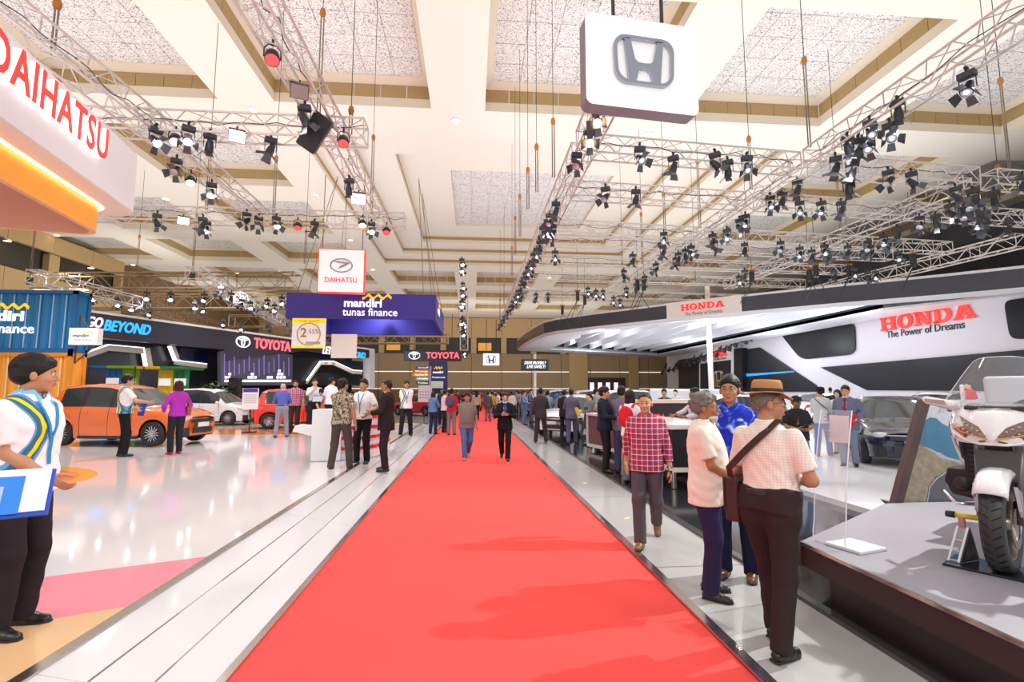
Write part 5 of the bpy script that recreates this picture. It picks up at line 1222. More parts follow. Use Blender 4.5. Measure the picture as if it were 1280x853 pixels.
def surface_nets(A, o, v):
    nx, ny, nz = A.shape; S = A < 0
    c = S[:-1, :-1, :-1].astype(np.int8).copy()
    for dx in (0, 1):
        for dy in (0, 1):
            for dz in (0, 1):
                if dx or dy or dz: c += S[dx:nx-1+dx, dy:ny-1+dy, dz:nz-1+dz]
    act = (c > 0) & (c < 8); I, J, K = np.nonzero(act)
    if len(I) == 0: return np.zeros((0, 3)), np.zeros((0, 4), int)
    idx = -np.ones(act.shape, dtype=np.int32); idx[I, J, K] = np.arange(len(I))
    P_ = np.zeros((len(I), 3), f32); n = np.zeros(len(I), f32)
    cor = [(a, b, d) for a in (0, 1) for b in (0, 1) for d in (0, 1)]
    val = {q: A[I+q[0], J+q[1], K+q[2]] for q in cor}
    for q in cor:
        for ax in range(3):
            if q[ax]: continue
            w = list(q); w[ax] = 1; w = tuple(w); va, vb = val[q], val[w]
            m = (va < 0) != (vb < 0); t = np.where(m, va/(va-vb+1e-12), 0)
            pt = np.array(q, f32)[None, :]+np.eye(3, dtype=f32)[ax][None, :]*t[:, None]
            P_ += pt*m[:, None]; n += m
    P_ /= n[:, None]; P_ += np.stack([I, J, K], 1); P_ = P_*v+o
    F = []
    for ax in range(3):
        sl0 = [slice(None)]*3; sl1 = [slice(None)]*3; sl0[ax] = slice(0, -1); sl1[ax] = slice(1, None)
        a = S[tuple(sl0)]; b = S[tuple(sl1)]; u, w = [(1, 2), (2, 0), (0, 1)][ax]
        e = np.stack(np.nonzero(a != b), 1)
        ok = (e[:, u] > 0) & (e[:, w] > 0) & (e[:, u] < A.shape[u]-1) & (e[:, w] < A.shape[w]-1); e = e[ok]
        inside = a[e[:, 0], e[:, 1], e[:, 2]]
        du = np.zeros(3, int); du[u] = 1; dw = np.zeros(3, int); dw[w] = 1
        g = lambda p: idx[p[:, 0], p[:, 1], p[:, 2]]
        q = np.stack([g(e-du-dw), g(e-dw), g(e), g(e-du)], 1)
        q[~inside] = q[~inside][:, ::-1]; F.append(q)
    F = np.concatenate(F); return P_, F[(F >= 0).all(1)]
def smin(a, b, k):
    h = np.maximum(k-np.abs(a-b), 0)/k; return np.minimum(a, b)-h*h*k*.25
def field(prims, v, box=None, wr=None):
    """prims: list of (op, k, prim): '+' joins, '-' cuts, '&' keeps"""
    add = [p for o, k, p in prims if o == '+']
    lo = np.min([p[0] for p in add], 0)-3*v; hi = np.max([p[1] for p in add], 0)+3*v
    if box is not None: lo = np.maximum(lo, box[0]); hi = np.minimum(hi, box[1])
    n = np.maximum(np.ceil((hi-lo)/v).astype(int)+1, 4); A = np.full(n, .3, f32)
    ax = [(lo[i]+v*np.arange(n[i])).astype(f32) for i in range(3)]
    for o, k, p in prims:
        pad = k+3*v
        i0 = np.maximum(((p[0]-pad-lo)/v).astype(int), 0); i1 = np.minimum(((p[1]+pad-lo)/v).astype(int)+2, n)
        if o == '&': i0 = np.zeros(3, int); i1 = n
        if (i1 <= i0).any(): continue
        s = tuple(slice(i0[i], i1[i]) for i in range(3))
        D = p[2](ax[0][s[0]][:, None, None], ax[1][s[1]][None, :, None], ax[2][s[2]][None, None, :]).astype(f32)
        if o == '+': A[s] = smin(A[s], D, max(k, 1e-4))
        elif o == '-': A[s] = -smin(-A[s], D, max(k, 1e-4))
        else: A[s] = np.maximum(A[s], D)
    if wr:
        amp, fr_ = wr; X, Y, Z = ax[0][:, None, None], ax[1][None, :, None], ax[2][None, None, :]
        A += amp*(np.sin(fr_*(Z*1.0+X*.5+.25*np.sin(9*X+5*Z))+2*np.sin(7*Y))*.6+np.sin(fr_*1.9*(Z-.7*X+.4*Y)+1.7)*.4)
    for i in range(3):      # close the grid border
        s = [slice(None)]*3; s[i] = 0; A[tuple(s)] = np.maximum(A[tuple(s)], .001); s[i] = -1; A[tuple(s)] = np.maximum(A[tuple(s)], .001)
    return A, lo, v
def half(n, p): n = V3(*n); p = V3(*p); return (V3(-9, -9, -9), V3(9, 9, 9), lambda X, Y, Z: (X-p[0])*n[0]+(Y-p[1])*n[1]+(Z-p[2])*n[2])
def mesh_from(name, chunks, mats, parent, smooth=True):
    V = []; F = []; MI = []; b = 0
    for P_, Fq, mi in chunks:
        V.append(P_); F.append(Fq+b); MI.append(np.full(len(Fq), mi)); b += len(P_)
    V = np.concatenate(V); F = np.concatenate(F); MI = np.concatenate(MI)
    me = bpy.data.meshes.new(name); me.vertices.add(len(V)); me.vertices.foreach_set('co', V.astype(f32).ravel())
    me.loops.add(F.size); me.loops.foreach_set('vertex_index', F.astype(np.int32).ravel())
    me.polygons.add(len(F)); me.polygons.foreach_set('loop_start', np.arange(0, F.size, 4, dtype=np.int32))
    try: me.polygons.foreach_set('loop_total', np.full(len(F), 4, np.int32))
    except Exception: pass
    for m in mats: me.materials.append(m)
    me.polygons.foreach_set('material_index', MI.astype(np.int32)); me.polygons.foreach_set('use_smooth', np.full(len(F), smooth))
    me.update(calc_edges=True)
    return link(name, me, parent)
def sn(prims, v, box=None, wr=None): return surface_nets(*field(prims, v, box, wr))
def rotx(a): c, s = math.cos(a), math.sin(a); return np.array([[1, 0, 0], [0, c, -s], [0, s, c]])
def rotz(a): c, s = math.cos(a), math.sin(a); return np.array([[c, -s, 0], [s, c, 0], [0, 0, 1]])
def roty(a): c, s = math.cos(a), math.sin(a); return np.array([[c, 0, s], [0, 1, 0], [-s, 0, c]])
def ik(a, c, l1, l2, pole):
    a, c, pole = map(np.asarray, (a, c, pole)); d = c-a; D = np.linalg.norm(d); Dm = min(D, (l1+l2)*.995)
    c = a+d/D*Dm; u = d/D; x = (l1*l1-l2*l2+Dm*Dm)/(2*Dm); h = math.sqrt(max(0, l1*l1-x*x))
    p = pole-u*(pole@u); p = unit(p); return a+u*x+p*h, c
M_eye = mat('eye_white', (.55, .52, .5), .2); M_iris = mat('eye_iris', (.03, .018, .012), .15)
M_glasses = mat('glasses_frame', (.03, .03, .035), .3)
def skinmat(h): return mat('skin_'+h, tuple(min(1, c*k) for c, k in zip(hexc(h), (1.15, 1.22, 1.25))), .5, bump=.08, bscale=120, spec=.35)
def clothmat(c, kind='plain'):
    nm = 'cloth_%s_%s' % (c, kind)
    if nm in MATS: return MATS[nm]
    m = mat(nm, hexc(c), .85, bump=.25, bscale=260, spec=.15, vary=.08, vscale=6)
    if kind == 'plain': return m
    N, L, b = nodes(m); tc = N.new('ShaderNodeTexCoord'); sep = N.new('ShaderNodeSeparateXYZ'); L.new(tc.outputs['Object'], sep.inputs[0])
    def wav(sock, freq, lo, hi, ph=0):
        a = N.new('ShaderNodeMath'); a.operation = 'MULTIPLY_ADD'; a.inputs[1].default_value = freq; a.inputs[2].default_value = ph; L.new(sock, a.inputs[0])
        f = N.new('ShaderNodeMath'); f.operation = 'FRACT'; L.new(a.outputs[0], f.inputs[0])
        g = N.new('ShaderNodeMath'); g.operation = 'COMPARE'; g.inputs[1].default_value = (lo+hi)/2; g.inputs[2].default_value = (hi-lo)/2; L.new(f.outputs[0], g.inputs[0]); return g.outputs[0]
    def mixc(fac, a, c2, f=1.0):
        x = N.new('ShaderNodeMix'); x.data_type = 'RGBA'
        if f != 1:
            q = N.new('ShaderNodeMath'); q.operation = 'MULTIPLY'; q.inputs[1].default_value = f; L.new(fac, q.inputs[0]); fac = q.outputs[0]
        L.new(fac, x.inputs[0])
        if isinstance(a, tuple): x.inputs[6].default_value = (*a, 1)
        else: L.new(a, x.inputs[6])
        x.inputs[7].default_value = (*c2, 1); return x.outputs[2]
    base = hexc(c)
    if kind == 'plaid':
        o = mixc(wav(sep.outputs[0], 17, 0, .5), base, hexc('8c3a58'), .7); o = mixc(wav(sep.outputs[2], 17, 0, .5), o, hexc('4a4078'), .5)
        o = mixc(wav(sep.outputs[2], 17, .62, .74), o, hexc('efe2e0'), .7); o = mixc(wav(sep.outputs[0], 17, .62, .72), o, hexc('efe2e0'), .7)
        o = mixc(wav(sep.outputs[2], 17, .15, .25), o, hexc('d8404e'), .8)
    elif kind == 'check':
        o = mixc(wav(sep.outputs[0], 55, 0, .22), base, hexc('dcc6b2'), .5); o = mixc(wav(sep.outputs[2], 55, 0, .22), o, hexc('dcc6b2'), .5)
    elif kind in ('batik', 'camo', 'print'):
        n = N.new('ShaderNodeTexNoise'); n.inputs['Scale'].default_value = {'batik': 9, 'camo': 26, 'print': 5}[kind]; n.inputs['Detail'].default_value = 5; n.inputs['Distortion'].default_value = 1.2; L.new(tc.outputs['Object'], n.inputs['Vector'])
        st = {'batik': [(0, base), (.52, base), (.60, hexc('5a7ad8')), (.68, hexc('c5d2f2'))], 'camo': [(0, hexc('38302c')), (.42, hexc('4a4038')), (.5, base), (.58, hexc('c2b6a2'))], 'print': [(0, base), (.6, base), (.63, hexc('b08a3a')), (.7, hexc('c9a860'))]}[kind]
        r = ramp(N, st); L.new(n.outputs[0], r.inputs[0]); o = r.outputs[0]
        if kind == 'print':
            fy = N.new('ShaderNodeMath'); fy.operation = 'GREATER_THAN'; fy.inputs[1].default_value = .02; L.new(sep.outputs[1], fy.inputs[0]); x = N.new('ShaderNodeMix'); x.data_type = 'RGBA'; L.new(fy.outputs[0], x.inputs[0]); x.inputs[6].default_value = (*base, 1); L.new(o, x.inputs[7]); o = x.outputs[2]
    elif kind == 'swirl':       # white staff shirt with a blue and yellow swirl down one side
        wv = N.new('ShaderNodeMath'); wv.operation = 'SINE'; a = N.new('ShaderNodeMath'); a.operation = 'MULTIPLY_ADD'; a.inputs[1].default_value = 11; a.inputs[2].default_value = .5; L.new(sep.outputs[2], a.inputs[0]); L.new(a.outputs[0], wv.inputs[0])
        s2 = N.new('ShaderNodeMath'); s2.operation = 'MULTIPLY_ADD'; s2.inputs[1].default_value = .045; L.new(wv.outputs[0], s2.inputs[0]); L.new(sep.outputs[0], s2.inputs[2])
        o = base
        for lo, hi, cc in ((.055, .15, '6f9fd6'), (.07, .14, '3e6f86'), (.088, .112, 'e8d52a')):
            g = N.new('ShaderNodeMath'); g.operation = 'COMPARE'; g.inputs[1].default_value = (lo+hi)/2; g.inputs[2].default_value = (hi-lo)/2; L.new(s2.outputs[0], g.inputs[0]); o = mixc(g.outputs[0], o, hexc(cc))
    L.new(o, b.inputs['Base Color']); return m
def noisehair(c): return mat('hair_'+c, hexc(c), .45, bump=.7, bscale=90, spec=.3)
def person(px, py, hy, face=0, z=0.0, label='', lod=1, group=None, skin='b98763', hair='short', hairc='1a1412', top='short', topc='e8e6e2', topk='plain', hem=.86, pants='trousers', pantc='2a2830', shoec='1f1b1a',
           RH='down', LH='down', stance='stand', lean=0.0, turn=0, nod=0, belly=0.0, female=False, glasses=False, beard=None, tie=None, extra=(), hat=0.0, y=None, fat=1.0, palms=None, roll=0, hs=None, name='person'):
    """feet at picture point (px,py) on height z, head top at picture row hy; face: 0 to the camera, 90 to picture right, 180 away"""
    g = P(px, py, z=z) if y is None else Vector((P(px, py, y=y).x, y, z))
    h = P(px, hy, y=g.y).z - z - hat
    if hs: h = hs
    s = h/1.70
    to = Vector((0, 0, 0))-Vector((g.x, g.y, 0)); a0 = math.atan2(to.y, to.x)-PI/2     # local +Y looks at the camera
    root = thing(name, label, 'person', (g.x, g.y, z), a0+math.radians(face), group); root.scale = (s, s, s)
    vb = (.0115, .017, .027)[lod]; vh = (.0052, .0105, .018)[lod]; vg = (.0046, .0085, .016)[lod]
    sm, hm, tm, pm_, fm = skinmat(skin), noisehair(hairc), clothmat(topc, topk), clothmat(pantc), mat('shoe_'+shoec, hexc(shoec), .35)
    # ---- skeleton (a 1.70 m figure; the root scales it)
    R0 = rotx(-lean); piv = V3(0, 0, .93)
    up = lambda p: R0 @ (np.asarray(p, float)-piv)+piv
    inv = np.eye(4); inv[:3, :3] = R0.T; inv[:3, 3] = piv-R0.T @ piv
    w_ = .87 if female else .94; w_ *= fat
    tab = [(.76, .178*w_, .125, -.004), (.82, .174*w_, .120, -.005), (.90, .172*w_*(1.04 if female else 1), .122, -.008), (.98, .165*w_, .115+belly*.6, belly*.4), (1.06, .152*w_*(.92 if female else 1), .106+belly, belly*.7), (1.16, .156*w_*(.95 if female else 1), .110+belly*.8, belly*.6), (1.26, .170*w_, .120+(.012 if female else 0)+belly*.3, .004+(.012 if female else 0)), (1.33, .168*w_, .112, -.004), (1.38, .150*w_, .098, -.010), (1.42, .118*w_, .080, -.015), (1.45, .085, .066, -.014), (1.475, .062, .056, -.012), (1.52, .056, .054, -.008)]
    S = {1: up((.170*w_, -.014, 1.378)), -1: up((-.170*w_, -.014, 1.378))}
    FEET = {'stand': ((.105, .02, 0), (-.105, -.02, 0)), 'apart': ((.16, .05, 0), (-.16, -.05, 0)), 'close': ((.075, .03, 0), (-.075, -.01, 0)), 'walkR': ((.07, .26, 0), (-.075, -.30, .085)), 'walkL': ((.075, -.30, .085), (-.07, .26, 0)),
            'stepR': ((.09, .15, 0), (-.10, -.12, .0)), 'stepL': ((.10, -.12, .0), (-.09, .15, 0)), 'wide': ((.2, .1, 0), (-.17, -.08, 0))}[stance]
    rise = {'walkR': -.035, 'walkL': -.035, 'wide': -.03}.get(stance, 0)
    pz = V3(0, 0, rise)
    inv[:3, 3] -= R0.T @ pz
    S = {k: v+pz for k, v in S.items()}; up_ = lambda p: up(p)+pz
    hip = {1: V3(.088, -.005, .90)+pz, -1: V3(-.088, -.005, .90)+pz}
    HANDS = {'down': (.255, .03, .865), 'hold': (.08, .27, 1.08), 'phone': (.06, .27, 1.17), 'clasp': (.05, .245, .985), 'back': (.04, -.19, .95), 'pocket': (.215, .05, .90), 'side': (.20, .20, 1.0), 'reach': (.18, .42, 1.10), 'chin': (.05, .17, 1.40), 'swingF': (.235, .20, .90), 'swingB': (.25, -.18, .90), 'belly': (.10, .235, 1.08), 'up': (.20, .30, 1.28), 'shake': (.02, .36, 1.03), 'crossed': (-.02, .19, 1.17), 'bag': (.20, .12, 1.05)}
    W_ = {}; E = {}; HD = {}
    for sd, spec in ((1, RH), (-1, LH)):
        t = np.array(HANDS[spec] if isinstance(spec, str) else spec, float)
        if isinstance(spec, str): t[0] *= sd
        if not (isinstance(spec, str) and spec in ('down', 'swingF', 'swingB', 'pocket')): t = up_(t)
        else: t = t+pz+np.array([0, math.sin(lean)*.1, 0])
        pole = (.75*sd, -.6, -.4) if t[2] > .95 and t[1] > .1 else (.35*sd, -1, .1)
        E[sd], W_[sd] = ik(S[sd], t, .285, .25, pole); HD[sd] = unit(W_[sd]-E[sd])
    K, A_, = {}, {}
    for sd, ft in ((1, FEET[0]), (-1, FEET[1])):
        A_[sd] = V3(ft[0], ft[1]-.0, .085+ft[2]); K[sd], A_[sd] = ik(hip[sd], A_[sd], .414, .406, (.06*sd, 1, 0))
    # ---- head frame
    hc = up_((0, .018, 1.592)); RHd = R0 @ rotz(math.radians(-turn)) @ rotx(math.radians(-nod)) @ roty(math.radians(roll))
    hp = lambda p: RHd @ np.asarray(p, float)+hc
    he = lambda c, r: ellip(hp(c), r, RHd.T)
    fs = .95 if female else 1.0
    head = [('+', .02, he((0, -.016, .034), (.075, .095, .083))), ('+', .03, he((0, .020, -.032), (.060*fs, .070, .078))), ('+', .02, he((0, .058, -.092), (.026, .020, .018))),
            ('+', .012, he((.034, .058, -.03), (.024, .026, .022))), ('+', .012, he((-.034, .058, -.03), (.024, .026, .022))),
            ('+', .012, he((.028, .079, .020), (.024, .010, .007))), ('+', .012, he((-.028, .079, .020), (.024, .010, .007)))]
    if lod < 2:
        head += [('-', .007, he((.031, .100, .001), (.0165, .0165, .0075))), ('-', .007, he((-.031, .100, .001), (.0165, .0165, .0075))),
                 ('+', .008, cone(hp((0, .086, .010)), hp((0, .108, -.030)), .006, .0115)), ('+', .005, he((.011, .097, -.034), (.0085, .011, .0075))), ('+', .005, he((-.011, .097, -.034), (.0085, .011, .0075))),
                 ('+', .006, he((0, .090, -.0575), (.024, .0095, .006))), ('+', .006, he((0, .088, -.068), (.020, .010, .007)))]
    head += [('+', .006, he((.078, -.010, -.010), (.010, .019, .031))), ('+', .006, he((-.078, -.010, -.010), (.010, .019, .031)))]
    nb0, nb1 = hp((0, -.022, -.075)), up_((0, -.02, 1.455))
    neck = [('+', .025, cone(nb0, nb1, .050*fs, .056*fs))]
    # ---- body mesh: head, neck, arms, hands in one skin
    chunks = []
    def hand(sd, v):
        f = HD[sd]; w = W_[sd]
        inn = np.array([-sd, .0, 0.]); 
        if f[2] > -.6: inn = np.array([-.55*sd, -.25, .55]) if palms != 'down' else np.array([-.2*sd, 0, -1.])
        n = unit(inn-f*(inn@f)); sv = np.cross(f, n)*sd; Rm = np.stack([f, sv, n])
        pr = [('+', .012, ellip(w+f*.045, (.052, .040, .017), Rm)), ('+', .015, cone(w-f*.03, w+f*.02, .026, .026))]
        curl = .35 if f[2] < -.6 else .6
        if v < .012:
            for i, (ln, r) in enumerate(((.070, .0088), (.078, .0092), (.072, .0088), (.056, .0078))):
                b = w+f*.083+sv*(.030-.0195*i); an = .15
                for q, fr_ in enumerate((.46, .31, .23)):
                    dd_ = f*math.cos(an)+n*math.sin(an); e = b+dd_*ln*fr_; pr.append(('+', .003 if q == 0 else .002, cone(b, e, r*(1-.07*q), r*(.93-.07*q)))); b = e; an += curl
            b = w+f*.022+sv*.030
            for q, ln in enumerate((.036, .030, .024)): dd_ = unit(f*(.75+.15*q)+sv*(.62-.25*q)+n*.4); e = b+dd_*ln; pr.append(('+', .008 if q == 0 else .003, cone(b, e, .0125-.001*q, .0115-.001*q))); b = e
        else:
            pr += [('+', .012, ellip(w+f*.11+n*.02, (.045, .036, .015), Rm)), ('+', .01, cone(w+f*.03+sv*.03, w+f*.07+sv*.05+n*.01, .012, .010))]
        return pr
    arm = []
    for sd in (1, -1):
        arm += [('+', .03, cone(S[sd], E[sd], .046, .037)), ('+', .02, cone(E[sd], E[sd]+(W_[sd]-E[sd])*.35, .039, .038)), ('+', .02, cone(E[sd]+(W_[sd]-E[sd])*.3, W_[sd], .038, .026))]
    trunk = ('+', .03, torso(tab, inv, (.90, 1.50), -.012))
    leg = []
    for sd in (1, -1):
        leg += [('+', .03, cone(hip[sd], K[sd], .062, .042)), ('+', .02, cone(K[sd], A_[sd], .045, .034))]
    showleg = pants in ('skirt', 'shorts')
    bodyp = [trunk]+neck+arm+(leg if (showleg or lod == 0) else leg[:0])
    if lod == 2:
        P_, F_ = sn(bodyp+head+hand(1, .02)+hand(-1, .02), vb*.8); chunks.append((P_, F_, 0))
    else:
        P_, F_ = sn(bodyp, vb); chunks.append((P_, F_, 0))
        P_, F_ = sn(head+neck, vh); chunks.append((P_, F_, 0))
        for sd in (1, -1):
            P_, F_ = sn(hand(sd, vg), vg); chunks.append((P_, F_, 0))
    body = mesh_from('body', chunks, [sm], root)
    if lod < 2:
        def patch(nm, prims, m, v): 
            P_, F_ = sn(prims, v)
            if len(F_): return mesh_from(nm, [(P_, F_, 0)], [m], root)
        if lod == 0:
            for sd in (1, -1):
                c = hp((.031*sd, .0775, .002)); fwd = RHd @ np.array([0, 1., 0])
                e = MB().lathe([(.0128*math.sin(a), .0128*math.cos(a)) for a in np.linspace(0, PI, 9)], n=12).build('eye', M_eye, root, True, Vector(c))
                ir = MB().lathe([(0, .0135), (.004, .0131), (.0078, .0110)], n=12).build('iris', M_iris, e, True); ir.rotation_euler = Vector(fwd).to_track_quat('Z', 'Y').to_euler()
                patch('eyebrow', [('+', .003, cone(hp((.014*sd, .088, .022)), hp((.032*sd, .086, .027)), .0045, .004)), ('+', .003, cone(hp((.032*sd, .086, .027)), hp((.05*sd, .072, .021)), .004, .002))], hm, .0032)
            patch('lips', [('+', .004, he((0, .0905, -.0575), (.0235, .0098, .0058))), ('+', .003, he((0, .0885, -.067), (.0195, .0103, .0062)))], mat('lip_'+skin, tuple(c*.72 for c in hexc(skin)), .4), .0034)
        else:
            patch('eyebrow', [('+', .003, cone(hp((x0*sd, .088, .024)), hp((.05*sd, .076, .023)), .006, .004)) for sd in (1, -1) for x0 in (.014,)], hm, .006)
            patch('eye', [('+', .002, he((.031*sd, .083, .002), (.014, .008, .006))) for sd in (1, -1)], M_iris, .0055)
            patch('lips', [('+', .002, he((0, .092, -.062), (.020, .009, .006)))], mat('lip_'+skin, tuple(c*.72 for c in hexc(skin)), .4), .006)
    # ---- hair and headwear
    def hline(zf, k): return half(tuple(RHd @ np.array([0, .62*k, -1.])/math.sqrt(1+.38*k*k)), tuple(hp((0, .078, zf))))
    hv = vh*1.25; wrh = (.0045, 95) if lod < 2 else None
    if hair in ('short', 'thick', 'curly', 'thin'):
        ex = {'short': .017, 'thick': .022, 'curly': .020, 'thin': .007}[hair]; zf = {'short': .054, 'thick': .046, 'curly': .062, 'thin': .085}[hair]
        hp_ = [('+', .02, he((0, -.020, .036+ex*.35), (.0755+ex*.45, .097+ex*.9, .084+ex*.9))), ('+', .02, he((0, -.055, -.01), (.066+ex*.6, .052+ex, .06))), ('&', .0, hline(zf, 1.35)), ('-', .01, he((0, .105, -.035), (.070, .085, .085)))]
        if lod < 2 and hair in ('curly', 'thick', 'short'):
            wrh = None
            rs = np.random.default_rng(len(label)); nn = {'curly': 110, 'thick': 60, 'short': 40}[hair]; rr0 = {'curly': .020, 'thick': .016, 'short': .012}[hair]
            for _ in range(nn):
                dv = unit(rs.normal(size=3)); pt = np.array([0, -.020, .036])+dv*np.array([.0755+ex*.45, .097+ex*.9, .084+ex*.9])*.97
                if pt[2] > .055-.85*(.078-pt[1])+.012 and (hair == 'curly' or pt[1] > -.05 or pt[2] > .05): hp_.insert(-2, ('+', .008, cone(hp(pt), hp(pt+np.array([dv[0]*.004, dv[1]*.004-.012, dv[2]*.003])), rr0*rs.uniform(.7, 1.1), rr0*.6)))
        P_, F_ = sn(hp_, hv, None, wrh); mesh_from('hair', [(P_, F_, 0)], [hm], root)
    elif hair in ('long', 'bob'):
        ln = -.26 if hair == 'long' else -.14
        hp_ = [('+', .02, he((0, -.020, .040), (.087, .110, .095))), ('+', .05, he((0, -.055, ln*.55), (.092, .062, abs(ln)*.75))), ('+', .03, he((.07, -.01, -.05), (.026, .05, .10))), ('+', .03, he((-.07, -.01, -.05), (.026, .05, .10))), ('-', .012, he((0, .085, -.035), (.062, .085, .092)))]
        P_, F_ = sn(hp_, hv, None, wrh); mesh_from('hair', [(P_, F_, 0)], [hm], root)
    elif hair == 'tail':
        hp_ = [('+', .02, he((0, -.020, .038), (.083, .105, .09))), ('&', 0, hline(.06, 1.0)), ('+', .03, cone(hp((0, -.115, .03)), hp((0, -.15, -.10)), .032, .018)), ('-', .01, he((0, .10, -.02), (.072, .07, .075)))]
        P_, F_ = sn(hp_, hv, None, wrh); mesh_from('hair', [(P_, F_, 0)], [hm], root)
    elif hair == 'hijab':
        hp_ = [('+', .02, he((0, -.015, .03), (.092, .112, .10))), ('+', .05, cone(hp((0, -.02, -.07)), up_((0, -.01, 1.36)), .095, .15)), ('-', .01, he((0, .10, -.015), (.058, .07, .078)))]
        P_, F_ = sn(hp_, hv*1.2); mesh_from('headscarf', [(P_, F_, 0)], [clothmat(hairc)], root)
    if beard:
        bp = [('+', .02, he((0, .040, -.088), (.049, .044, .030))), ('+', .025, cone(hp((0, .072, -.092)), hp((0, .075, -.135)), .022, .008)), ('+', .008, cone(hp((-.025, .085, -.052)), hp((0, .096, -.047)), .004, .006)), ('+', .008, cone(hp((.025, .085, -.052)), hp((0, .096, -.047)), .004, .006)), ('-', .008, he((0, .10, -.064), (.026, .03, .010))), ('&', 0, half(tuple(RHd @ np.array([0, -.45, .9])), tuple(hp((0, .06, -.045)))))]
        P_, F_ = sn(bp, hv, None, (.006, 170)); mesh_from('beard', [(P_, F_, 0)], [noisehair(beard)], root)
    if glasses:
        mb = MB()
        for sd in (1, -1):
            mb.path([hp((.032*sd+.023*math.cos(t), .098-.006*abs(math.cos(t)), .0+.017*math.sin(t))) for t in np.linspace(0, 2*PI, 17)], .0014, 5)
            mb.path([hp((.055*sd, .092, .004)), hp((.079*sd, .06, .006)), hp((.081*sd, -.01, .004))], .0016, 5)
        mb.path([hp((-.009, .099, .004)), hp((.009, .099, .004))], .0015, 5); mb.build('glasses', M_glasses, root)
    # ---- clothing
    shirt = []
    hemz = hem; off = (.013 if hem > .92 else .029) if top != 'suit' else .034
    neck_top = 1.468
    shirt.append(('+', .03, torso(tab, inv, (hemz, neck_top), off)))
    for sd in (1, -1):
        sl = S[sd]; shirt.append(('+', .045, cone(sl, S[sd]*.75+E[sd]*.25, .058, .056)))
        if top in ('short', 'polo', 'tee'):
            e = S[sd]+(E[sd]-S[sd])*.78; shirt.append(('+', .012, cone(sl, e, .058, .064, 'b')))
        elif top == 'none': pass
        else:
            r0, r1, r2 = (.059, .053, .043) if top != 'suit' else (.066, .058, .049)
            cut = .93 if top != 'rolled' else .72
            shirt += [('+', .012, cone(sl, E[sd], r0, r1)), ('+', .012, cone(E[sd], E[sd]+(W_[sd]-E[sd])*cut, r1, r2, 'b'))]
    cl = [('+', .012, cone(up_((0, -.024, 1.452)), up_((0, -.03, 1.492)), .070, .064, 'ab'))] if top in ('short', 'polo', 'long', 'rolled', 'suit') else []
    inner = None
    cutv = []
    if top == 'suit':
        cutv = [('-', .006, cone(up_((0, .13, 1.50)), up_((0, .17, 1.10)), .070, .012))]
    cutn = [('-', .004, cone(up_((0, .02, 1.46)), up_((0, .03, 1.56)), .058, .07))] if cl else []
    wr_ = ((.0032, 34) if lod == 0 else (.0035, 32)) if lod < 2 else None
    P_, F_ = sn(shirt+cl+cutn+cutv, vb, None, wr_); mesh_from('suit_jacket' if top == 'suit' else ('hoodie' if top == 'hood' else 'shirt'), [(P_, F_, 0)], [tm], root)
    if lod == 0 and top in ('short', 'rolled', 'long'):       # collar leaves and buttons
        for sd in (1, -1):
            col = MB(); q = [up_((.012*sd, .062, 1.445)), up_((.055*sd, .085, 1.41)), up_((.082*sd, .03, 1.455)), up_((.074*sd, -.02, 1.478)), up_((.05*sd, .04, 1.49))]
            fixn(col.prism(q, (.2*sd, .6, .5), .006).build('collar', tm, root))
        for k in range(5): MB().lathe([(.0, .003), (.006, .003), (.006, 0)], n=8, axis='y').build('button', mat('button', (.7, .66, .6), .3), root, loc=Vector(up_((0, float(np.interp(1.36-.085*k, [r[0] for r in tab], [r[2]+r[3] for r in tab]))+.021, 1.36-.085*k))))
    if top == 'suit':
        P_, F_ = sn([('+', .02, torso(tab, inv, (hemz+.12, 1.47), .012)), ('+', .012, cone(up_((0, -.02, 1.45)), up_((0, -.022, 1.505)), .068, .063, 'ab')), ('&', 0, half((0, -1, 0), (0, .0, 0)))], vb); mesh_from('shirt_front', [(P_, F_, 0)], [clothmat('e9e6ea')], root)
    if tie:
        ty = lambda z: float(np.interp(z, [r[0] for r in tab], [r[2]+r[3] for r in tab]))+.02
        strip('tie', [up_((0, ty(z)+.004, z)) for z in (1.455, 1.40, 1.34, 1.26, 1.18, 1.10, 1.04)], .052, .008, clothmat(tie), root)
    pw = []
    if pants == 'skirt':
        pw = [('+', .03, torso(tab, inv, (.84, 1.07), .02)), ('+', .05, cone((0, 0, .95), (0, 0, .56), .16, .23, 'b'))]
    else:
        pw = [('+', .03, torso(tab, inv, (.90, 1.03), .015 if hem > .92 else -.004))]
        for sd in (1, -1): pw.append(('+', .05, cone((.062*sd*fat, -.012, .965+rise), (hip[sd][0], -.012, .86+rise), (.108 if hem > .92 else .095)*fat, (.10 if hem > .92 else .088)*fat)))
        a_, b_, c_ = (.098, .073, .064) if pants == 'trousers' else (.092, .066, .056)
        for sd in (1, -1):
            cut = A_[sd]+(K[sd]-A_[sd])*(.0 if pants != 'shorts' else 1.0)
            pw += [('+', .03, cone(hip[sd]-V3(0, 0, .05), K[sd], (a_-.006)*fat, b_))]
            if pants != 'shorts': pw += [('+', .03, cone(K[sd], A_[sd]-unit(K[sd]-A_[sd])*.04, b_, c_, 'b'))]
    P_, F_ = sn(pw, vb, None, (wr_[0]*.9, wr_[1]*.6) if wr_ else None); mesh_from('skirt' if pants == 'skirt' else 'trousers', [(P_, F_, 0)], [pm_], root)
    if lod < 2 and hem > .92 and pants != 'skirt':
        P_, F_ = sn([('+', .01, torso(tab, inv, (.985, 1.028), .026))], vb*.7); mesh_from('belt', [(P_, F_, 0)], [M_dark], root)
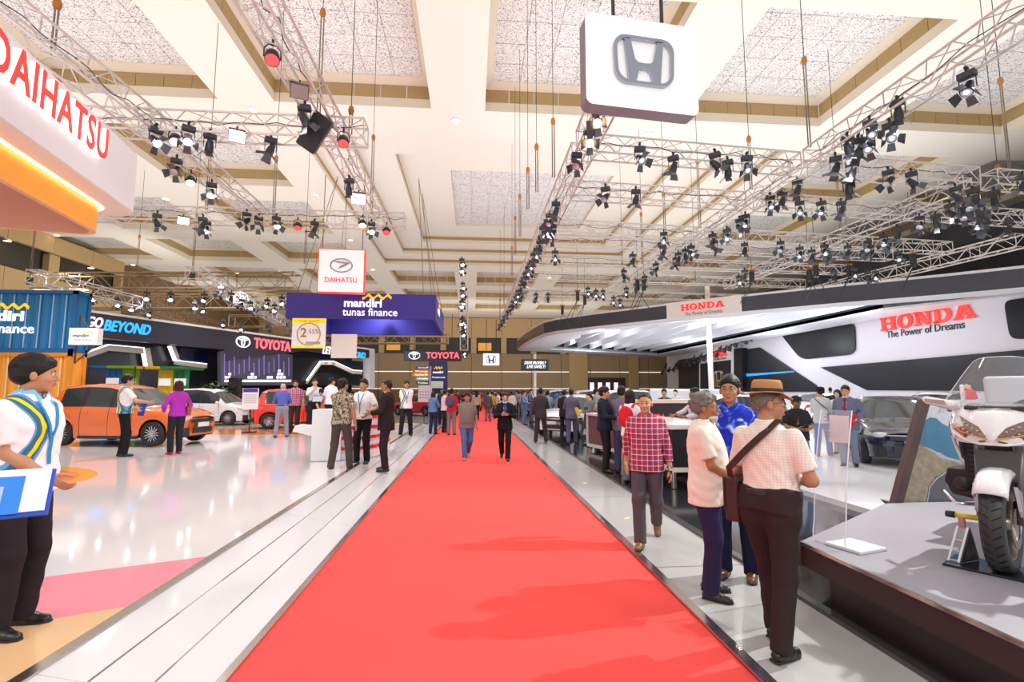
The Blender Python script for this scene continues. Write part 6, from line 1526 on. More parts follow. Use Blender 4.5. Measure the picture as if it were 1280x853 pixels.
    for sd, ft in ((1, FEET[0]), (-1, FEET[1])):
        a = A_[sd]; tilt = .0 if ft[2] == 0 else .75; yaw = .12*sd
        dy = np.array([math.sin(yaw)*math.cos(tilt), math.cos(yaw)*math.cos(tilt), -math.sin(tilt)]); upv = np.array([0, math.sin(tilt), math.cos(tilt)])
        b = a-upv*.052
        sp = [('+', .03, cone(b-dy*.045, b+dy*.05, .036, .038)), ('+', .03, cone(b+dy*.05-upv*.008, b+dy*.135-upv*.012, .038, .031)), ('+', .02, cone(a+upv*.0, b, .040, .036)), ('&', 0, half(tuple(-upv), tuple(a-upv*.085)))]
        P_, F_ = sn(sp, max(vg*1.5, .008)); so = mesh_from('shoe', [(P_, F_, 0)], [fm], root)
        if lod == 0: MB().prism([Vector(a-upv*.084+dy*yy+np.array([math.cos(yaw), -math.sin(yaw), 0])*xx) for xx, yy in ((-.032, -.075), (.032, -.075), (.042, .06), (.038, .13), (.015, .168), (-.015, .168), (-.038, .13), (-.042, .06))], Vector(upv), .014).build('sole', mat('sole', hexc('2b2420'), .7), so)
    ctx = dict(root=root, up=up_, hp=hp, S=S, E=E, W=W_, HD=HD, tab=tab, inv=inv, R0=R0, RHd=RHd, lod=lod, A=A_, K=K, vb=vb)
    for e in extra: e(ctx)
    return ctx
# ---- things people wear (parts) ---------------------------------------------------------
def front(ctx, z, o=.02): return float(np.interp(z, [r[0] for r in ctx['tab']], [r[2]+r[3] for r in ctx['tab']]))+o
def backy(ctx, z, o=.02): return float(np.interp(z, [r[0] for r in ctx['tab']], [r[3]-r[2] for r in ctx['tab']]))-o
def strip(name, pts, w, th, m, parent, side=(1, 0, 0)):
    mb = MB(); L = []
    pts = [Vector(p) for p in pts]
    for i, p in enumerate(pts):
        t = (pts[min(i+1, len(pts)-1)]-pts[max(i-1, 0)]).normalized(); s_ = Vector(side); s_ = (s_-t*s_.dot(t)).normalized(); n = t.cross(s_)
        L.append([p+s_*w/2, p+s_*w/2+n*th, p-s_*w/2+n*th, p-s_*w/2])
    return mb.quadstrip(L, 0, True, True, True).build(name, m, parent)
def lanyard(col='2f8fd0', z1=1.12):
    def f(c):
        m = clothmat(col)
        for sd in (1, -1):
            pts = [c['up']((.06*sd, -.01, 1.49))]+[c['up'](((.07-.066*k/6)*sd, front(c, 1.45-.045*k, .036), 1.45-.045*k)) for k in range(1, 7)]
            strip('lanyard', pts, .018, .003, m, c['root'])
        strip('lanyard', [c['up']((0, front(c, z, .040), z)) for z in (1.19, 1.10, 1.02)], .022, .003, m, c['root'])
    return f
def backpack(col, label):
    def f(c):
        prims = [('+', .06, ellip(c['up']((0, -.20, 1.22)), (.15, .085, .20)))]+[('+', .04, ellip(c['up']((0, -.27, 1.15)), (.11, .04, .10)))]
        P_, F_ = sn(prims, c['vb']); o = mesh_from('body', [(P_, F_, 0)], [clothmat(col)], None)
        Mw_ = Matrix.LocRotScale(c['root'].location, c['root'].rotation_euler, c['root'].scale); o.matrix_world = Mw_
        for sd in (1, -1):
            strip('strap', [c['up']((.10*sd, -.13, 1.40)), c['up']((.10*sd, -.07, 1.465)), c['up']((.105*sd, .02, 1.455)), c['up']((.11*sd, front(c, 1.36, .03), 1.36)), c['up']((.12*sd, .09, 1.22)), c['up']((.165*sd, -.05, 1.10))], .05, .012, clothmat(col), o)
        o.name = 'backpack'; tag(o, label, 'backpack')
    return f
def put(c, o, name, label, cat, group=None):
    o.matrix_world = Matrix.LocRotScale(c['root'].location, c['root'].rotation_euler, c['root'].scale) @ o.matrix_world
    o.name = name; tag(o, label, cat, group); return o
def held(builder):
    def f(c): builder(c)
    return f
def phone(label, sd=1):
    def f(c):
        w = Vector(c['W'][sd]); d = Vector(c['HD'][sd]); o = bevel(MB().box((0, 0, 0), (.07, .009, .14)).build('phone', M_dark), .004)
        o.matrix_world = Matrix.Translation(w+d*.10+Vector((-.02*sd, 0, .03))) @ Matrix.Rotation(-.7, 4, 'X'); put(c, o, 'phone', label, 'phone')
    return f
def folder(label, col, size=(.24, .32), sd=1, rot=(-.9, 0, 0), off=(0, .04, .02), two=None, page=True):
    def f(c):
        w = Vector(c['W'][sd])+Vector(c['HD'][sd])*.09+Vector(off); r = thing('folder', label, 'folder'); r.matrix_world = Matrix.Translation(w) @ Matrix(( (1,0,0,0),(0,1,0,0),(0,0,1,0),(0,0,0,1))) @ Vector((0, 0, 0)).to_track_quat('Z', 'Y').to_matrix().to_4x4() @ (Matrix.Rotation(rot[2], 4, 'Z') @ Matrix.Rotation(rot[0], 4, 'X') @ Matrix.Rotation(rot[1], 4, 'Y'))
        MB().box((0, 0, 0), (size[0], .012, size[1])).build('cover', mat('folder_'+col, hexc(col), .3), r)
        if page: MB().box((0, .009, .0), (size[0]*.9, .006, size[1]*.94)).build('page', mat('page_white', (.8, .8, .82), .5), r)
        put(c, r, 'folder', label, 'folder')
    return f
def at_head(c, mb, name, m, smooth=True, parent=None):
    o = mb.build(name, m, parent or c['root'], smooth); o.matrix_local = Matrix.Translation(Vector(c['hp']((0, 0, 0)))) @ Matrix([list(r) for r in c['RHd']]).to_4x4(); return o
def fedora(c):
    n = 28; L = []
    for r, z, pin in ((.150, .066, 0), (.148, .072, 0), (.10, .078, 0), (.094, .085, 0), (.092, .12, 0), (.088, .15, .0), (.078, .168, .012), (.05, .158, .02), (.0, .15, .02)):
        L.append([((r*.88-pin*max(0, math.sin(a)))*math.cos(a), (r*1.08)*math.sin(a)-.012, z+(.012*math.cos(2*a)*(r > .12))-(.02 if (r > .12 and math.sin(a) > .6) else 0)*math.sin(a)) for a in [2*PI*k/n for k in range(n)]])
    h = at_head(c, MB().quadstrip(L), 'hat', mat('hat_felt', hexc('b98352'), .9, bump=.2, bscale=200))
    MB().quadstrip([[(.0955*.88*math.cos(a), .0955*1.08*math.sin(a)-.012, z) for a in [2*PI*k/n for k in range(n)]] for z in (.083, .108)]).build('hat_band', M_dark, h)
def cap(col):
    def f(c):
        n = 20; L = [[(r*.80*math.cos(a), r*math.sin(a)-.015, z) for a in [2*PI*k/n for k in range(n)]] for r, z in ((.117, .035), (.116, .07), (.10, .11), (.06, .132), (0, .14))]
        h = at_head(c, MB().quadstrip(L), 'cap', clothmat(col))
        b = MB(); P0 = [(.085*math.cos(a), .08+.0*a, .045) for a in np.linspace(0, PI, 9)]; P1 = [(.08*math.cos(a), .09+.075*math.sin(a), .03) for a in np.linspace(0, PI, 9)]
        b.quadstrip([P0, P1, [(x, y, z-.006) for x, y, z in P1], [(x, y, z-.006) for x, y, z in P0]], 0, False); b.build('cap_peak', clothmat(col), h)
    return f
def hang_bag(label, col, side, dims, z, yy=-.02, cross=True, mname=None, out=.21, flap=True):
    def f(c):
        t = thing('shoulder_bag', label, 'bag'); m = mat('bag_'+col, hexc(col), .4, bump=.2, bscale=40)
        x = out*side
        b = bevel(MB().box((x, yy, z), dims).build('pouch', m, t), .02, 3); b.rotation_euler = (0, 0, 0)
        if flap: bevel(MB().box((x+(dims[0]/2)*side, yy, z+dims[2]*.12), (.014, dims[1]*1.02, dims[2]*.75)).build('flap', m, t), .005)
        up = c['up']; sx = -side if cross else side
        pts = [(x, yy-dims[1]*.45, z+dims[2]/2)]
        for k in range(0, 7):
            u = k/6; zz = z+dims[2]/2+.06+(1.43-z-dims[2]/2-.06)*u; xx = x*.93*(1-u)+.085*sx*u if cross else .17*side
            pts.append(tuple(up((xx, backy(c, zz, .040), zz))))
        pts.append(tuple(up((.085*sx if cross else .12*side, -.02, 1.492 if cross else 1.475))))
        for k in range(1, 7):
            u = k/6; zz = 1.43-(1.43-z-dims[2]/2-.06)*u; xx = .085*sx*(1-u)+x*.93*u if cross else .17*side
            pts.append(tuple(up((xx, front(c, zz, .040), zz))))
        pts.append((x, yy+dims[1]*.45, z+dims[2]/2))
        strip('strap', pts, .045 if dims[0] > .09 else .02, .006, m, t)
        put(c, t, 'shoulder_bag', label, 'bag')
    return f
def watch(sd, col='8c9096'):
    def f(c):
        w = Vector(c['W'][sd]); d = Vector(c['HD'][sd]).normalized()
        MB().tube(w-d*.025, w+d*.0, .034, .033, n=14, caps=False).build('watch', mat('watch_'+col, hexc(col), .3, .6), c['root'])
    return f
def collar_tint(col):
    def f(c):
        P_, F_ = sn([('+', .012, cone(c['up']((0, -.022, 1.445)), c['up']((0, -.03, 1.497)), .076, .069, 'ab')), ('-', .004, cone(c['up']((0, .02, 1.455)), c['up']((0, .03, 1.56)), .058, .07))], max(c['vb']*.7, .008)); mesh_from('collar', [(P_, F_, 0)], [clothmat(col)], c['root'])
        if c['lod'] == 0:
            for sd in (1, -1):
                q = [c['up'](p) for p in ((.012*sd, .075, 1.445), (.05*sd, .112, 1.38), (.088*sd, .06, 1.44), (.078*sd, -.01, 1.485), (.05*sd, .055, 1.495))]
                fixn(MB().prism(q, (.2*sd, .6, .5), .007).build('collar_leaf', clothmat(col), c['root']))
    return f
# ------------------------------------------------------------------ the visitors and staff
GW = .017; BK = .04; PLF = PL-.01; RZ = .09
# nearest five
person(971, 812, 482, 150, GW, 'man in tan hat and cream checked shirt, dark brown trousers, nearest on the walkway', 0, skin='a8795c', hair='thin', hairc='6e675f', top='short', topc='f2eae0', topk='check', hem=.985, pantc='362a2c', shoec='1e1b1a',
       RH='belly', LH='belly', stance='stepL', turn=48, belly=.035, glasses=True, fat=1.10, lean=.06, extra=(fedora, hang_bag('dark brown leather messenger bag on the hip of the man in the tan hat', '3a1f1c', -1, (.10, .27, .30), .93, .02)), hat=.02)
person(889, 744, 494, 82, GW, 'old man with curly grey hair and white beard, cream shirt, indigo trousers', 0, skin='9c6a4a', hair='curly', hairc='6f6a66', top='short', topc='f1e6d8', hem=.77, pantc='342b50', shoec='2b2422', RH='clasp', LH='clasp', stance='stand', belly=.03, glasses=True, beard='cfcac4', fat=1.05)
person(923, 722, 472, -10, GW, 'man in blue batik shirt and glasses facing the camera beside the tan hat', 0, skin='b07b58', hair='short', hairc='15110f', top='long', topc='2334b4', topk='batik', hem=.80, pantc='20203a', shoec='6d4b35', RH='clasp', LH='clasp', stance='stand', glasses=True, fat=1.08, belly=.02)
person(811, 678, 489, -4, GW, 'man in red and white plaid shirt walking along the grey walkway', 0, skin='bd8a66', hair='thin', hairc='1d1715', top='rolled', topc='c24656', topk='plaid', hem=.83, pantc='5b5159', shoec='8c5d38', RH='swingB', LH='down', stance='walkR', extra=(phone('dark phone in the hand of the man in plaid', -1), watch(-1)))
person(11, 790, 448, 48, PLF, 'staff man with a lanyard at the left edge, white shirt with a blue swirl', 0, skin='b07d5c', hair='thick', hairc='17110f', top='short', topc='f0edf0', topk='swirl', hem=.84, pantc='2c2429', shoec='1d1b1e', RH=(.08, .22, .95), LH='back', stance='stand', turn=-38, extra=(collar_tint('86c4e6'), lanyard('2f8fd0')))
fo_ = thing('folder', 'blue folder of brochures held by the staff man at the left edge', 'folder', P(20, 618, y=2.72), math.radians(22)); fo_.rotation_euler = (math.radians(-28), 0, math.radians(28))
bevel(MB().box((0, 0, 0), (.27, .014, .24)).build('cover', mat('folder_blue', hexc('1f4fc0'), .3), fo_), .004); MB().box((-.005, -.011, .012), (.25, .008, .22)).build('page', mat('page_white', (.8, .8, .82), .5), fo_)
MB().box((-.05, -.017, -.01), (.15, .004, .19)).build('blue_brochure', mat('brochure_blue', hexc('2f86e0'), .3), fo_); MB().box((-.09, -.021, -.03), (.09, .004, .13)).build('brochure', mat('brochure_pale', hexc('a9c3e6'), .3), fo_)
# left booth
person(152, 571, 470, 95, PLF, 'staff man in white shirt pointing beside the orange car', 1, skin='c08f6c', hair='thick', top='short', topc='f0edf0', topk='swirl', hem=.90, pantc='221f24', RH=(.16, .38, 1.13), LH='side', glasses=True, stance='close', extra=(collar_tint('86c4e6'), folder('bright blue clipboard held by the man beside the orange car', '1c55cf', (.22, .28), -1, (-.2, 0, .4), page=False)))
person(218, 568, 477, 205, PLF, 'woman in magenta blouse and black trousers in front of the orange car', 1, skin='c89a78', hair='long', hairc='3b2118', top='long', topc='b235b6', hem=.88, pantc='2a2a30', shoec='c0202e', RH='side', LH='side', female=True, pants='trousers', extra=(hang_bag('dusty pink shoulder bag of the woman in magenta', 'a04a56', 1, (.09, .26, .22), 1.0, .0, flap=False), folder('orange paper folder held by the woman in magenta', 'e0995c', (.2, .28), 1, (-.6, 0, .3), page=False)))
person(351, 547, 480, 172, PLF, 'balding man in violet blue shirt seen from behind by the red car', 1, skin='c59674', hair='none', topc='5b63b2', top='long', hem=.985, pantc='8e8b97', RH='hold', LH='belly', stance='apart')
person(367, 542, 476, -8, PLF, 'bearded man in pink plaid shirt behind the violet blue shirt, red car', 1, skin='b98768', hair='short', beard='2a1d18', topc='c06a80', topk='plaid', top='short', hem=.88, pantc='3a3231', RH='side', LH='down', glasses=True)
person(391, 543, 474, 8, PLF, 'man in pale pink shirt holding his chin behind the white counter', 1, skin='c39472', hair='short', topc='dfd3dd', top='long', hem=.985, pantc='27242a', RH='chin', LH='belly', extra=(folder('light blue papers held by the man touching his chin', '5aa5dc', (.3, .2), -1, (-.6, 0, 0)),))
person(412, 543, 473, 140, PLF, 'staff man in white shirt turned away beside the red car front', 1, skin='b98664', hair='short', topc='eceaf0', top='short', hem=.90, pantc='27242a', RH='hold', LH='down', turn=25)
person(385, 543, 470, 75, PLF, 'staff man in black shirt bending over the white counter', 1, skin='c39472', hair='thick', hairc='120e0d', topc='2d2a2f', top='short', hem=.90, pantc='2a272b', RH=(.15, .50, 1.0), LH=(-.15, .50, 1.0), lean=.62, nod=.4, stance='stepR', hs=1.66)
person(425, 588, 475, 158, .16, 'man in grey patterned shirt shaking hands, seen from behind', 1, skin='a97756', hair='short', topc='8d7f6d', topk='camo', top='short', hem=.86, pantc='4f4441', shoec='1f1b1b', RH='down', LH='shake', stance='apart', turn=25, extra=(watch(1, '3fae74'),))
person(452, 580, 475, -28, .16, 'man in white shirt shaking hands between the patterned shirt and the suit', 1, skin='b9865f', hair='short', topc='efece9', top='short', hem=.90, pantc='211f22', RH='shake', LH='side', stance='stand', extra=(lanyard('4a9ad0'),))
person(481, 589, 476, -98, .09, 'man in dark brown suit standing on the white ramp', 1, skin='a06f50', hair='thin', hairc='1c1817', topc='2d2427', top='suit', hem=.76, pantc='30272a', RH='hold', LH='hold', stance='stand', tie='4a4858')
person(507, 546, 477, 6, .12, 'staff man in swirl patterned white shirt with lanyard, hands behind him', 1, skin='b98664', hair='short', topc='f2f0f2', topk='swirl', top='short', hem=.86, pantc='25232a', RH='back', LH='back', stance='apart', extra=(lanyard('3f86c8'), collar_tint('86c4e6')))
person(541, 543, 490, 150, .02, 'woman in denim jacket with dark bobbed hair at the carpet edge', 1, skin='c89a78', hair='bob', hairc='2b1a16', topc='6484b4', top='long', hem=.88, pantc='2b3146', RH='hold', LH='hold', female=True)
person(552, 531, 486, 10, .012, 'man in dark tee facing us behind the denim jacket woman', 1, skin='b98664', hair='short', topc='3d3d4d', top='tee', hem=.88, pantc='2a2a35')
person(556, 541, 488, 120, .012, 'person in cream top and dark trousers next to the blue backpack', 1, skin='b98664', hair='short', topc='e8dcd8', top='short', hem=.88, pantc='3b3439', RH='hold', LH='hold')
person(564, 544, 487, 165, .012, 'man in red shirt with grey trousers wearing a slate blue backpack', 1, skin='b98664', hair='thick', topc='c42a3a', top='short', hem=.86, pantc='7e7575', RH='hold', LH='hold', extra=(backpack('47526f', 'slate blue backpack worn by the man in the red shirt'),))
person(583, 574, 490, 6, .012, 'man in grey polo shirt and blue jeans walking on the red carpet', 1, skin='a9764f', hair='thick', hairc='1a1311', topc='79726d', top='polo', hem=.80, pantc='506698', shoec='a88a6c', RH='back', LH='down', stance='walkR', fat=1.1, belly=.03, turn=12)
person(631, 575, 490, 0, .012, 'man in black suit and blue tie looking at his phone on the red carpet', 1, skin='c08f6c', hair='short', topc='1d1d21', top='suit', hem=.78, pantc='1e1d21', shoec='16161a', RH='phone', LH='phone', nod=.5, stance='walkL', tie='2a3fa0', extra=(phone('phone in the hands of the man in black suit on the carpet', 1),))
person(610, 527, 490, 172, .012, 'man in charcoal jacket walking away in the middle of the carpet', 1, skin='b98664', hair='thick', topc='5b555b', top='long', hem=.82, pantc='68646c')
# right booth
sp_ = BK
person(655, 531, 489, 68, sp_, 'man in light blue suit, left one of two by the slogan sign pole', 1, skin='b98664', hair='short', topc='6478a6', top='suit', hem=.78, pantc='6478a6', RH='hold', LH='down')
person(664, 528, 487, 55, sp_, 'man in slate blue suit behind the light blue suit by the sign pole', 1, skin='c08f6c', hair='short', topc='4d587e', top='suit', hem=.78, pantc='4d587e', RH='hold', LH='down')
person(676, 554, 486, 178, sp_, 'man in maroon grey suit seen from behind at the walkway edge', 1, skin='7a563f', hair='short', topc='40373e', top='suit', hem=.76, pantc='3b353d', RH='hold', LH='down', stance='apart')
person(685, 541, 489, 165, sp_, 'man in grey blue shirt and olive trousers beyond the maroon grey suit', 1, skin='b98664', hair='short', topc='8496a6', top='short', hem=.88, pantc='5c5346', RH='hold', LH='hold')
person(706, 549, 488, 160, sp_, 'man in black suit, left one of the two by the white car', 1, skin='b98664', hair='short', topc='28262d', top='suit', hem=.77, pantc='27252b', RH='down', LH='hold')
person(715, 555, 487, 172, sp_, 'man in grey violet suit seen from behind by the white car', 1, skin='b98664', hair='short', topc='605f76', top='suit', hem=.77, pantc='5c5b72', RH='hold', LH='hold', stance='stepR')
person(737, 557, 492, -70, sp_, 'woman with a ponytail and dark grey jacket at the counter end', 1, skin='cfa283', hair='tail', topc='6b6a72', top='long', hem=.86, pantc='3a3a42', pants='skirt', female=True, RH='hold', LH='hold', extra=(folder('bright yellow folder held by the woman at the counter end', 'f0e23c', (.24, .30), 1, (-.35, 0, .2), page=False),))
person(746, 545, 487, 95, sp_, 'man in grey shirt behind the long brown counter', 1, skin='c08f6c', hair='short', topc='8b8789', top='short', hem=.9, pantc='3a3840')
person(757, 590, 485, 78, sp_, 'young man in navy jacket with a red lanyard at the brown counter', 1, skin='b98664', hair='thick', topc='262b3d', top='long', hem=.82, pantc='2b2528', shoec='2a1f1c', RH='hold', LH='hold', nod=.25, stance='stand', extra=(lanyard('c03040'),))
person(779, 591, 484, 172, sp_, 'man in grey violet vest leaning at the counter behind the plaid man', 1, skin='a97756', hair='short', topc='6d687c', top='long', hem=.82, pantc='50506c', RH='hold', LH='hold')
person(790, 604, 489, 155, sp_, 'woman in white tee wearing a red backpack at the counter', 1, skin='c08f6c', hair='long', hairc='241613', topc='eae7e8', top='tee', hem=.86, pantc='6e6a72', female=True, RH='side', LH='hold', extra=(backpack('c92433', 'bright red backpack on the woman in the white tee'),))
person(850, 0, 486, -75, sp_, 'man with a lanyard gesturing across the white topped counter', 1, y=10.6, skin='8a5f44', hair='short', topc='c9c3cc', top='rolled', hem=.9, pantc='2a2a30', RH='reach', LH='hold')
person(866, 0, 489, -80, sp_, 'man in dark violet suit leaning on the counter behind the old man', 1, y=9.9, skin='a97756', hair='short', topc='4b475a', top='suit', hem=.8, pantc='35333f', RH='hold', LH='hold', lean=.1)
person(815, 0, 487, 0, sp_, 'person with dark hair behind the dark cabinet, only the head showing', 2, y=14.5, hair='short', topc='3a3a44', top='long')
person(828, 0, 488, -20, .12, 'pale faced person in front of the low white wall', 2, y=19, hair='short', topc='c9cdd6', top='long', skin='d9b295')
person(885, 0, 487, 180, .12, 'person with black hair beside the white pole foot', 2, y=22, hair='short', topc='5a6a80', top='long')
person(903, 0, 484, 180, .12, 'person in blue jacket behind the car, right of the pole', 2, y=20, hair='short', topc='4a6a92', top='long')
person(1001, 603, 492, 25, .12, 'man in black printed tee and dark cap behind the tan hat man', 1, skin='8f6346', hair='short', topc='2a292d', topk='print', top='tee', hem=.84, pantc='6e88b2', RH='belly', LH='hold', stance='walkL', hat=.03, belly=.02, fat=1.08, extra=(cap('2b2b31'),))
person(1030, 571, 484, 160, .12, 'visitor in pale grey hooded top, black cap and jeans seen from behind', 1, skin='c08f6c', hair='short', topc='c3c7cb', top='hood', hem=.82, pantc='7088b8', shoec='a57f60', RH='hold', LH='hold', stance='stepR', hat=.02, turn=-40, extra=(cap('202024'), hang_bag('small black bag on the strap of the hooded visitor', '25252b', 1, (.08, .2, .2), 1.0)))
person(1063, 583, 483, -12, .12, 'stout man in blue grey suit standing by the dark blue car', 1, skin='b98664', hair='short', topc='626a84', top='suit', hem=.77, pantc='70788f', RH='down', LH='side', fat=1.12, belly=.03, tie='8a3040', extra=(folder('red folder under the arm of the stout suited man', 'c02238', (.2, .28), -1, (-.3, 0, 1.2), page=False),))
person(1052, 568, 488, -20, .12, 'woman with dark hair half hidden behind the stout suited man', 1, skin='cfa283', hair='bob', topc='d6b9ac', top='long', hem=.86, pantc='c9b39c', female=True)
person(1098, 521, 480, 185, .12, 'woman in bright red dress seen from behind near the white wall', 1, skin='cfa283', hair='tail', hairc='a8794a', topc='e2383f', top='tee', hem=.9, pants='skirt', pantc='e2383f', female=True, stance='close')
person(1110, 519, 478, -50, .12, 'man in royal blue shirt beside the woman in red dress', 1, skin='b98664', hair='short', topc='3d57ac', top='short', hem=.86, pantc='2b2b36', RH='side', LH='side')
person(1089, 518, 480, 175, .12, 'man in pale cyan shirt left of the woman in red dress', 1, skin='b98664', hair='short', topc='8ec3d4', top='long', hem=.86, pantc='4a4e5c')
person(1166, 0, 478, -60, .12, 'woman in red top behind the motorcycle mirror', 1, y=16, skin='cfa283', hair='tail', topc='c8303a', top='tee', hem=.86, pants='skirt', pantc='c8303a', female=True)
person(1006, 0, 485, 190, .12, 'man in navy jacket far behind the hooded visitor', 2, y=24, hair='short', topc='3c4a6a', top='long')
person(995, 0, 487, 10, .12, 'person with pale hair far behind the tan hat', 2, y=23, hair='short', hairc='9a8a6a', topc='b9b6c0', top='long', skin='d9b295')
# far left
person(18, 0, 466, 170, PLF, 'staff man in white shirt seen from behind beyond the left edge man', 1, y=8.2, skin='a97756', hair='short', topc='f0edf0', top='short', hem=.86, pantc='2a2630', extra=(collar_tint('86c4e6'),))
person(-6, 0, 471, 60, PLF, 'grey haired visitor at the far left edge', 1, y=9.5, skin='c39472', hair='thin', hairc='8a857f', topc='e0dcd6', top='short', pantc='3a3a44')
person(93, 0, 474, 180, PLF, 'person with dark hair showing over the orange car roof', 2, y=16.6, hair='short', topc='5a5a64', top='long')
# far crowd on and beside the carpet
COLN = {'black': '26262a', 'navy': '2c3658', 'grey': '77757a', 'white': 'e2e0e0', 'red': 'b32a34', 'blue': '4a66a0', 'beige': 'bfae92', 'yellow': 'c9a93a', 'brown': '6b5040', 'pink': 'd08a9a', 'green': '4e6e58', 'teal': '3a7478'}
crowd = [(572, 30, 'yellow', 'black'), (577, 34, 'navy', 'black'), (590, 36, 'blue', 'navy'), (594, 31, 'blue', 'black'), (599, 29, 'beige', 'black'), (603, 40, 'red', 'black'), (617, 30, 'yellow', 'navy'), (620, 35, 'navy', 'grey'), (614, 38, 'white', 'black'), (624, 33, 'white', 'beige'),
         (640, 30, 'white', 'navy'), (645, 36, 'grey', 'black'), (648, 42, 'pink', 'black'), (585, 46, 'black', 'grey'), (596, 50, 'red', 'grey'), (607, 52, 'teal', 'black'), (613, 56, 'brown', 'black'), (628, 48, 'black', 'beige'), (633, 54, 'green', 'black'), (652, 50, 'blue', 'grey'), (659, 44, 'white', 'black'),
         (567, 48, 'black', 'navy'), (571, 55, 'grey', 'navy'), (581, 60, 'red', 'navy'), (601, 62, 'black', 'brown'), (622, 64, 'teal', 'grey'), (638, 60, 'brown', 'navy'), (646, 58, 'grey', 'brown'), (692, 34, 'blue', 'brown'), (702, 38, 'white', 'grey'), (528, 40, 'green', 'navy'), (518, 36, 'white', 'brown'), (457, 26, 'black', 'black')]
for i, (px, y, a, b) in enumerate(crowd):
    hgt = 1.62+.12*((i*37) % 10)/10
    person(px, 0, 0, [175, 10, 100, -80, 185, 0][i % 6], .012 if 565 < px < 650 else .0, 'distant visitor in %s top and %s trousers %s' % (a, b, 'on the far red carpet' if px > 565 and px < 640 else ('right of the far carpet' if px >= 640 else 'left of the carpet far back')), 2, 'visitors in the distance', y=y, hs=hgt, topc=COLN[a], pantc=COLN[b], top=['long', 'tee'][i % 2], hair=['short', 'thick', 'long', 'short', 'hijab' if i % 8 == 4 else 'short'][i % 5], hairc='26304a' if i % 8 == 4 else '1a1412', stance=['stand', 'walkR', 'apart', 'walkL'][i % 4], hem=.86, RH=['down', 'hold'][i % 2], female=i % 5 == 2)
# ================================================================== MOTORCYCLE
q = P(1258, 716, z=PZ); fwd = Vector((-.85, -.527, 0))
rzm = math.atan2(fwd.y, fwd.x)-PI/2
mo = thing('motorcycle', 'big white touring motorcycle facing us on the brown platform', 'motorcycle', (q.x, q.y, PZ), rzm)
M_mwhite = mat('moto_white', (.84, .84, .86), .15, coat=1.0); M_mdark = mat('moto_dark', (.028, .026, .028), .35); M_mgrey = mat('moto_grey', hexc('6b6668'), .35, .3)
def both(fn):
    for sd in (1, -1): fn(sd)
# front wheel: tyre with tread, rim, brake discs
RW = .325
ty = MB().lathe([(RW-.095, -.05), (RW-.06, -.066), (RW-.022, -.058), (RW-.006, -.035), (RW, 0), (RW-.006, .035), (RW-.022, .058), (RW-.06, .066), (RW-.095, .05)], n=48, axis='x').build('front_tyre', mat('moto_tyre', (.035, .035, .038), .5), mo, True, (0, 0, RW))
tg = MB()
for k in range(34):
    a0 = 2*PI*k/34
    for sd in (1, -1):
        L_ = []
        for u in np.linspace(0, 1, 5):
            x = sd*(.008+.046*u); r_ = RW+.0012-.0005-(.5*(x/.065)**2)*.028; a = a0+.10*u+(.05 if sd > 0 else 0)
            L_.append((x, r_*math.cos(a), r_*math.sin(a)))
        tg.path(L_, .0032, 4)
tg.build('tread_groove', mat('groove_black', (.004, .004, .004), .8), ty)['kind'] = 'stuff'
wr_ = MB().lathe([(RW-.095, -.05), (RW-.115, -.045), (RW-.12, 0), (RW-.115, .045), (RW-.095, .05)], n=40, axis='x')
for k in range(5):
    a = 2*PI*k/5
    for da in (-.14, .14):
        wr_.tube((0.03, .05*math.cos(a), .05*math.sin(a)), (0.03, (RW-.115)*math.cos(a+da), (RW-.115)*math.sin(a+da)), .013, .011, 6)
wr_.lathe([(0, -.06), (.05, -.055), (.05, .055), (0, .06)], n=16, axis='x')
wr_.build('front_rim', mat('moto_rim', hexc('8f8479'), .3, .7), mo, True, (0, 0, RW))
for sd in (1, -1):
    MB().ring([(0, .155*math.cos(2*PI*k/32), .155*math.sin(2*PI*k/32)) for k in range(32)], [(0, .105*math.cos(2*PI*k/32), .105*math.sin(2*PI*k/32)) for k in range(32)], (1, 0, 0), .006).build('brake_disc', M_steel, mo, False, (.075*sd, 0, RW))
    bevel(MB().box((.095*sd, -.13, RW+.08), (.04, .06, .13)).build('brake_caliper', M_mdark, mo), .01)
# fender
fe = []
for x, dr in ((-.085, -.045), (-.088, -.01), (-.07, .012), (-.03, .024), (.03, .024), (.07, .012), (.088, -.01), (.085, -.045)):
    fe.append([(x, (RW+.02+dr)*math.cos(a), (RW+.02+dr)*math.sin(a)+RW) for a in np.linspace(math.radians(38), math.radians(150), 16)])
fo = MB().quadstrip(fe, 0, False).build('front_fender', M_mwhite, mo, True); sd_ = fo.modifiers.new('thick', 'SOLIDIFY'); sd_.thickness = .012
for sd in (1, -1):
    MB().prism([(.092*sd, -.10, RW+.18), (.092*sd, .10, RW+.26), (.098*sd, .05, RW+.10), (.098*sd, -.06, RW-.03), (.098*sd, -.11, RW+.0)], (sd, 0, 0), .02).build('fender_stay', M_mwhite, mo)
    MB().tube((.10*sd, .0, RW), (.10*sd, -.16, .95), .026, .03, 12).build('fork', M_mgrey, mo, True)
MB().prism([(-.10, -.02, .60), (.10, -.02, .60), (.12, -.06, .80), (-.12, -.06, .80)], (0, -1, 0), .06).build('fork_cover', mat('fork_dark', (.06, .058, .058), .3), mo)
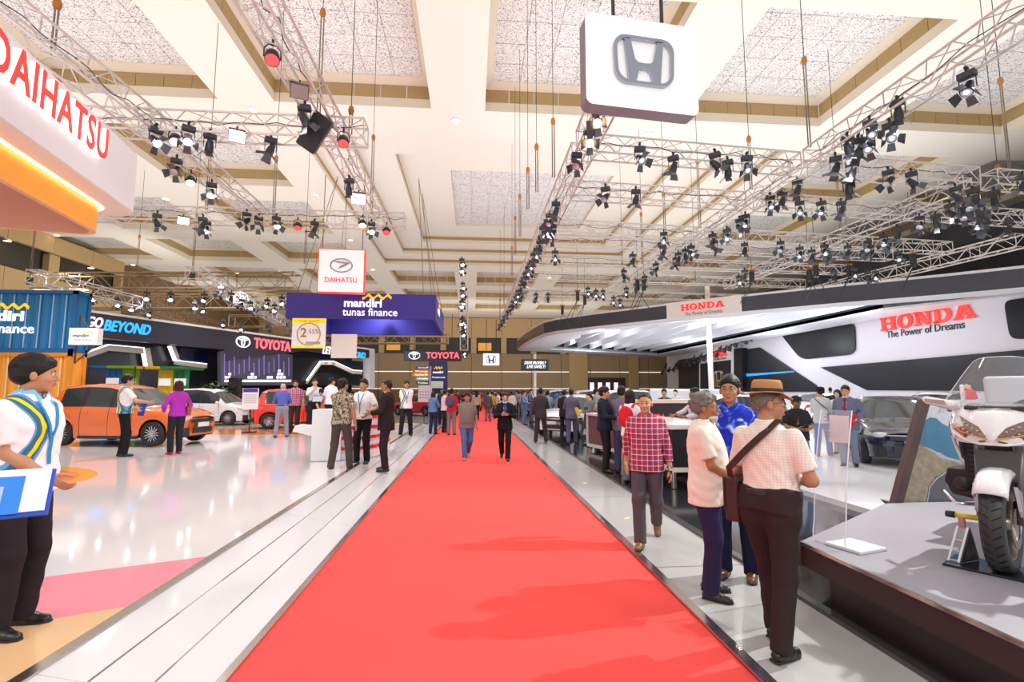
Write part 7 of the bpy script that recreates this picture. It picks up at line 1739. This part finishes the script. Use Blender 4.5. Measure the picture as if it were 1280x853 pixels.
# front cowl
ROW = [(1.11, [(0, -.16), (.10, -.18), (.19, -.25), (.27, -.40)]), (1.06, [(0, -.06), (.11, -.09), (.22, -.20), (.29, -.38)]), (1.00, [(0, .0), (.12, -.04), (.24, -.16), (.305, -.36)]), (.94, [(0, .045), (.12, .0), (.245, -.13), (.31, -.34)]), (.88, [(0, .065), (.11, .02), (.235, -.12), (.305, -.34)]), (.845, [(0, .05), (.10, .005), (.21, -.12), (.28, -.34)])]
def cow(x, z, o=0.0):
    zs_ = [r[0] for r in ROW][::-1]; ys = []
    for r in ROW: ys.append(float(np.interp(abs(x), [p[0] for p in r[1]], [p[1] for p in r[1]])))
    return (x, float(np.interp(z, zs_, ys[::-1]))+o, z)
L_ = []
for z, pts in ROW:
    xs_ = np.linspace(-1, 1, 25); xm = pts[-1][0]; L_.append([cow(x*xm, z) for x in xs_])
co_ = MB().quadstrip(L_, 0, False).build('front_cowl', M_mwhite, mo, True); co_.modifiers.new('thick', 'SOLIDIFY').thickness = .01
M_hl = mat('moto_headlight', (.20, .14, .10), .08, .2, coat=1, vary=.8, vscale=70)
for sd in (1, -1):
    out_ = [(.03, .905), (.07, .965), (.13, 1.00), (.20, 1.035), (.268, 1.06), (.282, 1.02), (.235, .94), (.16, .885), (.06, .858), (.03, .866)]
    n = len(out_); mb = MB()
    F0 = [cow(x*sd, z, .006) for x, z in out_]; c0_ = cow(.14*sd, .945, .022); k = len(mb.v); mb.v += [c0_]+F0
    for i in range(n): mb.f.append((k, k+1+i, k+1+(i+1) % n) if sd < 0 else (k, k+1+(i+1) % n, k+1+i)); mb.m.append(0)
    hl = mb.build('headlight', M_hl, mo)
    for row in range(2):
        for i in range(6):
            u = (i+.5)/6; x = .06+.17*u; z = .905+.10*u+(.026 if row else -.02); p = cow(x*sd, z, .022-.012*abs(u-.5)*2)
            MB().box(p, (.010, .010, .009)).build('led_cell', mat('led_warm', (.7, .6, .5), .1, emit=.05), hl)
    MB().path([cow(x*sd, z, .016) for x, z in ((.02, .885), (.10, .905), (.18, .925), (.24, .975))], .005, 5).build('amber_strip', mat('amber', hexc('c98a4a'), .3, emit=.1), hl)
    MB().path([cow(x*sd, z, .006) for x, z in ((.0, .852), (.07, .85), (.16, .868), (.235, .915), (.285, 1.0))], .010, 6).build('cowl_edge', M_mwhite, mo, True)
    # mirror and hand guard
    mpts = [[(.21*sd, -.22, 1.105), (.21*sd, -.26, 1.135), (.21*sd, -.36, 1.12), (.21*sd, -.32, 1.05)], [(.32*sd, -.25, 1.10), (.32*sd, -.27, 1.155), (.32*sd, -.37, 1.15), (.32*sd, -.34, 1.075)], [(.42*sd, -.28, 1.115), (.42*sd, -.30, 1.175), (.42*sd, -.38, 1.17), (.42*sd, -.36, 1.11)], [(.455*sd, -.30, 1.14), (.455*sd, -.31, 1.17), (.455*sd, -.36, 1.17), (.455*sd, -.35, 1.14)]]
    mi = fixn(MB().quadstrip(mpts, 0, True, True, True).build('mirror', M_mwhite, mo)); bevel(mi, .012, 2)
    fixn(MB().prism([(.28*sd, -.232, 1.105), (.43*sd, -.276, 1.13), (.425*sd, -.277, 1.155), (.30*sd, -.24, 1.145)], (0, 1, 0), .01).build('indicator', mat('indicator_clear', hexc('b9a9a2'), .1, coat=1), mi))
    # side fairing and lower panels
    side = [[(.305*sd, -.33, .93), (.315*sd, -.42, .93), (.315*sd, -.62, .90)], [(.295*sd, -.34, .84), (.31*sd, -.44, .80), (.32*sd, -.66, .78)], [(.25*sd, -.36, .70), (.28*sd, -.46, .66), (.30*sd, -.66, .64)], [(.20*sd, -.40, .58), (.235*sd, -.47, .54), (.25*sd, -.62, .52)]]
    so_ = fixn(MB().quadstrip(side, 0, False).build('side_fairing', M_mwhite, mo, True)); so_.modifiers.new('thick', 'SOLIDIFY').thickness = .02
    MB().path([(.235*sd, -.30, .86), (.225*sd, -.32, .72), (.17*sd, -.36, .58)], .02, 6).build('duct_edge', M_mdark, mo)
    bevel(fixn(MB().prism([(.16*sd, -.36, .40), (.33*sd, -.36, .42), (.37*sd, -.36, .52), (.345*sd, -.36, .62), (.18*sd, -.36, .62)], (0, -1, 0), .3).build('cylinder_cover', mat('moto_brown', hexc('2b2422'), .35), mo)), .012)
    MB().lathe([(.0, .0), (.055, .0), (.06, -.006), (.04, -.01), (0, -.01)], (0, 0, 0), 20, axis='y').build('cover_ring', M_mdark, mo, True, (.265*sd, -.352, .51))
    MB().path([(.17*sd, -.33, .37), (.30*sd, -.33, .36), (.375*sd, -.36, .44)], .014, 6).build('guard_bar', M_chrome, mo, True)
bevel(MB().box((0, -.36, .70), (.46, .12, .34)).build('radiator', mat('radiator_black', (.012, .012, .013), .6), mo), .02)
for k in range(8): MB().box((0, -.295, .56+.035*k), (.40, .006, .008)).build('radiator_fin', M_mdark, mo)
bevel(MB().box((0, -.62, .46), (.42, .5, .34)).build('engine', M_mdark, mo), .03)
# screen
sc_ = []
for u in np.linspace(0, 1, 9):
    hw_ = .36-.13*u-.04*u*u; z = 1.085+.385*u; yc_ = -.13-.25*u
    sc_.append([(hw_*t, yc_-.17*abs(t)**2.2, z-.05*abs(t)**3*(1-u)-.05*u*abs(t)**4) for t in np.linspace(-1, 1, 17)])
M_screen = mat('screen_clear', (.5, .53, .57), .03, alpha=.28, coat=1)
ws_ = MB().quadstrip(sc_, 0, False).build('windscreen', M_screen, mo, True)
MB().path([r[0] for r in sc_]+sc_[-1][1:-1]+[r[-1] for r in sc_][::-1], .0035, 5).build('screen_edge', mat('screen_rim', (.6, .62, .65), .1), ws_)
bevel(MB().prism([(-.15, -.20, 1.10), (.15, -.20, 1.10), (.17, -.13, 1.075), (-.17, -.13, 1.075)], (0, 0, 1), .03).build('screen_base', M_mdark, mo), .008)
bevel(MB().box((0, -.42, 1.07), (.38, .22, .08)).build('dashboard', M_mdark, mo), .02)
for sd in (1, -1):
    MB().path([(.0, -.50, 1.02), (.22*sd, -.52, 1.08), (.36*sd, -.62, 1.06)], .016, 8).build('handlebar', M_mdark, mo, True)
    bevel(MB().box((.20*sd, -.30, 1.20), (.02, .05, .13)).build('wind_deflector', M_mwhite, mo), .006)
# body, seat, trunk
P_, F_ = sn([('+', .08, ellip((0, -.62, .92), (.20, .26, .15))), ('+', .08, ellip((0, -.95, .72), (.22, .35, .16))), ('+', .1, ellip((0, -1.45, .72), (.30, .40, .18)))], .018); mesh_from('body', [(P_, F_, 0)], [M_mwhite], mo)
P_, F_ = sn([('+', .05, ellip((0, -.95, .80), (.19, .26, .09))), ('+', .05, ellip((0, -1.32, .90), (.20, .22, .09))), ('+', .05, ellip((0, -1.52, 1.06), (.20, .06, .16)))], .016); mesh_from('seat', [(P_, F_, 0)], [M_mdark], mo)
bevel(MB().box((0, -1.72, 1.08), (.56, .36, .30)).build('top_case', M_mwhite, mo), .06, 3)
bevel(MB().box((0, -1.50, 1.22), (.58, .06, .26)).build('backrest', mat('moto_backrest', hexc('cfd6dc'), .3), mo), .03, 3)
for sd in (1, -1): bevel(MB().box((.34*sd, -1.55, .60), (.20, .55, .36)).build('saddlebag', M_mwhite, mo), .06, 3)
MB().lathe([(RW-.12, -.08), (RW-.06, -.10), (RW, -.04), (RW, .04), (RW-.06, .10), (RW-.12, .08)], n=32, axis='x').build('rear_tyre', MATS['moto_tyre'], mo, True, (0, -1.69, RW))
MB().lathe([(RW-.12, -.07), (.05, -.05), (0, -.06)], n=24, axis='x').lathe([(RW-.12, .07), (.05, .05), (0, .06)], n=24, axis='x').build('rear_rim', MATS['moto_rim'], mo, True, (0, -1.69, RW))
text('GOLD WING', M_steel, .17, .014, .001, mo, frame_of(cow(0, 1.092, .012), (1, 0, 0), (0, 1, .5)) @ Matrix.Rotation(PI, 4, 'Z') @ Matrix.Rotation(PI, 4, 'Z'))
# paddock stand
q2 = P(1206, 706, z=PZ)
st_ = thing('wheel_stand', 'aluminium wheel stand with yellow pegs holding the motorcycle front wheel', 'stand', (q2.x, q2.y, PZ), rzm)
bevel(MB().box((-.12, -.02, .008), (.42, .34, .016)).build('base_plate', mat('stand_black', (.015, .017, .022), .15), st_), .004)
A0, A1 = Vector((.05, .06, .02)), Vector((-.005, .0, .26))
for dx in (0, .055): MB().tube(A0+Vector((dx-.03, 0, 0)), A1+Vector((dx-.03, 0, 0)), .009, n=4).build('rail', mat('stand_alu', (.85, .86, .86), .25, .6), st_)
for u in (.04, .32, .62, .96): MB().tube(A0.lerp(A1, u)+Vector((-.03, 0, 0)), A0.lerp(A1, u)+Vector((.025, 0, 0)), .007, n=4).build('rung', MATS['stand_alu'], st_)
fixn(MB().prism([A0+Vector((-.035, 0, 0)), A1+Vector((-.035, 0, 0)), Vector((-.045, -.14, .02))], (-1, 0, 0), .008).build('side_plate', mat('stand_grey', hexc('5e5a60'), .35, .5), st_))
bevel(MB().box(A1+Vector((0, 0, .03)), (.035, .035, .08)).build('adjuster', mat('stand_pink', hexc('b99a96'), .35, .6), st_), .004)
MB().tube(A1+Vector((.035, 0, .075)), A1+Vector((-.09, 0, .075)), .018, n=12).build('yellow_peg', mat('peg_yellow', hexc('e3c21e'), .35), st_, True)
MB().tube(A1+Vector((.085, 0, .075)), A1+Vector((.035, 0, .075)), .023, n=12).build('peg_cap', M_dark, st_, True)

# small things in the left booth background
q = P(293, 500, y=25)
sk = thing('speaker_stack', 'stack of black loudspeakers behind the white compact car nose', 'speaker', (q.x, q.y, PL))
for k in range(3):
    bevel(MB().box((0, 0, .55+k*.72-.2), (.46, .45, .68)).build('speaker_box', M_dark, sk), .02); MB().lathe([(0, 0), (.15, 0), (.17, -.02), (.12, -.01)], (0, -.23, .5+k*.72-.2), 18, axis='y').build('speaker_cone', M_black, sk, True)
q = P(313, 500, y=18.6)
ib = thing('info_board', 'white info board with a purple heading left of the red car', 'board', (q.x, q.y, PL))
MB().box((0, 0, 1.2), (.55, .04, .75)).build('panel', mat('info_white', (.78, .74, .78), .5), ib); MB().box((0, -.025, 1.5), (.5, .01, .13)).build('heading', M_mandi, ib); MB().tube((0, .03, 0), (0, .03, 1.0), .025, n=6).box((0, .03, .02), (.4, .3, .04)).build('stand', M_black, ib)
for k in range(5): MB().box((0, -.024, 1.34-.07*k), (.42, .006, .018)).build('print_line', mat('print_text2', hexc('a99aa8'), .6), ib)
q = P(275, 505, y=25)
sh = thing('potted_shrub', 'green leafy potted shrub behind the white compact car', 'plant', (q.x, q.y, PL)); sh.scale = (1.4, 1.4, 1.4)
MB().lathe([(0, 0), (.2, 0), (.28, .4), (.24, .4), (0, .36)], n=16).build('pot', mat('pot_grey', hexc('6e6862'), .6), sh, True)
fo = MB()
for k in range(240):
    a, r_, z = random.uniform(0, 2*PI), random.uniform(.1, .6), random.uniform(.5, 1.35); p = Vector((r_*math.cos(a), r_*math.sin(a), z)); d = Vector((math.cos(a), math.sin(a), random.uniform(-.3, .8))).normalized()*.16; sd_ = d.cross(Vector((0, 0, 1))).normalized()*.04
    n0 = len(fo.v); fo.v += [tuple(p), tuple(p+d*.5+sd_), tuple(p+d), tuple(p+d*.5-sd_)]; fo.f.append((n0, n0+1, n0+2, n0+3)); fo.m.append(0)
fo.build('foliage', mat('leaf_green', hexc('5f8f3a'), .5, vary=.3, vscale=4), sh)['kind'] = 'stuff'
fit_texts()
# labels: tell alike things apart by their place in the row
ORD = 'zeroth first second third fourth fifth sixth seventh eighth ninth tenth eleventh twelfth thirteenth fourteenth fifteenth sixteenth seventeenth eighteenth nineteenth twentieth'.split()
def ordinal(n): return ORD[n] if n <= 20 else ('twenty-'+ORD[n-20] if n < 30 else 'thirtieth')
def px_of(o):
    v = o.location-Vector((0, 0, CAMZ)); return 640+FPX*v.dot(_r)/v.dot(_d), 426.5-FPX*v.dot(_u)/v.dot(_d)
byl = {}
for o in bpy.data.objects:
    if o.parent is None and 'label' in o and o.get('kind') is None: byl.setdefault(o['label'], []).append(o)
for l, os_ in byl.items():
    if len(os_) < 2: continue
    ps = [px_of(o) for o in os_]; wide = max(p[0] for p in ps)-min(p[0] for p in ps) >= max(p[1] for p in ps)-min(p[1] for p in ps)
    up_down = 'tower' in l
    key = (lambda o: px_of(o)[1]) if up_down else ((lambda o: px_of(o)[0]) if wide else (lambda o: o.location.length))
    for k, o in enumerate(sorted(os_, key=key)):
        if 'group' not in o: o['group'] = l
        o['label'] = '%s, %s from the %s' % (l, ordinal(k+1), 'top' if up_down else ('left' if wide else 'camera'))
